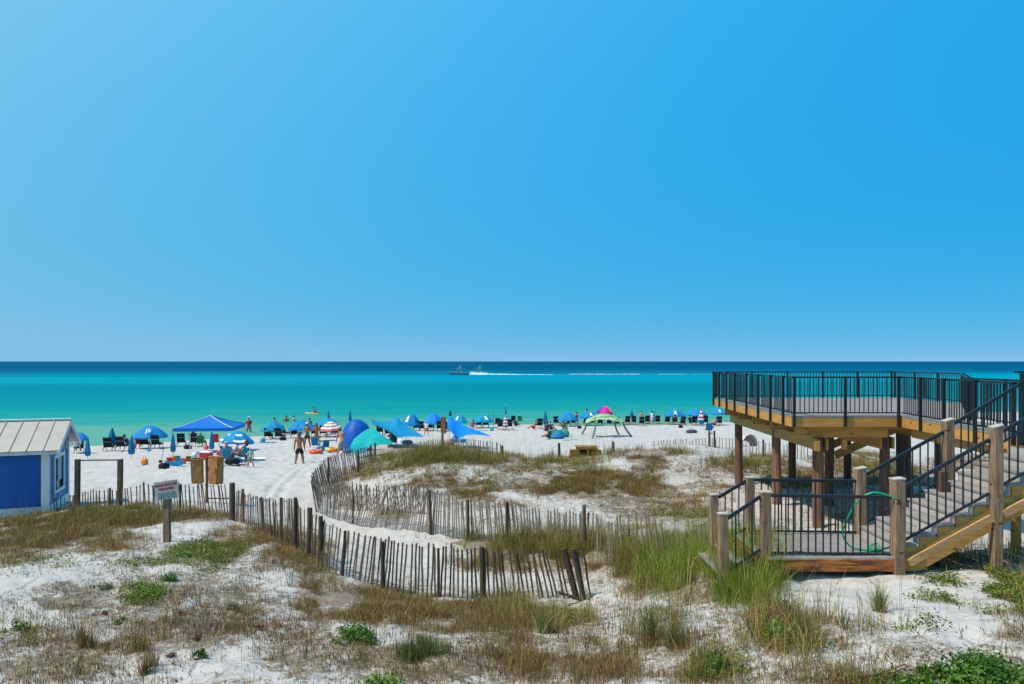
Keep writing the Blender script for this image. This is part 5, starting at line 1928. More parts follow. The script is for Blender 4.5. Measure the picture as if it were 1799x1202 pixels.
def b_blanket(m_, w=1.6, l=1.0):
    def f(t, k):
        rows = [[(-w / 2 + w * q / 7, -l / 2 + l * j / 5, 0.03 + 0.025 * math.sin(q * 2.1 + j * 1.7)) for q in range(8)] for j in range(6)]
        mb = MB().grid(rows)
        mb.build('cloth', m_, t, smooth='all')
        MB().grid([[(p[0], p[1] - 0.0, p[2] + 0.006) for p in rows[0]], [(p[0], p[1] + 0.02, p[2] + 0.008) for p in rows[0]]]).build('hem', M_WCANV, t)
    return f


loose('cooler', 'red cooler with white lid behind the brown paper bags', 'cooler', 362, 807, b_cooler)
loose('swim_ring', 'orange red inflatable swim ring lying on sand behind the black shorts man', 'swim ring', 555, 797, b_ring)
loose('swim_ring', 'yellow orange and green inflatable ring at the feet of the bending man', 'swim ring', 586, 793, b_float)
loose('beach_ball', 'orange ball among the toys left of the brown paper bags', 'ball', 303, 812, b_ball(M_ORNG))
loose('beach_ball', 'pale blue and white ball left of the red cooler', 'ball', 342, 806, b_ball(mat('pale_blue_vinyl', (0.25, 0.45, 0.68), 0.5, scale=3, color2=(0.7, 0.75, 0.8))))
loose('sand_bucket', 'blue sand bucket right of the orange ball', 'bucket', 312, 810, b_bucket(M_TQ))
loose('sand_bucket', 'red sand bucket touching the orange ball', 'bucket', 298, 814, b_bucket(M_REDP))
loose('sand_bucket', 'small red bucket lying between toys and brown paper bags', 'bucket', 322, 815, b_bucket(M_PINKC))
loose('sand_bucket', 'small brown bucket just left of the left paper bag', 'bucket', 331, 811, b_bucket(M_BROWN))
loose('toy_boat', 'blue toy boat lying in front of the orange ball', 'toy boat', 306, 819, b_boat)
loose('toy_shovel', 'small dark shovel standing in sand left of the toys', 'shovel', 283, 813, b_shovel)
loose('beach_bag', 'black bag lying on sand in front of the toy shovel', 'bag', 288, 824, b_bag(M_NAVY, 0.45))
loose('swim_ring', 'flat orange floaty lying alone left of the toy shovel', 'swim ring', 254, 816, b_bag(M_ORNG, 0.36))
loose('beach_bag', 'dark bag behind the man in the wide hat', 'bag', 563, 793, b_bag(M_UDARK, 0.5))
loose('beach_bag', 'black bag in the shade under the striped blue umbrella', 'bag', 408, 815, b_bag(M_NAVY, 0.7))
loose('beach_bag', 'blue bag near the umbrella pole of the seated family', 'bag', 416, 813, b_bag(M_UDARK, 0.5))
loose('swim_ring', 'coral coloured inflatable lounger lying near the brown board post', 'inflatable', 788, 783, b_bag(M_PINKC, 0.75))
loose('beach_bag', 'blue bags heaped in the shade of the bright blue sail', 'bag', 799, 777, b_bag(M_UDARK, 0.9))
loose('beach_bag', 'teal bag beside the heap under the bright blue sail', 'bag', 812, 778, b_bag(M_TQ, 0.6))
loose('cooler_bag', 'dark navy soft cooler bag alone on open sand near the deck', 'cooler bag', 1215, 761, b_bag(mat('slate_navy_cloth', (0.05, 0.05, 0.12), 0.8, var=0.2), 0.95))
loose('body_board', 'pale blue body board lying right of the green bean bags', 'body board', 1000, 773, b_board(mat('pale_board', (0.5, 0.62, 0.68), 0.5, var=0.1)))
loose('beach_bag', 'grey green bag in shade beneath the cerulean sail', 'bag', 716, 781, b_bag(mat('grey_green_cloth', (0.10, 0.16, 0.16), 0.8, var=0.2), 0.8))
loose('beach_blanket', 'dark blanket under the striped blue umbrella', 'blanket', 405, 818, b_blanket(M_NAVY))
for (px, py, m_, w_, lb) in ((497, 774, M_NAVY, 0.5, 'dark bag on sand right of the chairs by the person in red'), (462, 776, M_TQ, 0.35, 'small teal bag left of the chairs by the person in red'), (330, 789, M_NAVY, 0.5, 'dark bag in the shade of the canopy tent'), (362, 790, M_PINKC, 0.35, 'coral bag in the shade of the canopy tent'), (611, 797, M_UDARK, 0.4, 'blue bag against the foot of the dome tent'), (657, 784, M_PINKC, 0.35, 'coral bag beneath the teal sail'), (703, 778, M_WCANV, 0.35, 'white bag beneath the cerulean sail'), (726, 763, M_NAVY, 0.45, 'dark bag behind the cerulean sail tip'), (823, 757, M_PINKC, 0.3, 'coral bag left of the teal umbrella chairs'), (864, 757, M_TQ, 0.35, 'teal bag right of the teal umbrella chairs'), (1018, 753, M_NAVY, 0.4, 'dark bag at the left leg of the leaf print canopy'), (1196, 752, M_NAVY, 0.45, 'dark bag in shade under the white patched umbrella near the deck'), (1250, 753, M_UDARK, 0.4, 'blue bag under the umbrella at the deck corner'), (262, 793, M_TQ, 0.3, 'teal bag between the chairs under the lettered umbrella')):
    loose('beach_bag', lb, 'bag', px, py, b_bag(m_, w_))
for (px, py, m_, lb) in ((470, 778, M_UDARK, 'blue towel spread before the chairs by the person in red'), (575, 775, M_NAVY, 'dark towel under the red striped umbrella'), (845, 757, M_TQ, 'teal towel before the teal umbrella chairs'), (700, 784, M_GRNC, 'green towel spread under the cerulean sail'), (445, 806, M_WCANV, 'pale towel beside the blond child')):
    loose('beach_towel', lb, 'towel', px, py, b_blanket(m_, 1.5, 0.7))
for (px, py, m_, lb, s_) in ((972, 769, M_GRNC, 'left green bean bag lounger in mid beach', 0.6), (979, 771, M_UDARK, 'navy bean bag lounger between the two green ones', 0.65), (988, 768, mat('sea_green_cloth', (0.05, 0.26, 0.17), 0.8, var=0.2), 'right green bean bag lounger in mid beach', 0.6)):
    def bb(t, k, m_=m_, s_=s_):
        mb = MB()
        mb.lathe([(0.01, 0), (s_ * .85, .03), (s_, .22), (s_ * .8, .48), (s_ * .4, .72), (0.01, .80)], 14)
        mb.v = [(x_ + 0.25 * z_, y_, z_) for x_, y_, z_ in mb.v]
        mb.build('cushion', m_, t, smooth=True)
        MB().tube([(0.3, -0.05, .74), (.34, 0, .80), (.3, .05, .74)], 0.015, 5).build('loop', m_, t)
    loose('bean_bag', lb, 'bean bag', px, py, bb, 'bean bag loungers')
# swimmer's float
g = P(549, 727, 7.7 * F / (727 - HY))
fl_ = thing('float', 'yellow float with a swimmer on the water beyond the umbrellas', 'float', (g.x, g.y, 0.02))
MB().box((0, 0, 0.04), (1.9, 0.75, 0.12), taper=0.9).build('mat', M_YEL, fl_)
MB().box((-0.8, 0, 0.14), (0.35, 0.7, 0.1), taper=0.8).build('pillow', M_YEL, fl_)

# ------------------------------------------------------------------ boats
def fishing_boat(px, ywater, d, L, hull_m, label, rz=0.0):
    x_ = (px - CX) / F * d
    t = thing('fishing_boat', label, 'boat', (x_, d, 0), rz, group='sport fishing boats at sea')
    rows = []
    for i in range(13):
        s_ = i / 12                       # bow at -x
        X_ = -L / 2 + L * s_
        w = 0.16 * L * (1 - (1 - s_) ** 2.6) * (0.92 if s_ > 0.9 else 1)
        sheer = 0.10 * L + 0.055 * L * (1 - s_) ** 2
        rows.append([(X_ - 0.06 * L * (1 - s_) ** 2, -w, sheer), (X_, -w * 0.86, 0.02 * L), (X_ + 0.02 * L, 0, -0.4), (X_, w * 0.86, 0.02 * L), (X_ - 0.06 * L * (1 - s_) ** 2, w, sheer)])
    mb = MB().grid(rows)
    mb.add([rows[-1][0], rows[-1][1], rows[-1][2], rows[-1][3], rows[-1][4]], [(0, 1, 2, 3, 4)])
    hull = mb.build('hull', hull_m, t, smooth=True)
    dk = MB()
    dk.grid([[r_[0], r_[4]] for r_ in [[(p[0], p[1] * 0.97, p[2] - 0.05) for p in r0] for r0 in rows]])
    dk.build('deck', M_HULLW, t)
    MB().tube([rows[i][0] for i in range(13)], 0.09, 5).build('rub_rail', M_HULLW, hull)
    h0 = 0.10 * L
    MB().box((-0.02 * L, 0, h0 + 0.055 * L), (0.26 * L, 0.2 * L, 0.11 * L), taper=0.82).build('cabin', M_HULLW, t)
    MB().box((-0.03 * L, -0.096 * L, h0 + 0.07 * L), (0.18 * L, 0.012 * L, 0.04 * L)).build('window', M_GLASS, t)
    z1 = h0 + 0.22 * L
    for sx_ in (-0.06, 0.08):
        for sy_ in (-0.08, 0.08):
            MB().tube([(sx_ * L, sy_ * L, h0 + 0.08 * L), (sx_ * L * 0.85 + 0.01 * L, sy_ * L * 0.8, z1)], 0.05, 5).build('strut', M_HULLW, t)
            MB().tube([(sx_ * L * 0.85 + 0.01 * L, sy_ * L * 0.8, z1), (0.02 * L + sx_ * L * 0.3, sy_ * L * 0.4, h0 + 0.42 * L)], 0.04, 5).build('strut', M_HULLW, t)
    MB().box((0.0, 0, z1), (0.30 * L, 0.2 * L, 0.014 * L)).build('hardtop', M_HULLW, t)
    MB().box((0.02 * L, 0, z1 + 0.05 * L), (0.09 * L, 0.1 * L, 0.06 * L)).build('bridge', M_HULLW, t)
    MB().box((0.02 * L, 0, h0 + 0.42 * L), (0.10 * L, 0.1 * L, 0.012 * L)).build('tower_top', M_HULLW, t)
    for sy_ in (-1, 1):
        MB().tube([(0.0, sy_ * 0.1 * L, h0 + 0.1 * L), (0.18 * L, sy_ * 0.2 * L, h0 + 0.55 * L)], 0.025, 4).build('outrigger', M_HULLW, t)
    return t


fishing_boat(807, 659, 425, 11.2, M_HULLN, 'leading sport fishing boat with dark hull and tower far out at sea')
fishing_boat(842, 657, 455, 11.0, M_HULLN, 'second sport fishing boat following in the wake of the first')
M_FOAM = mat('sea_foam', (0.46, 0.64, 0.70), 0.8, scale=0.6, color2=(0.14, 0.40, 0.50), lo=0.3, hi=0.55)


def wake(label, px0, px1, d, h_, w_, seed, solid=0.0):
    r_ = random.Random(seed)
    x0 = (px0 - CX) / F * d
    x1 = (px1 - CX) / F * d
    n_ = int((x1 - x0) / 1.0)
    rows = []
    for i in range(n_ + 1):
        t_ = i / n_
        x_ = x0 + (x1 - x0) * t_
        a = (1 - t_) ** 0.7 * (0.4 + 1.1 * fbm(np.array([x_ * 0.12]), np.array([seed * 3.1]), seed, 3)[0])
        gap = 1 if vnoise(np.array([x_ * 0.05]), np.array([seed * 1.7]), 5)[0] > 0.32 + 0.25 * t_ - solid * (t_ < 0.8) else 0.08
        ww = w_ * (0.5 + t_) * gap + 0.05
        hh = max(0.03, h_ * a * gap)
        rows.append([(x_, -ww, -0.15), (x_, -ww * .5, hh * r_.uniform(.5, 1)), (x_, 0, hh * r_.uniform(.6, 1.1)), (x_, ww * .5, hh * r_.uniform(.3, .8)), (x_, ww, -0.15)])
    mb = MB().grid(rows)
    me = mb.mesh('wake', M_FOAM, 'all')
    o = link('wake', me, None, (0, d, 0))
    o['kind'] = 'stuff'
    o['label'] = label
    return o


wake('white foaming wake trailing right behind the two boats', 822, 1010, 428, 0.65, 1.8, 2, 0.6)
wake('thin pale old wake line stretching to the right of the boats', 1000, 1262, 440, 0.36, 0.9, 5, 0.3)
wake('bow spray of the second boat', 826, 870, 452, 1.3, 2.5, 8)
#@@PEOPLE
# ------------------------------------------------------------------ people
JOBS = []


def skinmesh(name, verts, radii, edges, mats, parent, root=0, levels=1):
    me = bpy.data.meshes.new(name)
    me.from_pydata([tuple(v_) for v_ in verts], edges, [])
    o = link(name, me, parent)
    md = o.modifiers.new('Skin', 'SKIN')
    md.use_smooth_shade = True
    md.branch_smoothing = 0.6
    sv = me.skin_vertices[0].data
    for i, r_ in enumerate(radii):
        r_ = r_ if hasattr(r_, '__len__') else (r_, r_)
        sv[i].radius = r_
        sv[i].use_root = (i == root)
    s = o.modifiers.new('Sub', 'SUBSURF')
    s.levels = s.render_levels = levels
    JOBS.append((o, mats))
    return o


def skin_mat(name, c):
    return mat(name, c, 0.55, var=0.12, scale=9, spec=0.3)


SK_TAN = skin_mat('tanned_skin', (0.31, 0.135, 0.068))
SK_PINK = skin_mat('sunburnt_skin', (0.44, 0.19, 0.12))
SK_PALE = skin_mat('fair_skin', (0.50, 0.28, 0.18))
HAIR = {'dark': mat('dark_hair', (0.02, 0.015, 0.012), 0.6, var=0.2), 'brown': mat('brown_hair', (0.09, 0.035, 0.018), 0.6, var=0.2), 'blond': mat('blond_hair', (0.50, 0.36, 0.17), 0.6, var=0.2), 'grey': mat('grey_hair', (0.35, 0.33, 0.31), 0.6, var=0.2)}
CL = {}


def clo(name, c, c2=None):
    if name not in CL:
        CL[name] = mat('cloth_' + name, c, 0.85, var=0.15, scale=12, color2=c2)
    return CL[name]


BLACK = clo('black', (0.012, 0.012, 0.016))
GREY = clo('grey', (0.27, 0.24, 0.23))
RED = clo('red', (0.48, 0.02, 0.025))
ORANGE = clo('orange', (0.70, 0.09, 0.02))
WHITE = clo('white', (0.66, 0.67, 0.70))
MINT = clo('mint', (0.22, 0.55, 0.36))
TEALC = clo('teal', (0.015, 0.25, 0.40))
MAROON = clo('maroon', (0.20, 0.02, 0.05))
PINK = clo('pink', (0.60, 0.12, 0.22))
PATT = clo('dark_pattern', (0.10, 0.085, 0.085), (0.02, 0.02, 0.022))
NAVYC = clo('navy', (0.02, 0.03, 0.12))
PURPC = clo('violet', (0.10, 0.04, 0.16))
GREENC = clo('dull_green', (0.05, 0.12, 0.07))


def person(label, px, py, hpx=None, face=0.0, pose='stand', skin=SK_TAN, top=None, bottom=BLACK, hair='dark', hat=None, arms='down', h=None, lean=0.0, spread=0.11, loc=None, long_hair=False, scale_h=None, bottom_len='shorts'):
    if loc is None:
        g, k = spot(px, py)
    else:
        g = Vector(loc)
        k = g.y / F
    if h is None:
        h = hpx * k if hpx else 1.7
    t = thing('person', label, 'person', tuple(g), face)
    V, Rr_, E = [], [], []

    bulk = 1.16

    def j(p, r_, parent=None):
        V.append(Vector(p))
        Rr_.append((r_[0] * h * bulk, r_[1] * h * bulk) if isinstance(r_, tuple) else r_ * h * bulk)
        if parent is not None:
            E.append((parent, len(V) - 1))
        return len(V) - 1
    H_ = h
    bulk = 1.16
    if pose == 'stand':
        pel = Vector((0, 0, 0.52 * H_))
        ln = R(lean)
        up = Vector((0, math.sin(ln), math.cos(ln)))
        fw = Vector((0, math.cos(ln), -math.sin(ln)))
    else:
        pel = Vector((0, 0.12, 0.24 * H_ if pose == 'sit' else 0.09 * H_))
        ln = R(-22 if pose == 'sit' else -12 + lean)
        up = Vector((0, math.sin(ln), math.cos(ln)))
        fw = Vector((0, math.cos(ln), -math.sin(ln)))
    rx = Vector((1, 0, 0))
    a0 = j(pel, (0.078, 0.062))
    a1 = j(pel + up * 0.10 * H_, (0.072, 0.055), a0)
    a2 = j(pel + up * 0.21 * H_, (0.088, 0.062), a1)
    a3 = j(pel + up * 0.29 * H_, (0.074, 0.052), a2)
    nk = j(pel + up * 0.335 * H_, 0.031, a3)
    bulk = 1.04
    hd0 = j(pel + up * 0.375 * H_ + fw * 0.012 * H_, (0.042, 0.048), nk)
    hd1 = j(pel + up * 0.42 * H_ + fw * 0.014 * H_, (0.046, 0.055), hd0)
    hd2 = j(pel + up * 0.458 * H_ + fw * 0.008 * H_, (0.036, 0.042), hd1)
    headc = V[hd1].copy()
    bulk = 1.16
    sh, hands, th = {}, {}, {}
    for sgn in (-1, 1):
        s0 = j(pel + up * 0.285 * H_ + rx * sgn * 0.108 * H_, 0.036, a3)
        S0 = V[s0]
        if arms == 'down':
            el_ = S0 + rx * sgn * 0.035 * H_ - up * 0.165 * H_ - fw * 0.01 * H_
            wr = el_ + rx * sgn * 0.012 * H_ - up * 0.145 * H_ + fw * 0.03 * H_
        elif arms == 'folded':
            el_ = S0 + rx * sgn * 0.03 * H_ - up * 0.15 * H_ + fw * 0.03 * H_
            wr = Vector((-sgn * 0.03 * H_, 0, 0)) + pel + up * (0.15 + 0.012 * sgn) * H_ + fw * 0.11 * H_
        elif arms == 'hips':
            el_ = S0 + rx * sgn * 0.10 * H_ - up * 0.13 * H_ - fw * 0.03 * H_
            wr = pel + rx * sgn * 0.09 * H_ + up * 0.04 * H_
        elif arms == 'chest':
            el_ = S0 + rx * sgn * 0.06 * H_ - up * 0.13 * H_ + fw * 0.02 * H_
            wr = pel + rx * sgn * 0.05 * H_ + up * 0.20 * H_ + fw * 0.11 * H_
        elif arms == 'reach':
            el_ = S0 + rx * sgn * 0.01 * H_ + Vector((0, 0.05, -0.14)) * H_
            wr = el_ + Vector((0, 0.06, -0.13)) * H_
        else:   # 'lap'
            el_ = S0 + rx * sgn * 0.04 * H_ - up * 0.15 * H_ + fw * 0.02 * H_
            wr = el_ - rx * sgn * 0.03 * H_ + fw * 0.13 * H_ - up * 0.03 * H_
        e0 = j(S0.lerp(el_, 0.5), 0.029, s0)
        e1_ = j(el_, 0.023, e0)
        e2 = j(el_.lerp(wr, 0.4), 0.0235, e1_)
        e3 = j(wr, 0.015, e2)
        hd_ = wr + (wr - el_).normalized() * 0.035 * H_
        e4 = j(hd_, (0.020, 0.012), e3)
        hands[sgn] = (wr, hd_, (wr - el_).normalized())
        sh[sgn] = (S0, el_)
        hp = pel + rx * sgn * 0.052 * H_ - up * 0.02 * H_
        l0 = j(hp, (0.058, 0.06), a0)
        if pose == 'stand':
            kn = Vector((sgn * (0.055 + spread * 0.35) * H_, 0.02 * H_, 0.275 * H_))
            an = Vector((sgn * (0.05 + spread * 0.75) * H_, -0.01 * H_, 0.045 * H_))
            toe = an + Vector((sgn * 0.015, 0.085, -0.026)) * H_
        elif pose == 'sit':
            kn = hp + Vector((sgn * 0.03, 0.24, 0.04)) * H_
            an = kn + Vector((sgn * 0.01, 0.06, -0.22)) * H_
            toe = an + Vector((0, 0.08, -0.02)) * H_
        else:
            kn = hp + Vector((sgn * 0.03, 0.23, 0.10)) * H_
            an = kn + Vector((sgn * 0.01, 0.20, -0.13)) * H_
            toe = an + Vector((0, 0.04, 0.06)) * H_
        l1 = j(hp.lerp(kn, 0.5), 0.051, l0)
        l2 = j(kn, 0.036, l1)
        l3 = j(kn.lerp(an, 0.35), 0.037, l2)
        l4 = j(an, 0.021, l3)
        l5 = j(toe, (0.026, 0.016), l4)
        th[sgn] = (hp, kn)
    body = skinmesh('body', V, Rr_, E, [skin], t)
    body['_hd'] = [headc.x, headc.y, headc.z, fw.y, fw.z, up.y, up.z, H_]
    body['_hands'] = [c_ for sgn in (-1, 1) for v_ in hands[sgn] for c_ in v_]
    # clothing follows the body
    if bottom is not None:
        cv = [pel + up * 0.055 * H_, pel]
        cr_ = [0.082 * H_, (0.092 * H_, 0.078 * H_)]
        ce = [(0, 1)]
        f_ = 0.72 if bottom_len == 'shorts' else 0.12
        for sgn in (-1, 1):
            hp, kn = th[sgn]
            cv.append(hp)
            cr_.append((0.070 * H_, 0.07 * H_))
            ce.append((1, len(cv) - 1))
            cv.append(hp.lerp(kn, f_))
            cr_.append(0.062 * H_ if f_ > 0.5 else 0.058 * H_)
            ce.append((len(cv) - 2, len(cv) - 1))
        skinmesh('shorts', cv, [tuple(1.15 * a_ for a_ in q_) if isinstance(q_, tuple) else 1.15 * q_ for q_ in cr_], ce, [bottom], t, root=1)
    if top is not None:
        cv = [pel + up * 0.045 * H_, pel + up * 0.12 * H_, pel + up * 0.21 * H_, pel + up * 0.29 * H_]
        cr_ = [(0.088 * H_, 0.074 * H_), (0.085 * H_, 0.07 * H_), (0.100 * H_, 0.076 * H_), (0.082 * H_, 0.062 * H_)]
        ce = [(0, 1), (1, 2), (2, 3)]
        if top[1] == 'shirt':
            for sgn in (-1, 1):
                S0, el_ = sh[sgn]
                cv.append(S0)
                cr_.append(0.045 * H_)
                ce.append((3, len(cv) - 1))
                cv.append(S0.lerp(el_, 0.7))
                cr_.append(0.042 * H_)
                ce.append((len(cv) - 2, len(cv) - 1))
        elif top[1] == 'bikini':
            cv, cr_, ce = [pel + up * 0.195 * H_, pel + up * 0.245 * H_], [(0.092 * H_, 0.07 * H_), (0.094 * H_, 0.07 * H_)], [(0, 1)]
        skinmesh('shirt', cv, [tuple(1.15 * a_ for a_ in q_) if isinstance(q_, tuple) else 1.15 * q_ for q_ in cr_], ce, [top[0]], t, root=1)
    # hair, hat
    rot = Matrix((( 1, 0, 0), (0, fw.y, up.y), (0, fw.z, up.z)))
    if hair:
        mb = MB()
        mb.sphere((0, -0.010 * H_, 0.018 * H_), 0.066 * H_, 12, 8, sc=(0.86, 1.0, 0.9))
        mb.v = [(x_, min(y_, 0.035 * H_) if z_ < 0.045 * H_ else y_, max(z_, -0.02 * H_ - (0.02 * H_ if y_ < 0 else -0.035 * H_))) for x_, y_, z_ in mb.v]
        if long_hair:
            mb.tube([(0, -0.04 * H_, 0.02 * H_), (0, -0.06 * H_, -0.05 * H_), (0, -0.065 * H_, -0.12 * H_)], [0.05 * H_, 0.055 * H_, 0.03 * H_], 8)
        mb.v = [tuple(rot @ Vector(p) + headc) for p in mb.v]
        mb.build('hair', HAIR[hair], t, smooth='all')
    if hat:
        mb = MB()
        hm, kind = hat
        if kind == 'wide':
            mb.lathe([(0.135 * H_, 0.022 * H_), (0.075 * H_, 0.036 * H_), (0.070 * H_, 0.085 * H_), (0.045 * H_, 0.10 * H_), (0.004, 0.102 * H_)], 16)
            mb.lathe([(0.135 * H_, 0.022 * H_), (0.06 * H_, 0.028 * H_)], 16)
        else:
            mb.lathe([(0.068 * H_, 0.03 * H_), (0.064 * H_, 0.06 * H_), (0.045 * H_, 0.085 * H_), (0.004, 0.092 * H_)], 14)
            mb.box((0, 0.085 * H_, 0.032 * H_), (0.09 * H_, 0.075 * H_, 0.008 * H_))
        mb.v = [tuple(rot @ Vector(p) + headc) for p in mb.v]
        mb.build('hat', hm, t, smooth=True)
    return t


PI = math.pi
person('man in black shorts and wide grey hat standing with his back turned on open sand', 526, 813, 57, 0.05, skin=SK_TAN, bottom=BLACK, hat=(clo('slate', (0.10, 0.10, 0.115)), 'wide'), spread=0.10)
person('man in white cap and dark patterned shorts standing with folded arms', 540, 786, 43, PI - 0.3, skin=SK_TAN, bottom=PATT, hat=(WHITE, 'cap'), arms='folded')
person('woman in orange bikini standing beside the white capped man', 556, 784, 40, PI + 0.1, skin=SK_TAN, top=(ORANGE, 'bikini'), bottom=ORANGE, bottom_len='brief', arms='chest', hair='dark')
person('man in grey shorts bending forward beside the dome tent', 601, 800, 49, 0.55, skin=SK_PINK, bottom=GREY, lean=32, arms='reach', spread=0.16)
person('person in red shirt and white cap standing near the water', 437, 766, 33, 0.1, skin=SK_TAN, top=(RED, 'shirt'), bottom=PINK, hat=(WHITE, 'cap'), arms='folded', hair='brown')
person('man in red trunks standing behind the teal blue umbrella', 503, 760, 30, 0.2, skin=SK_TAN, bottom=PINK, hair='brown', arms='chest')
person('pale person standing right of the man in red trunks', 516, 759, 29, -0.9, skin=SK_PALE, top=(GREY, 'shirt'), bottom=WHITE, hair='brown', arms='chest')
person('dark haired person whose head shows above the teal blue umbrella', 482, 764, 30, 0.0, skin=SK_TAN, bottom=RED, hair='dark')
person('capped person standing behind the blue umbrella near the swimmers', 544, 763, 28, 0.0, skin=SK_TAN, top=(GREENC, 'shirt'), bottom=NAVYC, hair='dark', hat=(GREENC, 'cap'))
person('blond child in mint green shirt walking on the sand', 440, 821, 34, 0.3, skin=SK_PALE, top=(MINT, 'shirt'), bottom=GREY, hair='blond', spread=0.16)
person('child in dark clothes half hidden behind the blond child', 433, 820, 27, -0.5, skin=SK_PALE, top=(BLACK, 'shirt'), bottom=GREENC, hair='dark', spread=0.2)
person('maroon shirted person standing inside the teal sail opening', 635, 792, 36, 0.4, skin=SK_TAN, top=(MAROON, 'shirt'), bottom=MAROON, hair='brown')
person('person in white shirt standing by chairs behind the cerulean sail', 749, 766, 26, -0.2, skin=SK_PINK, top=(WHITE, 'shirt'), bottom=PINK, hair='grey')
person('slim sandy coloured person standing near the water right of the leaf canopy', 1127, 747, 25, 0.0, skin=SK_PALE, bottom=clo('sand', (0.45, 0.36, 0.24)), hair='brown', spread=0.03)
person('person in white standing near the water beside a slim closed umbrella', 1146, 747, 25, 0.0, skin=SK_PALE, top=(WHITE, 'shirt'), bottom=WHITE, hair='dark', spread=0.03)
person('dark haired person standing behind the blue umbrella left of the rainbow one', 1031, 746, 28, 0.0, skin=SK_TAN, bottom=NAVYC, hair='dark')
person('dark haired person standing right of the big blue umbrella in mid beach', 1013, 748, 24, 0.6, skin=SK_PALE, top=(PINK, 'shirt'), bottom=NAVYC, hair='dark')


def seated(label, px, py, **kw):
    g, k = spot(px, py)
    kw.setdefault('arms', 'lap')
    kw.setdefault('h', 1.7)
    kw.setdefault('pose', 'sit')
    g.y += kw.pop('dy', 0.15)
    g.z += kw.pop('dz', 0.05)
    rz = kw.pop('face', 0.0)
    return person(label, px, py, loc=g, face=rz, **kw)


seated('person in dark violet shirt sitting in the middle chair under the canopy tent', 338, 785, skin=SK_TAN, top=(PURPC, 'shirt'), bottom=BLACK, hair='dark', dy=0.3)
seated('grey haired person sitting in the green chair under the canopy tent', 353, 786, skin=SK_PINK, top=None, bottom=GREENC, hair='grey', dy=0.0)
seated('person in red swimwear sitting right of the far left pair of chairs', 220, 792, skin=SK_PINK, top=(NAVYC, 'shirt'), bottom=PINK, hair='dark', face=-0.6)
seated('dark haired person sitting left of the lettered blue umbrella', 240, 788, skin=SK_PINK, top=(MAROON, 'shirt'), bottom=RED, hair='dark', face=0.4)
seated('person in turquoise sitting with back turned under the striped blue umbrella', 398, 813, skin=SK_PINK, top=(TEALC, 'shirt'), bottom=MAROON, hair='grey', face=0.1, dz=0.08, dy=0.05)
seated('brown haired woman in dark red swimsuit sitting sideways under the striped umbrella', 428, 812, skin=SK_TAN, top=(MAROON, 'bare'), bottom=MAROON, hair='brown', long_hair=True, face=PI / 2 + 0.2, bottom_len='brief', dy=0.0)
seated('small child in white hat sitting between the adults under the striped umbrella', 413, 808, skin=SK_PALE, top=(WHITE, 'shirt'), bottom=NAVYC, hair='blond', hat=(WHITE, 'cap'), h=1.1, face=2.6, dy=0.3, dz=0.2)
seated('person in pink shirt sitting low right of the red cooler', 387, 812, skin=SK_TAN, top=(PINK, 'shirt'), bottom=PINK, hair='dark', pose='floor', h=1.5, face=0.3)
seated('person sitting in the dark chair under the left of the cerulean sail', 667, 765, skin=SK_PALE, top=(BLACK, 'shirt'), bottom=BLACK, hair='brown', dy=0.3)
seated('dark clothed person sitting on the green chair under the teal sail tip', 689, 785, skin=SK_TAN, top=(NAVYC, 'shirt'), bottom=MAROON, hair='dark', face=0.5, dy=0.0)
seated('tanned sunbather reclining left of the closed blue umbrella in mid beach', 941, 755, skin=SK_PINK, top=None, bottom=MAROON, hair='brown', pose='floor', face=1.2)
seated('sunbather sitting right beside the closed blue umbrella in mid beach', 967, 757, skin=SK_PALE, top=(NAVYC, 'shirt'), bottom=NAVYC, hair='brown', pose='floor', face=-0.5)
seated('person lying against the left green bean bag', 966, 770, skin=SK_PINK, top=(GREENC, 'shirt'), bottom=NAVYC, hair='dark', pose='floor', face=0.9, dy=-0.5)
seated('dark haired person sitting between the bean bags', 962, 765, skin=SK_TAN, top=(NAVYC, 'shirt'), bottom=NAVYC, hair='dark', pose='floor', face=0.2, dy=0.4, dz=0.3)
seated('person sitting upright on the right green bean bag', 990, 766, skin=SK_TAN, top=(GREENC, 'shirt'), bottom=NAVYC, hair='brown', pose='floor', face=-0.4, dy=0.2, dz=0.45)
seated('person sitting in the right chair under the white patched umbrella near the deck', 1187, 747, skin=SK_TAN, top=(BLACK, 'shirt'), bottom=BLACK, hair='dark', dy=0.4)
seated('person sitting left of the pair of chairs by the red white and blue umbrella', 1213, 748, skin=SK_TAN, top=(BLACK, 'shirt'), bottom=MAROON, hair='dark', pose='sit', face=-0.4)
seated('reclining person under the umbrella cut off by the deck corner', 1259, 749, skin=SK_PINK, top=None, bottom=BLACK, hair='dark', pose='floor', face=1.0)
seated('person sitting in the left dark chair by the person in red', 470, 772, skin=SK_TAN, top=(NAVYC, 'shirt'), bottom=BLACK, hair='brown', dy=0.35)
seated('person in red sitting in the right chair under the red striped umbrella', 587, 767, skin=SK_TAN, top=(MAROON, 'shirt'), bottom=RED, hair='dark', dy=0.35)
seated('person sitting in the left chair behind the brown board', 758, 757, skin=SK_PINK, top=(BLACK, 'shirt'), bottom=BLACK, hair='dark', dy=0.35)
seated('person in coral sitting on sand left of the teal umbrella chairs', 831, 753, skin=SK_PINK, top=(PINK, 'shirt'), bottom=PINK, hair='brown', pose='floor', face=0.4)
seated('person sitting beside the dark folding chair at the closed red umbrella', 905, 750, skin=SK_TAN, top=(NAVYC, 'shirt'), bottom=BLACK, hair='dark', pose='floor', face=-0.5)
seated('person sitting in the third chair behind the leaf print canopy', 1056, 748, skin=SK_TAN, top=(MAROON, 'shirt'), bottom=RED, hair='brown', dy=0.35)
seated('person reclining in shade under the cerulean sail', 683, 768, skin=SK_PALE, top=(MAROON, 'shirt'), bottom=NAVYC, hair='brown', face=-0.3)
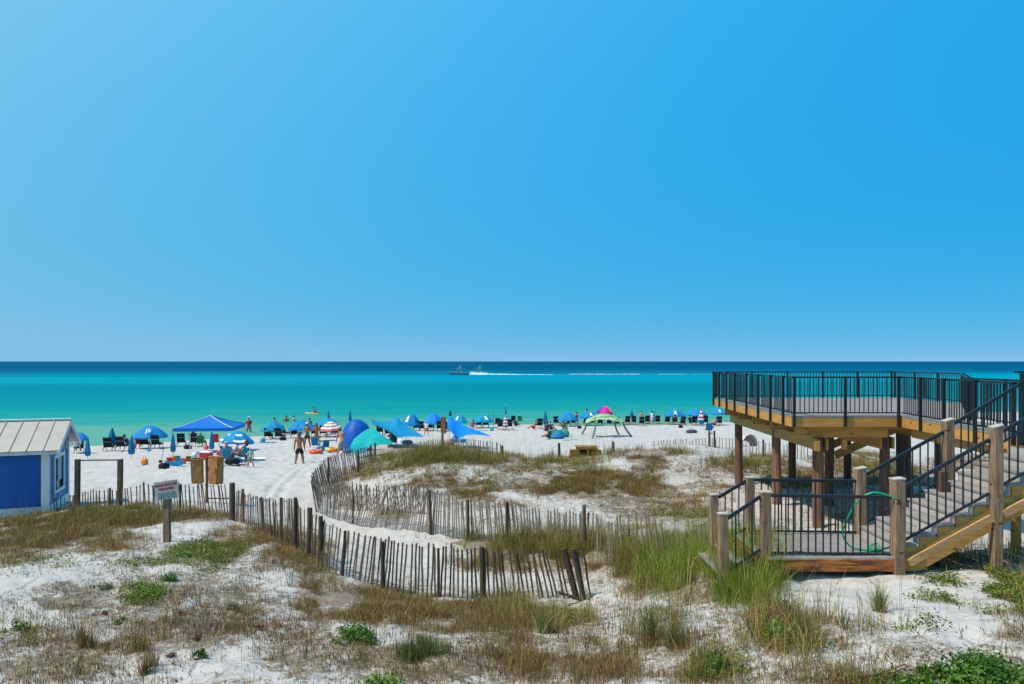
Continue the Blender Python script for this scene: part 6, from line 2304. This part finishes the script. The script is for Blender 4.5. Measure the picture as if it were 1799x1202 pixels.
seated('person beside the blue bag heap under the bright blue sail', 803, 776, skin=SK_TAN, top=(NAVYC, 'shirt'), bottom=NAVYC, hair='dark', pose='floor', face=0.6)
seated('person in white sitting in shade behind the shed corner', 130, 797, skin=SK_TAN, top=(WHITE, 'shirt'), bottom=PATT, hair='dark', face=0.2)
sw = person('swimmer lying on the yellow float', 0, 0, loc=(fl_.location.x + 0.2, fl_.location.y, 0.02), h=1.7, pose='floor', face=-PI / 2, skin=SK_TAN, bottom=BLACK, arms='lap', hair='dark')

dg = bpy.context.evaluated_depsgraph_get()
NEW = []
for o, ms in JOBS:
    NEW.append(bpy.data.meshes.new_from_object(o.evaluated_get(dg)))
for (o, ms), me in zip(JOBS, NEW):
    nm = o.data.name
    old = o.data
    o.modifiers.clear()
    if '_hd' in o:
        # face and fingers joined into the body mesh
        hx, hy, hz, fy, fz, uy, uz, Hh_ = o['_hd']
        hc = Vector((hx, hy, hz))
        fwv, upv = Vector((0, fy, fz)), Vector((0, uy, uz))
        mb = MB()
        mb.add([hc + fwv * 0.05 * Hh_ + upv * 0.012 * Hh_, hc + fwv * 0.047 * Hh_ - upv * 0.014 * Hh_ + Vector((0.011 * Hh_, 0, 0)), hc + fwv * 0.047 * Hh_ - upv * 0.014 * Hh_ - Vector((0.011 * Hh_, 0, 0)), hc + fwv * 0.070 * Hh_ - upv * 0.011 * Hh_], [(0, 1, 3), (0, 3, 2), (1, 2, 3)])
        for sgn in (-1, 1):
            mb.sphere(hc + Vector((sgn * 0.047 * Hh_, 0, 0)) - upv * 0.005 * Hh_, 0.014 * Hh_, 6, 4, sc=(0.4, 0.8, 1.1))
            mb.sphere(hc + Vector((sgn * 0.017 * Hh_, 0, 0)) + upv * 0.010 * Hh_ + fwv * 0.048 * Hh_, 0.0065 * Hh_, 6, 4, mi=1)
        mb.bar(hc - upv * 0.03 * Hh_ + fwv * 0.047 * Hh_ - Vector((0.014 * Hh_, 0, 0)), hc - upv * 0.03 * Hh_ + fwv * 0.047 * Hh_ + Vector((0.014 * Hh_, 0, 0)), 0.006 * Hh_, 0.006 * Hh_, mi=2)
        hd = o['_hands']
        for q, sgn in enumerate((-1, 1)):
            wr, he, dr = (Vector(hd[q * 9 + 3 * r_:q * 9 + 3 * r_ + 3]) for r_ in range(3))
            sd = dr.cross(Vector((1, 0, 0)))
            if sd.length < 0.2:
                sd = Vector((0, 1, 0))
            sd.normalize()
            bend = dr.cross(sd).normalized() * -sgn
            for q2, ln_ in enumerate((0.034, 0.042, 0.045, 0.041)):
                b0 = he + sd * ((q2 - 1.5) * 0.0115 * Hh_)
                b1 = b0 + dr * ln_ * 0.55 * Hh_ + bend * 0.004 * Hh_
                b2 = b1 + dr * ln_ * 0.45 * Hh_ + bend * 0.012 * Hh_
                mb.tube([b0 - dr * 0.01 * Hh_, b1, b2], [0.0055 * Hh_, 0.005 * Hh_, 0.0035 * Hh_], 5)
            tb = wr.lerp(he, 0.5) + sd * 0.017 * Hh_
            mb.tube([tb - sd * 0.008 * Hh_, tb + sd * 0.014 * Hh_ + dr * 0.018 * Hh_, tb + sd * 0.014 * Hh_ + dr * 0.036 * Hh_ + bend * 0.008 * Hh_], [0.0075 * Hh_, 0.006 * Hh_, 0.004 * Hh_], 5)
        b_ = bmesh.new()
        b_.from_mesh(me)
        vs_ = [b_.verts.new(p) for p in mb.v]
        for f_, mi in zip(mb.f, mb.m):
            try:
                ff = b_.faces.new([vs_[i] for i in f_])
                ff.material_index = mi
                ff.smooth = True
            except ValueError:
                pass
        b_.to_mesh(me)
        b_.free()
        del o['_hd'], o['_hands']
    me.materials.clear()
    for m_ in ms:
        me.materials.append(m_)
    if len(me.materials) == 1 and o.name.startswith('body'):
        me.materials.append(HAIR['dark'])
        me.materials.append(MAROON)
    o.data = me
    bpy.data.meshes.remove(old)
    me.name = nm
#@@VEG
# ------------------------------------------------------------------ vegetation


def veg_material(name, trans=0.2, rough=0.6):
    m = bpy.data.materials.new(name)
    m.use_nodes = True
    n_, l_ = m.node_tree.nodes, m.node_tree.links
    b_ = n_['Principled BSDF']
    b_.inputs['Roughness'].default_value = rough
    b_.inputs['Specular IOR Level'].default_value = 0.25
    at = n_.new('ShaderNodeAttribute')
    at.attribute_name = 'tint'
    l_.new(at.outputs['Color'], b_.inputs['Base Color'])
    tr = n_.new('ShaderNodeBsdfTranslucent')
    l_.new(at.outputs['Color'], tr.inputs['Color'])
    mx = n_.new('ShaderNodeMixShader')
    mx.inputs['Fac'].default_value = trans
    l_.new(b_.outputs[0], mx.inputs[1])
    l_.new(tr.outputs[0], mx.inputs[2])
    l_.new(mx.outputs[0], n_['Material Output'].inputs['Surface'])
    return m


M_GRASS = veg_material('dune_grass_blades')
M_LEAF = veg_material('dune_leaves', 0.3, 0.5)
M_TWIG = veg_material('dry_twigs', 0.1, 0.8)


def mesh_np(name, v, faces_n, col_v, material, parent=None, loc=None):
    """v (N,k,3) vertices per blade; faces_n list of index tuples per blade; col_v (N,3) colour per blade"""
    N, k, _ = v.shape
    me = bpy.data.meshes.new(name)
    me.vertices.add(N * k)
    me.vertices.foreach_set('co', v.reshape(-1).astype(np.float32))
    idx, starts, tots = [], [], []
    base = (np.arange(N) * k)[:, None]
    st = 0
    per = sum(len(f) for f in faces_n)
    li = np.concatenate([base + np.array(f)[None] for f in faces_n], 1).reshape(-1)
    offs = np.cumsum([0] + [len(f) for f in faces_n])[:-1]
    starts = (np.arange(N)[:, None] * per + offs[None]).reshape(-1)
    tots = np.tile([len(f) for f in faces_n], N)
    me.loops.add(len(li))
    me.loops.foreach_set('vertex_index', li.astype(np.int32))
    me.polygons.add(len(starts))
    me.polygons.foreach_set('loop_start', starts.astype(np.int32))
    me.polygons.foreach_set('loop_total', tots.astype(np.int32))
    me.update(calc_edges=True)
    ca = me.attributes.new('tint', 'FLOAT_COLOR', 'POINT')
    c4_ = np.ones((N, k, 4), np.float32)
    c4_[:, :, :3] = col_v[:, None, :]
    ca.data.foreach_set('color', c4_.reshape(-1))
    me.materials.append(material)
    return link(name, me, parent, loc)


def tufted(p, per, rad, r_=rng):
    """turn scattered points into tufts: blades crowd round shared roots and lean outwards"""
    k_ = max(1, len(p) // per)
    c = p[r_.permutation(len(p))[:k_]]
    ids = np.repeat(np.arange(len(c)), per)
    off = r_.normal(0, 1, (len(ids), 2)) * (rad * r_.uniform(0.5, 1.4, len(c)))[ids][:, None]
    q = c[ids].copy()
    q[:, :2] += off
    q[:, 2] = H(q[:, 0], q[:, 1])
    return q, ids, np.arctan2(off[:, 1], off[:, 0]) + r_.normal(0, 0.6, len(ids))


def blades(pos, h, w, lean_amt, colr, r_=rng, bend=0.6, dirs=None):
    """curved three-segment blades"""
    N = len(pos)
    az = r_.uniform(0, 2 * np.pi, N) if dirs is None else dirs
    la = np.abs(r_.normal(0, lean_amt, N))
    fx, fy = np.cos(az), np.sin(az)
    # blade width direction, random, biased sideways to the lean
    wa = az + np.pi / 2 + r_.normal(0, 0.5, N)
    wx, wy = np.cos(wa), np.sin(wa)
    v = np.zeros((N, 5, 3))
    s1 = np.sin(la) * 0.5
    c1 = np.cos(la)
    tip_l = np.sin(np.minimum(la * (1 + bend), 1.5))
    tip_c = np.cos(np.minimum(la * (1 + bend), 1.5))
    mx = pos[:, 0] + fx * h * s1
    my = pos[:, 1] + fy * h * s1
    mz = pos[:, 2] + h * 0.55 * c1
    tx = mx + fx * h * 0.5 * tip_l
    ty = my + fy * h * 0.5 * tip_l
    tz = mz + h * 0.45 * tip_c
    zero = pos[:, 2] - 0.02
    v[:, 0] = np.stack([pos[:, 0] - wx * w / 2, pos[:, 1] - wy * w / 2, zero], 1)
    v[:, 1] = np.stack([pos[:, 0] + wx * w / 2, pos[:, 1] + wy * w / 2, zero], 1)
    v[:, 2] = np.stack([mx + wx * w * 0.4, my + wy * w * 0.4, mz], 1)
    v[:, 3] = np.stack([mx - wx * w * 0.4, my - wy * w * 0.4, mz], 1)
    v[:, 4] = np.stack([tx, ty, tz], 1)
    return v, [(0, 1, 2, 3), (3, 2, 4)], colr


def leaves(pos, size, colr, r_=rng, up=0.6):
    N = len(pos)
    nrm = r_.normal(0, 1, (N, 3))
    nrm[:, 2] = np.abs(nrm[:, 2]) + up
    nrm /= np.linalg.norm(nrm, axis=1)[:, None]
    a = np.cross(nrm, r_.normal(0, 1, (N, 3)))
    a /= np.linalg.norm(a, axis=1)[:, None] + 1e-9
    b = np.cross(nrm, a)
    s_ = size[:, None]
    v = np.stack([pos - a * s_ * 0.5, pos - b * s_ * 0.32 + a * s_ * 0.02 + nrm * s_ * 0.06, pos + a * s_ * 0.5, pos + b * s_ * 0.32 + a * s_ * 0.02 + nrm * s_ * 0.06], 1)
    return v, [(0, 1, 2), (0, 2, 3)], colr


def pick(cols, N, r_=rng, var=0.25):
    c = np.array(cols)[r_.integers(0, len(cols), N)]
    return np.clip(c * r_.uniform(1 - var, 1 + var, (N, 1)) * r_.uniform(0.92, 1.08, (N, 3)), 0, 1)


C_DRY = [(0.46, 0.29, 0.10), (0.36, 0.20, 0.065), (0.22, 0.115, 0.04), (0.30, 0.21, 0.05), (0.13, 0.09, 0.025), (0.09, 0.05, 0.025), (0.52, 0.37, 0.16), (0.20, 0.17, 0.03)]
C_OAT = [(0.17, 0.20, 0.025), (0.10, 0.135, 0.016), (0.26, 0.25, 0.045), (0.36, 0.26, 0.075), (0.06, 0.085, 0.012), (0.44, 0.32, 0.11), (0.16, 0.085, 0.028)]
C_OATG = [(0.18, 0.30, 0.02), (0.27, 0.37, 0.04), (0.085, 0.16, 0.013), (0.33, 0.34, 0.065), (0.40, 0.31, 0.10), (0.055, 0.095, 0.01)]
C_RED = [(0.24, 0.11, 0.04), (0.17, 0.08, 0.032), (0.13, 0.085, 0.035), (0.27, 0.165, 0.07), (0.085, 0.055, 0.025), (0.18, 0.14, 0.05)]
C_RUST = [(0.40, 0.19, 0.06), (0.32, 0.14, 0.045), (0.28, 0.17, 0.06)]
C_GREEN = [(0.13, 0.20, 0.02), (0.19, 0.26, 0.03), (0.07, 0.115, 0.015), (0.23, 0.25, 0.05), (0.05, 0.08, 0.012), (0.16, 0.13, 0.05)]
C_LIT = [(0.075, 0.055, 0.035), (0.05, 0.037, 0.025), (0.12, 0.085, 0.05), (0.09, 0.085, 0.03)]
C_TWIG = [(0.19, 0.145, 0.09), (0.11, 0.085, 0.055), (0.24, 0.18, 0.11), (0.13, 0.12, 0.045)]


def blob_points(bx, by, rx, ry, N, r_=rng, edge=1.0, clump=1.0):
    a = r_.uniform(0, 2 * np.pi, N)
    rr = np.sqrt(r_.uniform(0, 1, N)) * (1 + r_.normal(0, 0.14, N) * edge)
    px = bx + rx * rr * np.cos(a)
    py = by + ry * rr * np.sin(a)
    # clumping: keep points where a world-space noise is high
    p, ok = ground_px(px, py)
    cl = fbm(p[:, 0] * 1.6, p[:, 1] * 1.1, 77, 3)
    keep = ok & (r_.uniform(0.36, 0.58, N) < cl + 0.02 + (1 - clump) * 0.16) & (p[:, 1] < 41)
    return p[keep]


acc = {'grass': [], 'leaf': [], 'twig': []}


def add_grass(p, hmin, hmax, wid, lean_, cols, key='grass', bend=0.6, var=0.25):
    N = len(p)
    if N == 0:
        return
    dmin = 0.42 * p[:, 1] / F
    w = np.maximum(wid * rng.uniform(0.7, 1.3, N), dmin)
    h = rng.uniform(hmin, hmax, N)
    acc[key].append(blades(p, h, w, lean_, pick(cols, N, var=var), bend=bend))


def add_tufts(p, per, rad, hmin, hmax, wid, lean_, cols, key='grass', bend=0.8, var=0.2):
    if len(p) < per:
        return
    q, ids, dr = tufted(p, per, rad)
    N = len(q)
    K = ids.max() + 1
    th = (rng.uniform(0.5, 1.0, K)[ids]) * np.clip(0.35 + 1.5 * (fbm(q[:, 0] * 0.9, q[:, 1] * 0.7, 91, 3) - 0.08), 0.45, 1.35)
    tc = pick(cols, K, var=0.35)[ids] * 0.6 + pick(cols, N, var=var) * 0.4
    w = np.maximum(wid * rng.uniform(0.7, 1.3, N), 0.42 * q[:, 1] / F)
    h = (hmin + (hmax - hmin) * rng.uniform(0, 1, N) ** 0.7) * th
    acc[key].append(blades(q, h, w, lean_, tc, bend=bend, dirs=dr))


for (bx, by, rx, ry, kd, cv) in BLOBS:
    g0_ = ground_px([bx], [min(by, 1195)])[0][0]
    d_ = max(g0_[1], 6)
    area = math.pi * rx * ry
    ppm = F / d_

    def cnt(h_, w_, c_):
        return int(min(16000, cv * c_ * area / max(h_ * ppm * max(w_ * ppm, 0.42), 1.0)))
    if kd in ('dry', 'mix'):
        n_ = cnt(0.2, 0.006, 3.2 if kd == 'dry' else 1.8)
        n_ = int(n_ * 1.5)
        add_tufts(blob_points(bx, by, rx, ry, n_), 11, 0.06, 0.05, 0.28, 0.006, 0.9, C_DRY)
        n_ = cnt(0.12, 0.005, 2.4)
        add_grass(blob_points(bx, by, rx, ry, n_), 0.05, 0.16, 0.006, 0.9, C_RED + C_TWIG, 'twig')
        # occasional taller tufts
        c_ = blob_points(bx, by, rx, ry, max(3, int(area / 900)))
        if len(c_):
            q = np.repeat(c_, 16, 0)
            q[:, :2] += rng.normal(0, 0.06, (len(q), 2))
            q[:, 2] = H(q[:, 0], q[:, 1])
            add_grass(q, 0.22, 0.5, 0.006, 0.4, C_DRY + C_OAT)
    if kd in ('oat', 'mix'):
        n_ = cnt(0.5, 0.007, 6.5 if kd == 'oat' else 2.6)
        hs_ = 1.0 if d_ < 20 else 0.72
        p = blob_points(bx, by, rx, ry, n_)
        bright = 1000 <= by <= 1060 and bx > 1150
        add_tufts(p, 13, 0.07, 0.25 * hs_, 0.95 * hs_, 0.007, 0.5, C_OATG if bright else C_OAT, bend=1.3)
        n_ = cnt(0.2, 0.006, 1.4)
        add_grass(blob_points(bx, by, rx, ry, n_), 0.08, 0.28, 0.006, 0.7, C_DRY + C_RED)
    if kd == 'tall':
        n_ = cnt(0.75, 0.008, 6.0)
        add_tufts(blob_points(bx, by, rx, ry, n_, clump=0.2), 12, 0.07, 0.45, 1.15, 0.008, 0.36, C_OATG, bend=1.2)
        n_ = cnt(0.35, 0.006, 2.0)
        add_tufts(blob_points(bx, by, rx, ry, n_, clump=0.2), 10, 0.08, 0.2, 0.6, 0.007, 0.6, C_OATG + C_DRY)
    if kd in ('red', 'rust'):
        n_ = cnt(0.15, 0.006, 3.4)
        add_tufts(blob_points(bx, by, rx, ry, int(n_ * 1.5)), 8, 0.06, 0.05, 0.24, 0.006, 0.8, C_RED if kd == 'red' else C_RUST, 'twig')
        n_ = cnt(0.15, 0.006, 0.8)
        add_grass(blob_points(bx, by, rx, ry, n_), 0.06, 0.24, 0.006, 0.6, C_DRY)
    if kd == 'twig':
        n_ = cnt(0.10, 0.006, 1.4)
        add_grass(blob_points(bx, by, rx, ry, n_), 0.03, 0.14, 0.006, 0.9, C_TWIG + C_RED, 'twig')
    if kd == 'green':
        n_ = int(min(16000, cv * 6.0 * area / (0.045 * ppm * 0.03 * ppm + 1)))
        p = blob_points(bx, by, rx, ry, n_)
        p[:, 2] += np.abs(rng.normal(0, 0.05, len(p))) + 0.01
        acc['leaf'].append(leaves(p, np.maximum(rng.uniform(0.025, 0.058, len(p)), 1.3 * p[:, 1] / F), pick(C_GREEN, len(p), var=0.4)))
        n_ = cnt(0.12, 0.005, 0.7)
        add_grass(blob_points(bx, by, rx, ry, n_), 0.04, 0.2, 0.006, 0.7, C_OATG)

# thin scatter over every dune surface, denser by noise (also where the photograph cannot see)
N = 260000
y_ = np.exp(rng.uniform(math.log(6.5), math.log(40), N))
x_ = rng.uniform(-0.95, 0.95, N) * (y_ + 3)
z_ = H(x_, y_)
rel = z_ - CZ
dm = fbm(x_ * 0.55, y_ * 0.55, 61, 4)
dm2 = fbm(x_ * 2.1, y_ * 2.1, 63, 3)
open_path = ((rel < -4.93) & (y_ < 32)) | (y_ > 38.5) | ((rel < -5.0) & (y_ > 20)) | ((x_ < -7) & (y_ > 21.5))
bare = (x_ > 3.3) & (x_ < 7.4) & (y_ > 8.2) & (y_ < 11.6)
deck_zone = (x_ > 3.2) & (x_ < 12) & (y_ > 11.2) & (y_ < 21)
keep = (~open_path) & (~deck_zone) & (rng.uniform(0, 1, N) < np.clip((dm - 0.36) * 2.6 + (dm2 - 0.5) * 2.0, 0.05, 1) * np.where(bare, 0.12, 1.0))
p = np.stack([x_, y_, z_], 1)[keep]
sel = rng.uniform(0, 1, len(p))
near = p[:, 1] < 17
a = p[(sel < 0.62)]
add_grass(a, 0.012, 0.065, 0.011, 1.1, C_LIT, 'twig', bend=0.3)
a = p[(sel >= 0.62) & (sel < 0.86)]
add_grass(a, 0.03, 0.16, 0.006, 0.8, C_DRY + C_RED, 'twig')
a = p[(sel >= 0.86) & (sel < 0.95)]
a = a.copy()
a[:, 2] += 0.012
acc['leaf'].append(leaves(a, np.maximum(rng.uniform(0.02, 0.05, len(a)), 0.9 * a[:, 1] / F), pick(C_GREEN + C_RED, len(a)), up=1.5))
a = p[sel >= 0.95]
q = np.repeat(a, 7, 0)
q[:, :2] += rng.normal(0, 0.035, (len(q), 2))
add_grass(q, 0.06, 0.26, 0.006, 0.55, C_DRY + C_OAT)

# runners: long thin stems lying on the sand
runs_v = []
p, ok = ground_px(rng.uniform(-20, 1820, 900), rng.uniform(960, 1215, 900))
p = p[ok & (p[:, 2] - CZ > -4.9)]
for s0_ in p[:420]:
    a = rng.uniform(0, 2 * np.pi)
    L = rng.uniform(0.2, 0.9)
    k_ = 7
    xs_, ys_ = [s0_[0]], [s0_[1]]
    for i in range(k_):
        a += rng.normal(0, 0.28)
        xs_.append(xs_[-1] + math.cos(a) * L / k_)
        ys_.append(ys_[-1] + math.sin(a) * L / k_)
    xs_, ys_ = np.array(xs_), np.array(ys_)
    zs_ = H(xs_, ys_) + 0.008 + 0.02 * np.abs(np.sin(np.arange(k_ + 1) * 1.7 + a))
    for i in range(k_):
        d0 = np.array([xs_[i + 1] - xs_[i], ys_[i + 1] - ys_[i], 0])
        nn = np.array([-d0[1], d0[0], 0]) / (np.linalg.norm(d0) + 1e-9) * 0.0045
        A0, B0 = np.array([xs_[i], ys_[i], zs_[i]]), np.array([xs_[i + 1], ys_[i + 1], zs_[i + 1]])
        runs_v.append([A0 - nn, A0 + nn, B0 + nn, B0 - nn])
runs_v = np.array(runs_v)
# tall seed stalks standing out of the grass
st_p = []
for (bx, by, rx, ry, nn_) in [(760, 800, 115, 12, 60), (900, 810, 120, 8, 40), (1100, 798, 120, 7, 55), (1290, 808, 80, 8, 30), (1140, 1085, 60, 35, 26), (1250, 1000, 120, 45, 60), (500, 1080, 120, 40, 14), (1430, 1090, 120, 50, 22), (1710, 1000, 80, 30, 40), (900, 1085, 150, 25, 25), (60, 915, 120, 20, 30), (1540, 1130, 140, 50, 16)]:
    st_p.append(blob_points(bx, by, rx, ry, nn_ * 2)[:nn_])
st_p = np.concatenate(st_p)
Ns = len(st_p)
far_s = st_p[:, 1] > 25
hs_ = np.where(far_s, rng.uniform(0.7, 1.5, Ns), rng.uniform(0.4, 0.95, Ns))
sv, sf, sc_ = blades(st_p, hs_, np.maximum(0.005, 0.34 * st_p[:, 1] / F), 0.13, pick([(0.40, 0.33, 0.20), (0.26, 0.24, 0.11), (0.18, 0.17, 0.06)], Ns), bend=1.2)
acc['grass'].append((sv, sf, sc_))

for key, nm, m_, lb in (('grass', 'dune_grass', M_GRASS, 'green and straw coloured grass growing in tufts over the dunes'), ('leaf', 'ground_cover', M_LEAF, 'low green leafy ground cover creeping over the sand'), ('twig', 'dry_dune_scrub', M_TWIG, 'brown dry stems and litter scattered over the dune sand')):
    vv = np.concatenate([a_[0] for a_ in acc[key]])
    cc = np.concatenate([a_[2] for a_ in acc[key]])
    o = mesh_np(nm, vv, acc[key][0][1], cc, m_)
    o['kind'] = 'stuff'
    o['label'] = lb
o = mesh_np('dry_runners', runs_v, [(0, 1, 2, 3)], pick(C_TWIG, len(runs_v)), M_TWIG)
o['kind'] = 'stuff'
o['label'] = 'thin dry runners trailing over the foreground sand'

# ---- single plants that stand apart
def shrub(px, py, rx, ry, cols, label, n_=500, leaf=0.045, stemc=C_TWIG, grassy=False, seed=1):
    r_ = np.random.default_rng(seed)
    n_ = int(n_ * 1.5)
    g, k = spot(px, py + ry * 0.6)
    t = thing('dune_shrub', label, 'shrub', tuple(g), group='single shrubs on the foreground sand')
    W = rx * k
    Hh = ry * k * 1.5
    nb_ = max(5, int(n_ / 60))
    cen = np.stack([r_.normal(0, 0.42, nb_) * W, r_.normal(0, 0.42, nb_) * W, np.abs(r_.normal(0.5, 0.22, nb_)) * Hh], 1)
    cen[:, 2] *= np.clip(1.15 - (cen[:, 0] / W) ** 2, 0.3, 1)
    ids = r_.integers(0, nb_, n_)
    p = cen[ids] + r_.normal(0, 0.20, (n_, 3)) * np.array([W, W, Hh * 0.9])
    gz_ = H(p[:, 0] + g.x, p[:, 1] + g.y) - g.z
    p[:, 2] = np.maximum(p[:, 2], 0.02) + gz_
    cl = pick(cols, n_, r_)
    cl *= (0.75 + 0.5 * r_.random(nb_))[ids][:, None]
    if grassy:
        p[:, 2] = gz_
        v, f_, c_ = blades(p, r_.uniform(0.4, 1.0, n_) * Hh * 1.6, np.full(n_, 0.007), 0.5, cl, r_)
        mesh_np('foliage', v, f_, c_, M_GRASS, t)
    else:
        v, f_, c_ = leaves(p, r_.uniform(0.6, 1.3, n_) * leaf * 0.8, cl, r_, 0.4)
        mesh_np('foliage', v, f_, c_, M_LEAF, t)
    q = np.zeros((nb_ * 3, 3))
    tgt = cen[r_.integers(0, nb_, nb_ * 3)]
    q[:, :2] = r_.normal(0, 0.10, (nb_ * 3, 2)) * W
    mid = (q + tgt) / 2 + np.array([0, 0, Hh * 0.12])
    wv = np.array([0.004, 0.0, 0.0])
    sv_ = np.stack([q - wv, q + wv, mid + wv, mid - wv, tgt], 1)
    mesh_np('stems', sv_, [(0, 1, 2, 3), (3, 2, 4)], pick(stemc, len(q), r_), M_TWIG, t)
    return t


G1 = [(0.07, 0.16, 0.02), (0.11, 0.22, 0.03), (0.05, 0.11, 0.015)]
G2 = [(0.14, 0.25, 0.035), (0.18, 0.30, 0.05), (0.10, 0.18, 0.03)]
G3 = [(0.13, 0.16, 0.05), (0.17, 0.19, 0.07), (0.09, 0.11, 0.035)]
shrub(296, 1012, 17, 11, G1, 'small round dark green shrub on bare sand below the warning sign', 420, 0.04, seed=11)
shrub(256, 1040, 36, 12, G2, 'flat bright green creeping shrub left in the foreground sand', 420, 0.05, seed=12)
shrub(178, 1024, 16, 8, G3, 'small dull green plant left of the creeping shrub', 200, 0.04, seed=13)
shrub(33, 1103, 17, 10, G1, 'small green plant at the far left edge of the foreground', 240, 0.045, seed=14)
shrub(211, 1090, 11, 8, G2, 'tiny bright green sprig in the left foreground', 140, 0.04, seed=15)
shrub(408, 1067, 15, 9, G3, 'small olive green plant above the dry patch in mid foreground', 220, 0.04, seed=16)
shrub(630, 1114, 34, 17, G1, 'bushy green shrub with broad leaves in the central foreground', 700, 0.06, seed=17)
shrub(733, 1142, 46, 17, G3, 'dull olive spreading shrub right of the central green shrub', 900, 0.035, seed=18, grassy=True)
shrub(665, 1200, 44, 14, G2, 'bright green shrub cut off by the bottom edge of the picture', 700, 0.06, seed=19)
shrub(1362, 1112, 34, 14, G2, 'bright green clump below the left end of the stair platform', 500, 0.05, seed=20)
shrub(1730, 1172, 72, 30, G1, 'largest dark green leafy bush in the lower right corner', 2600, 0.06, seed=21)
shrub(1640, 1165, 22, 13, G1, 'small leafy bush left of the large corner bush', 360, 0.05, seed=22)
shrub(1250, 1172, 38, 15, G1, 'green leafy clump right of the dry brown patch at the bottom', 520, 0.05, seed=23)
shrub(352, 1148, 14, 9, G1, 'small dark green sprig at bottom left of centre', 200, 0.045, seed=24)
shrub(1600, 1192, 40, 12, G1, 'low leafy clump at the bottom edge left of the corner bush', 520, 0.055, seed=25)
REDS = [(0.22, 0.075, 0.04), (0.16, 0.05, 0.03), (0.28, 0.11, 0.05)]
for i, (px, py, lb) in enumerate([(316, 1081, 'small rusty red dead plant above two others in the left foreground'), (183, 1074, 'small dark brown dead plant left of the rusty ones'), (346, 1126, 'middle small rusty red dead plant in the left foreground'), (300, 1148, 'lowest small rusty red dead plant in the left foreground'), (456, 1110, 'rusty dead plant nearest the centre of the foreground')]):
    shrub(px, py, 10, 6, REDS, lb, 150, 0.03, seed=30 + i)
OATS = [(0.14, 0.19, 0.04), (0.22, 0.24, 0.07), (0.32, 0.27, 0.12)]
for i, (px, py, rx, ry, lb) in enumerate([(240, 1135, 22, 18, 'straw coloured grass tuft in the left foreground'), (262, 1160, 22, 20, 'second straw tuft just right and below of the first'), (1145, 1095, 26, 40, 'tall sparse grass tuft in the foreground below the fallen stake'), (1190, 1110, 20, 34, 'tall grass tuft right of the sparse one'), (1545, 1062, 10, 30, 'upright thin green sprig on bare sand below the stairs'), (150, 1118, 14, 26, 'thin pale dry stalk tuft at left'), (1410, 1110, 26, 26, 'green grass tuft on the sand below the platform'), (948, 1098, 22, 24, 'grass tuft under the bent end of the picket fence')]):
    shrub(px, py, rx, ry, OATS if i not in (0, 1, 5) else C_DRY, lb, 130, seed=50 + i, grassy=True)
# driftwood in the lower right
dw = thing('driftwood_branch', 'thin bare dark branch lying on the lower right sand', 'branch', tuple(G(1560, 1192)))
MB().tube([G(1470, 1200) + Vector((0, 0, .02)), G(1510, 1186) + Vector((0, 0, .06)), G(1545, 1180) + Vector((0, 0, .05)), G(1590, 1170) + Vector((0, 0, .1))], [0.016, 0.014, 0.011, 0.005], 6).build('stem', M_STAKE, dw, world=True)
MB().tube([G(1545, 1180) + Vector((0, 0, .05)), G(1570, 1185) + Vector((0, 0, .07)), G(1600, 1182) + Vector((0, 0, .12))], [0.010, 0.008, 0.004], 6).build('twig', M_STAKE, dw, world=True)
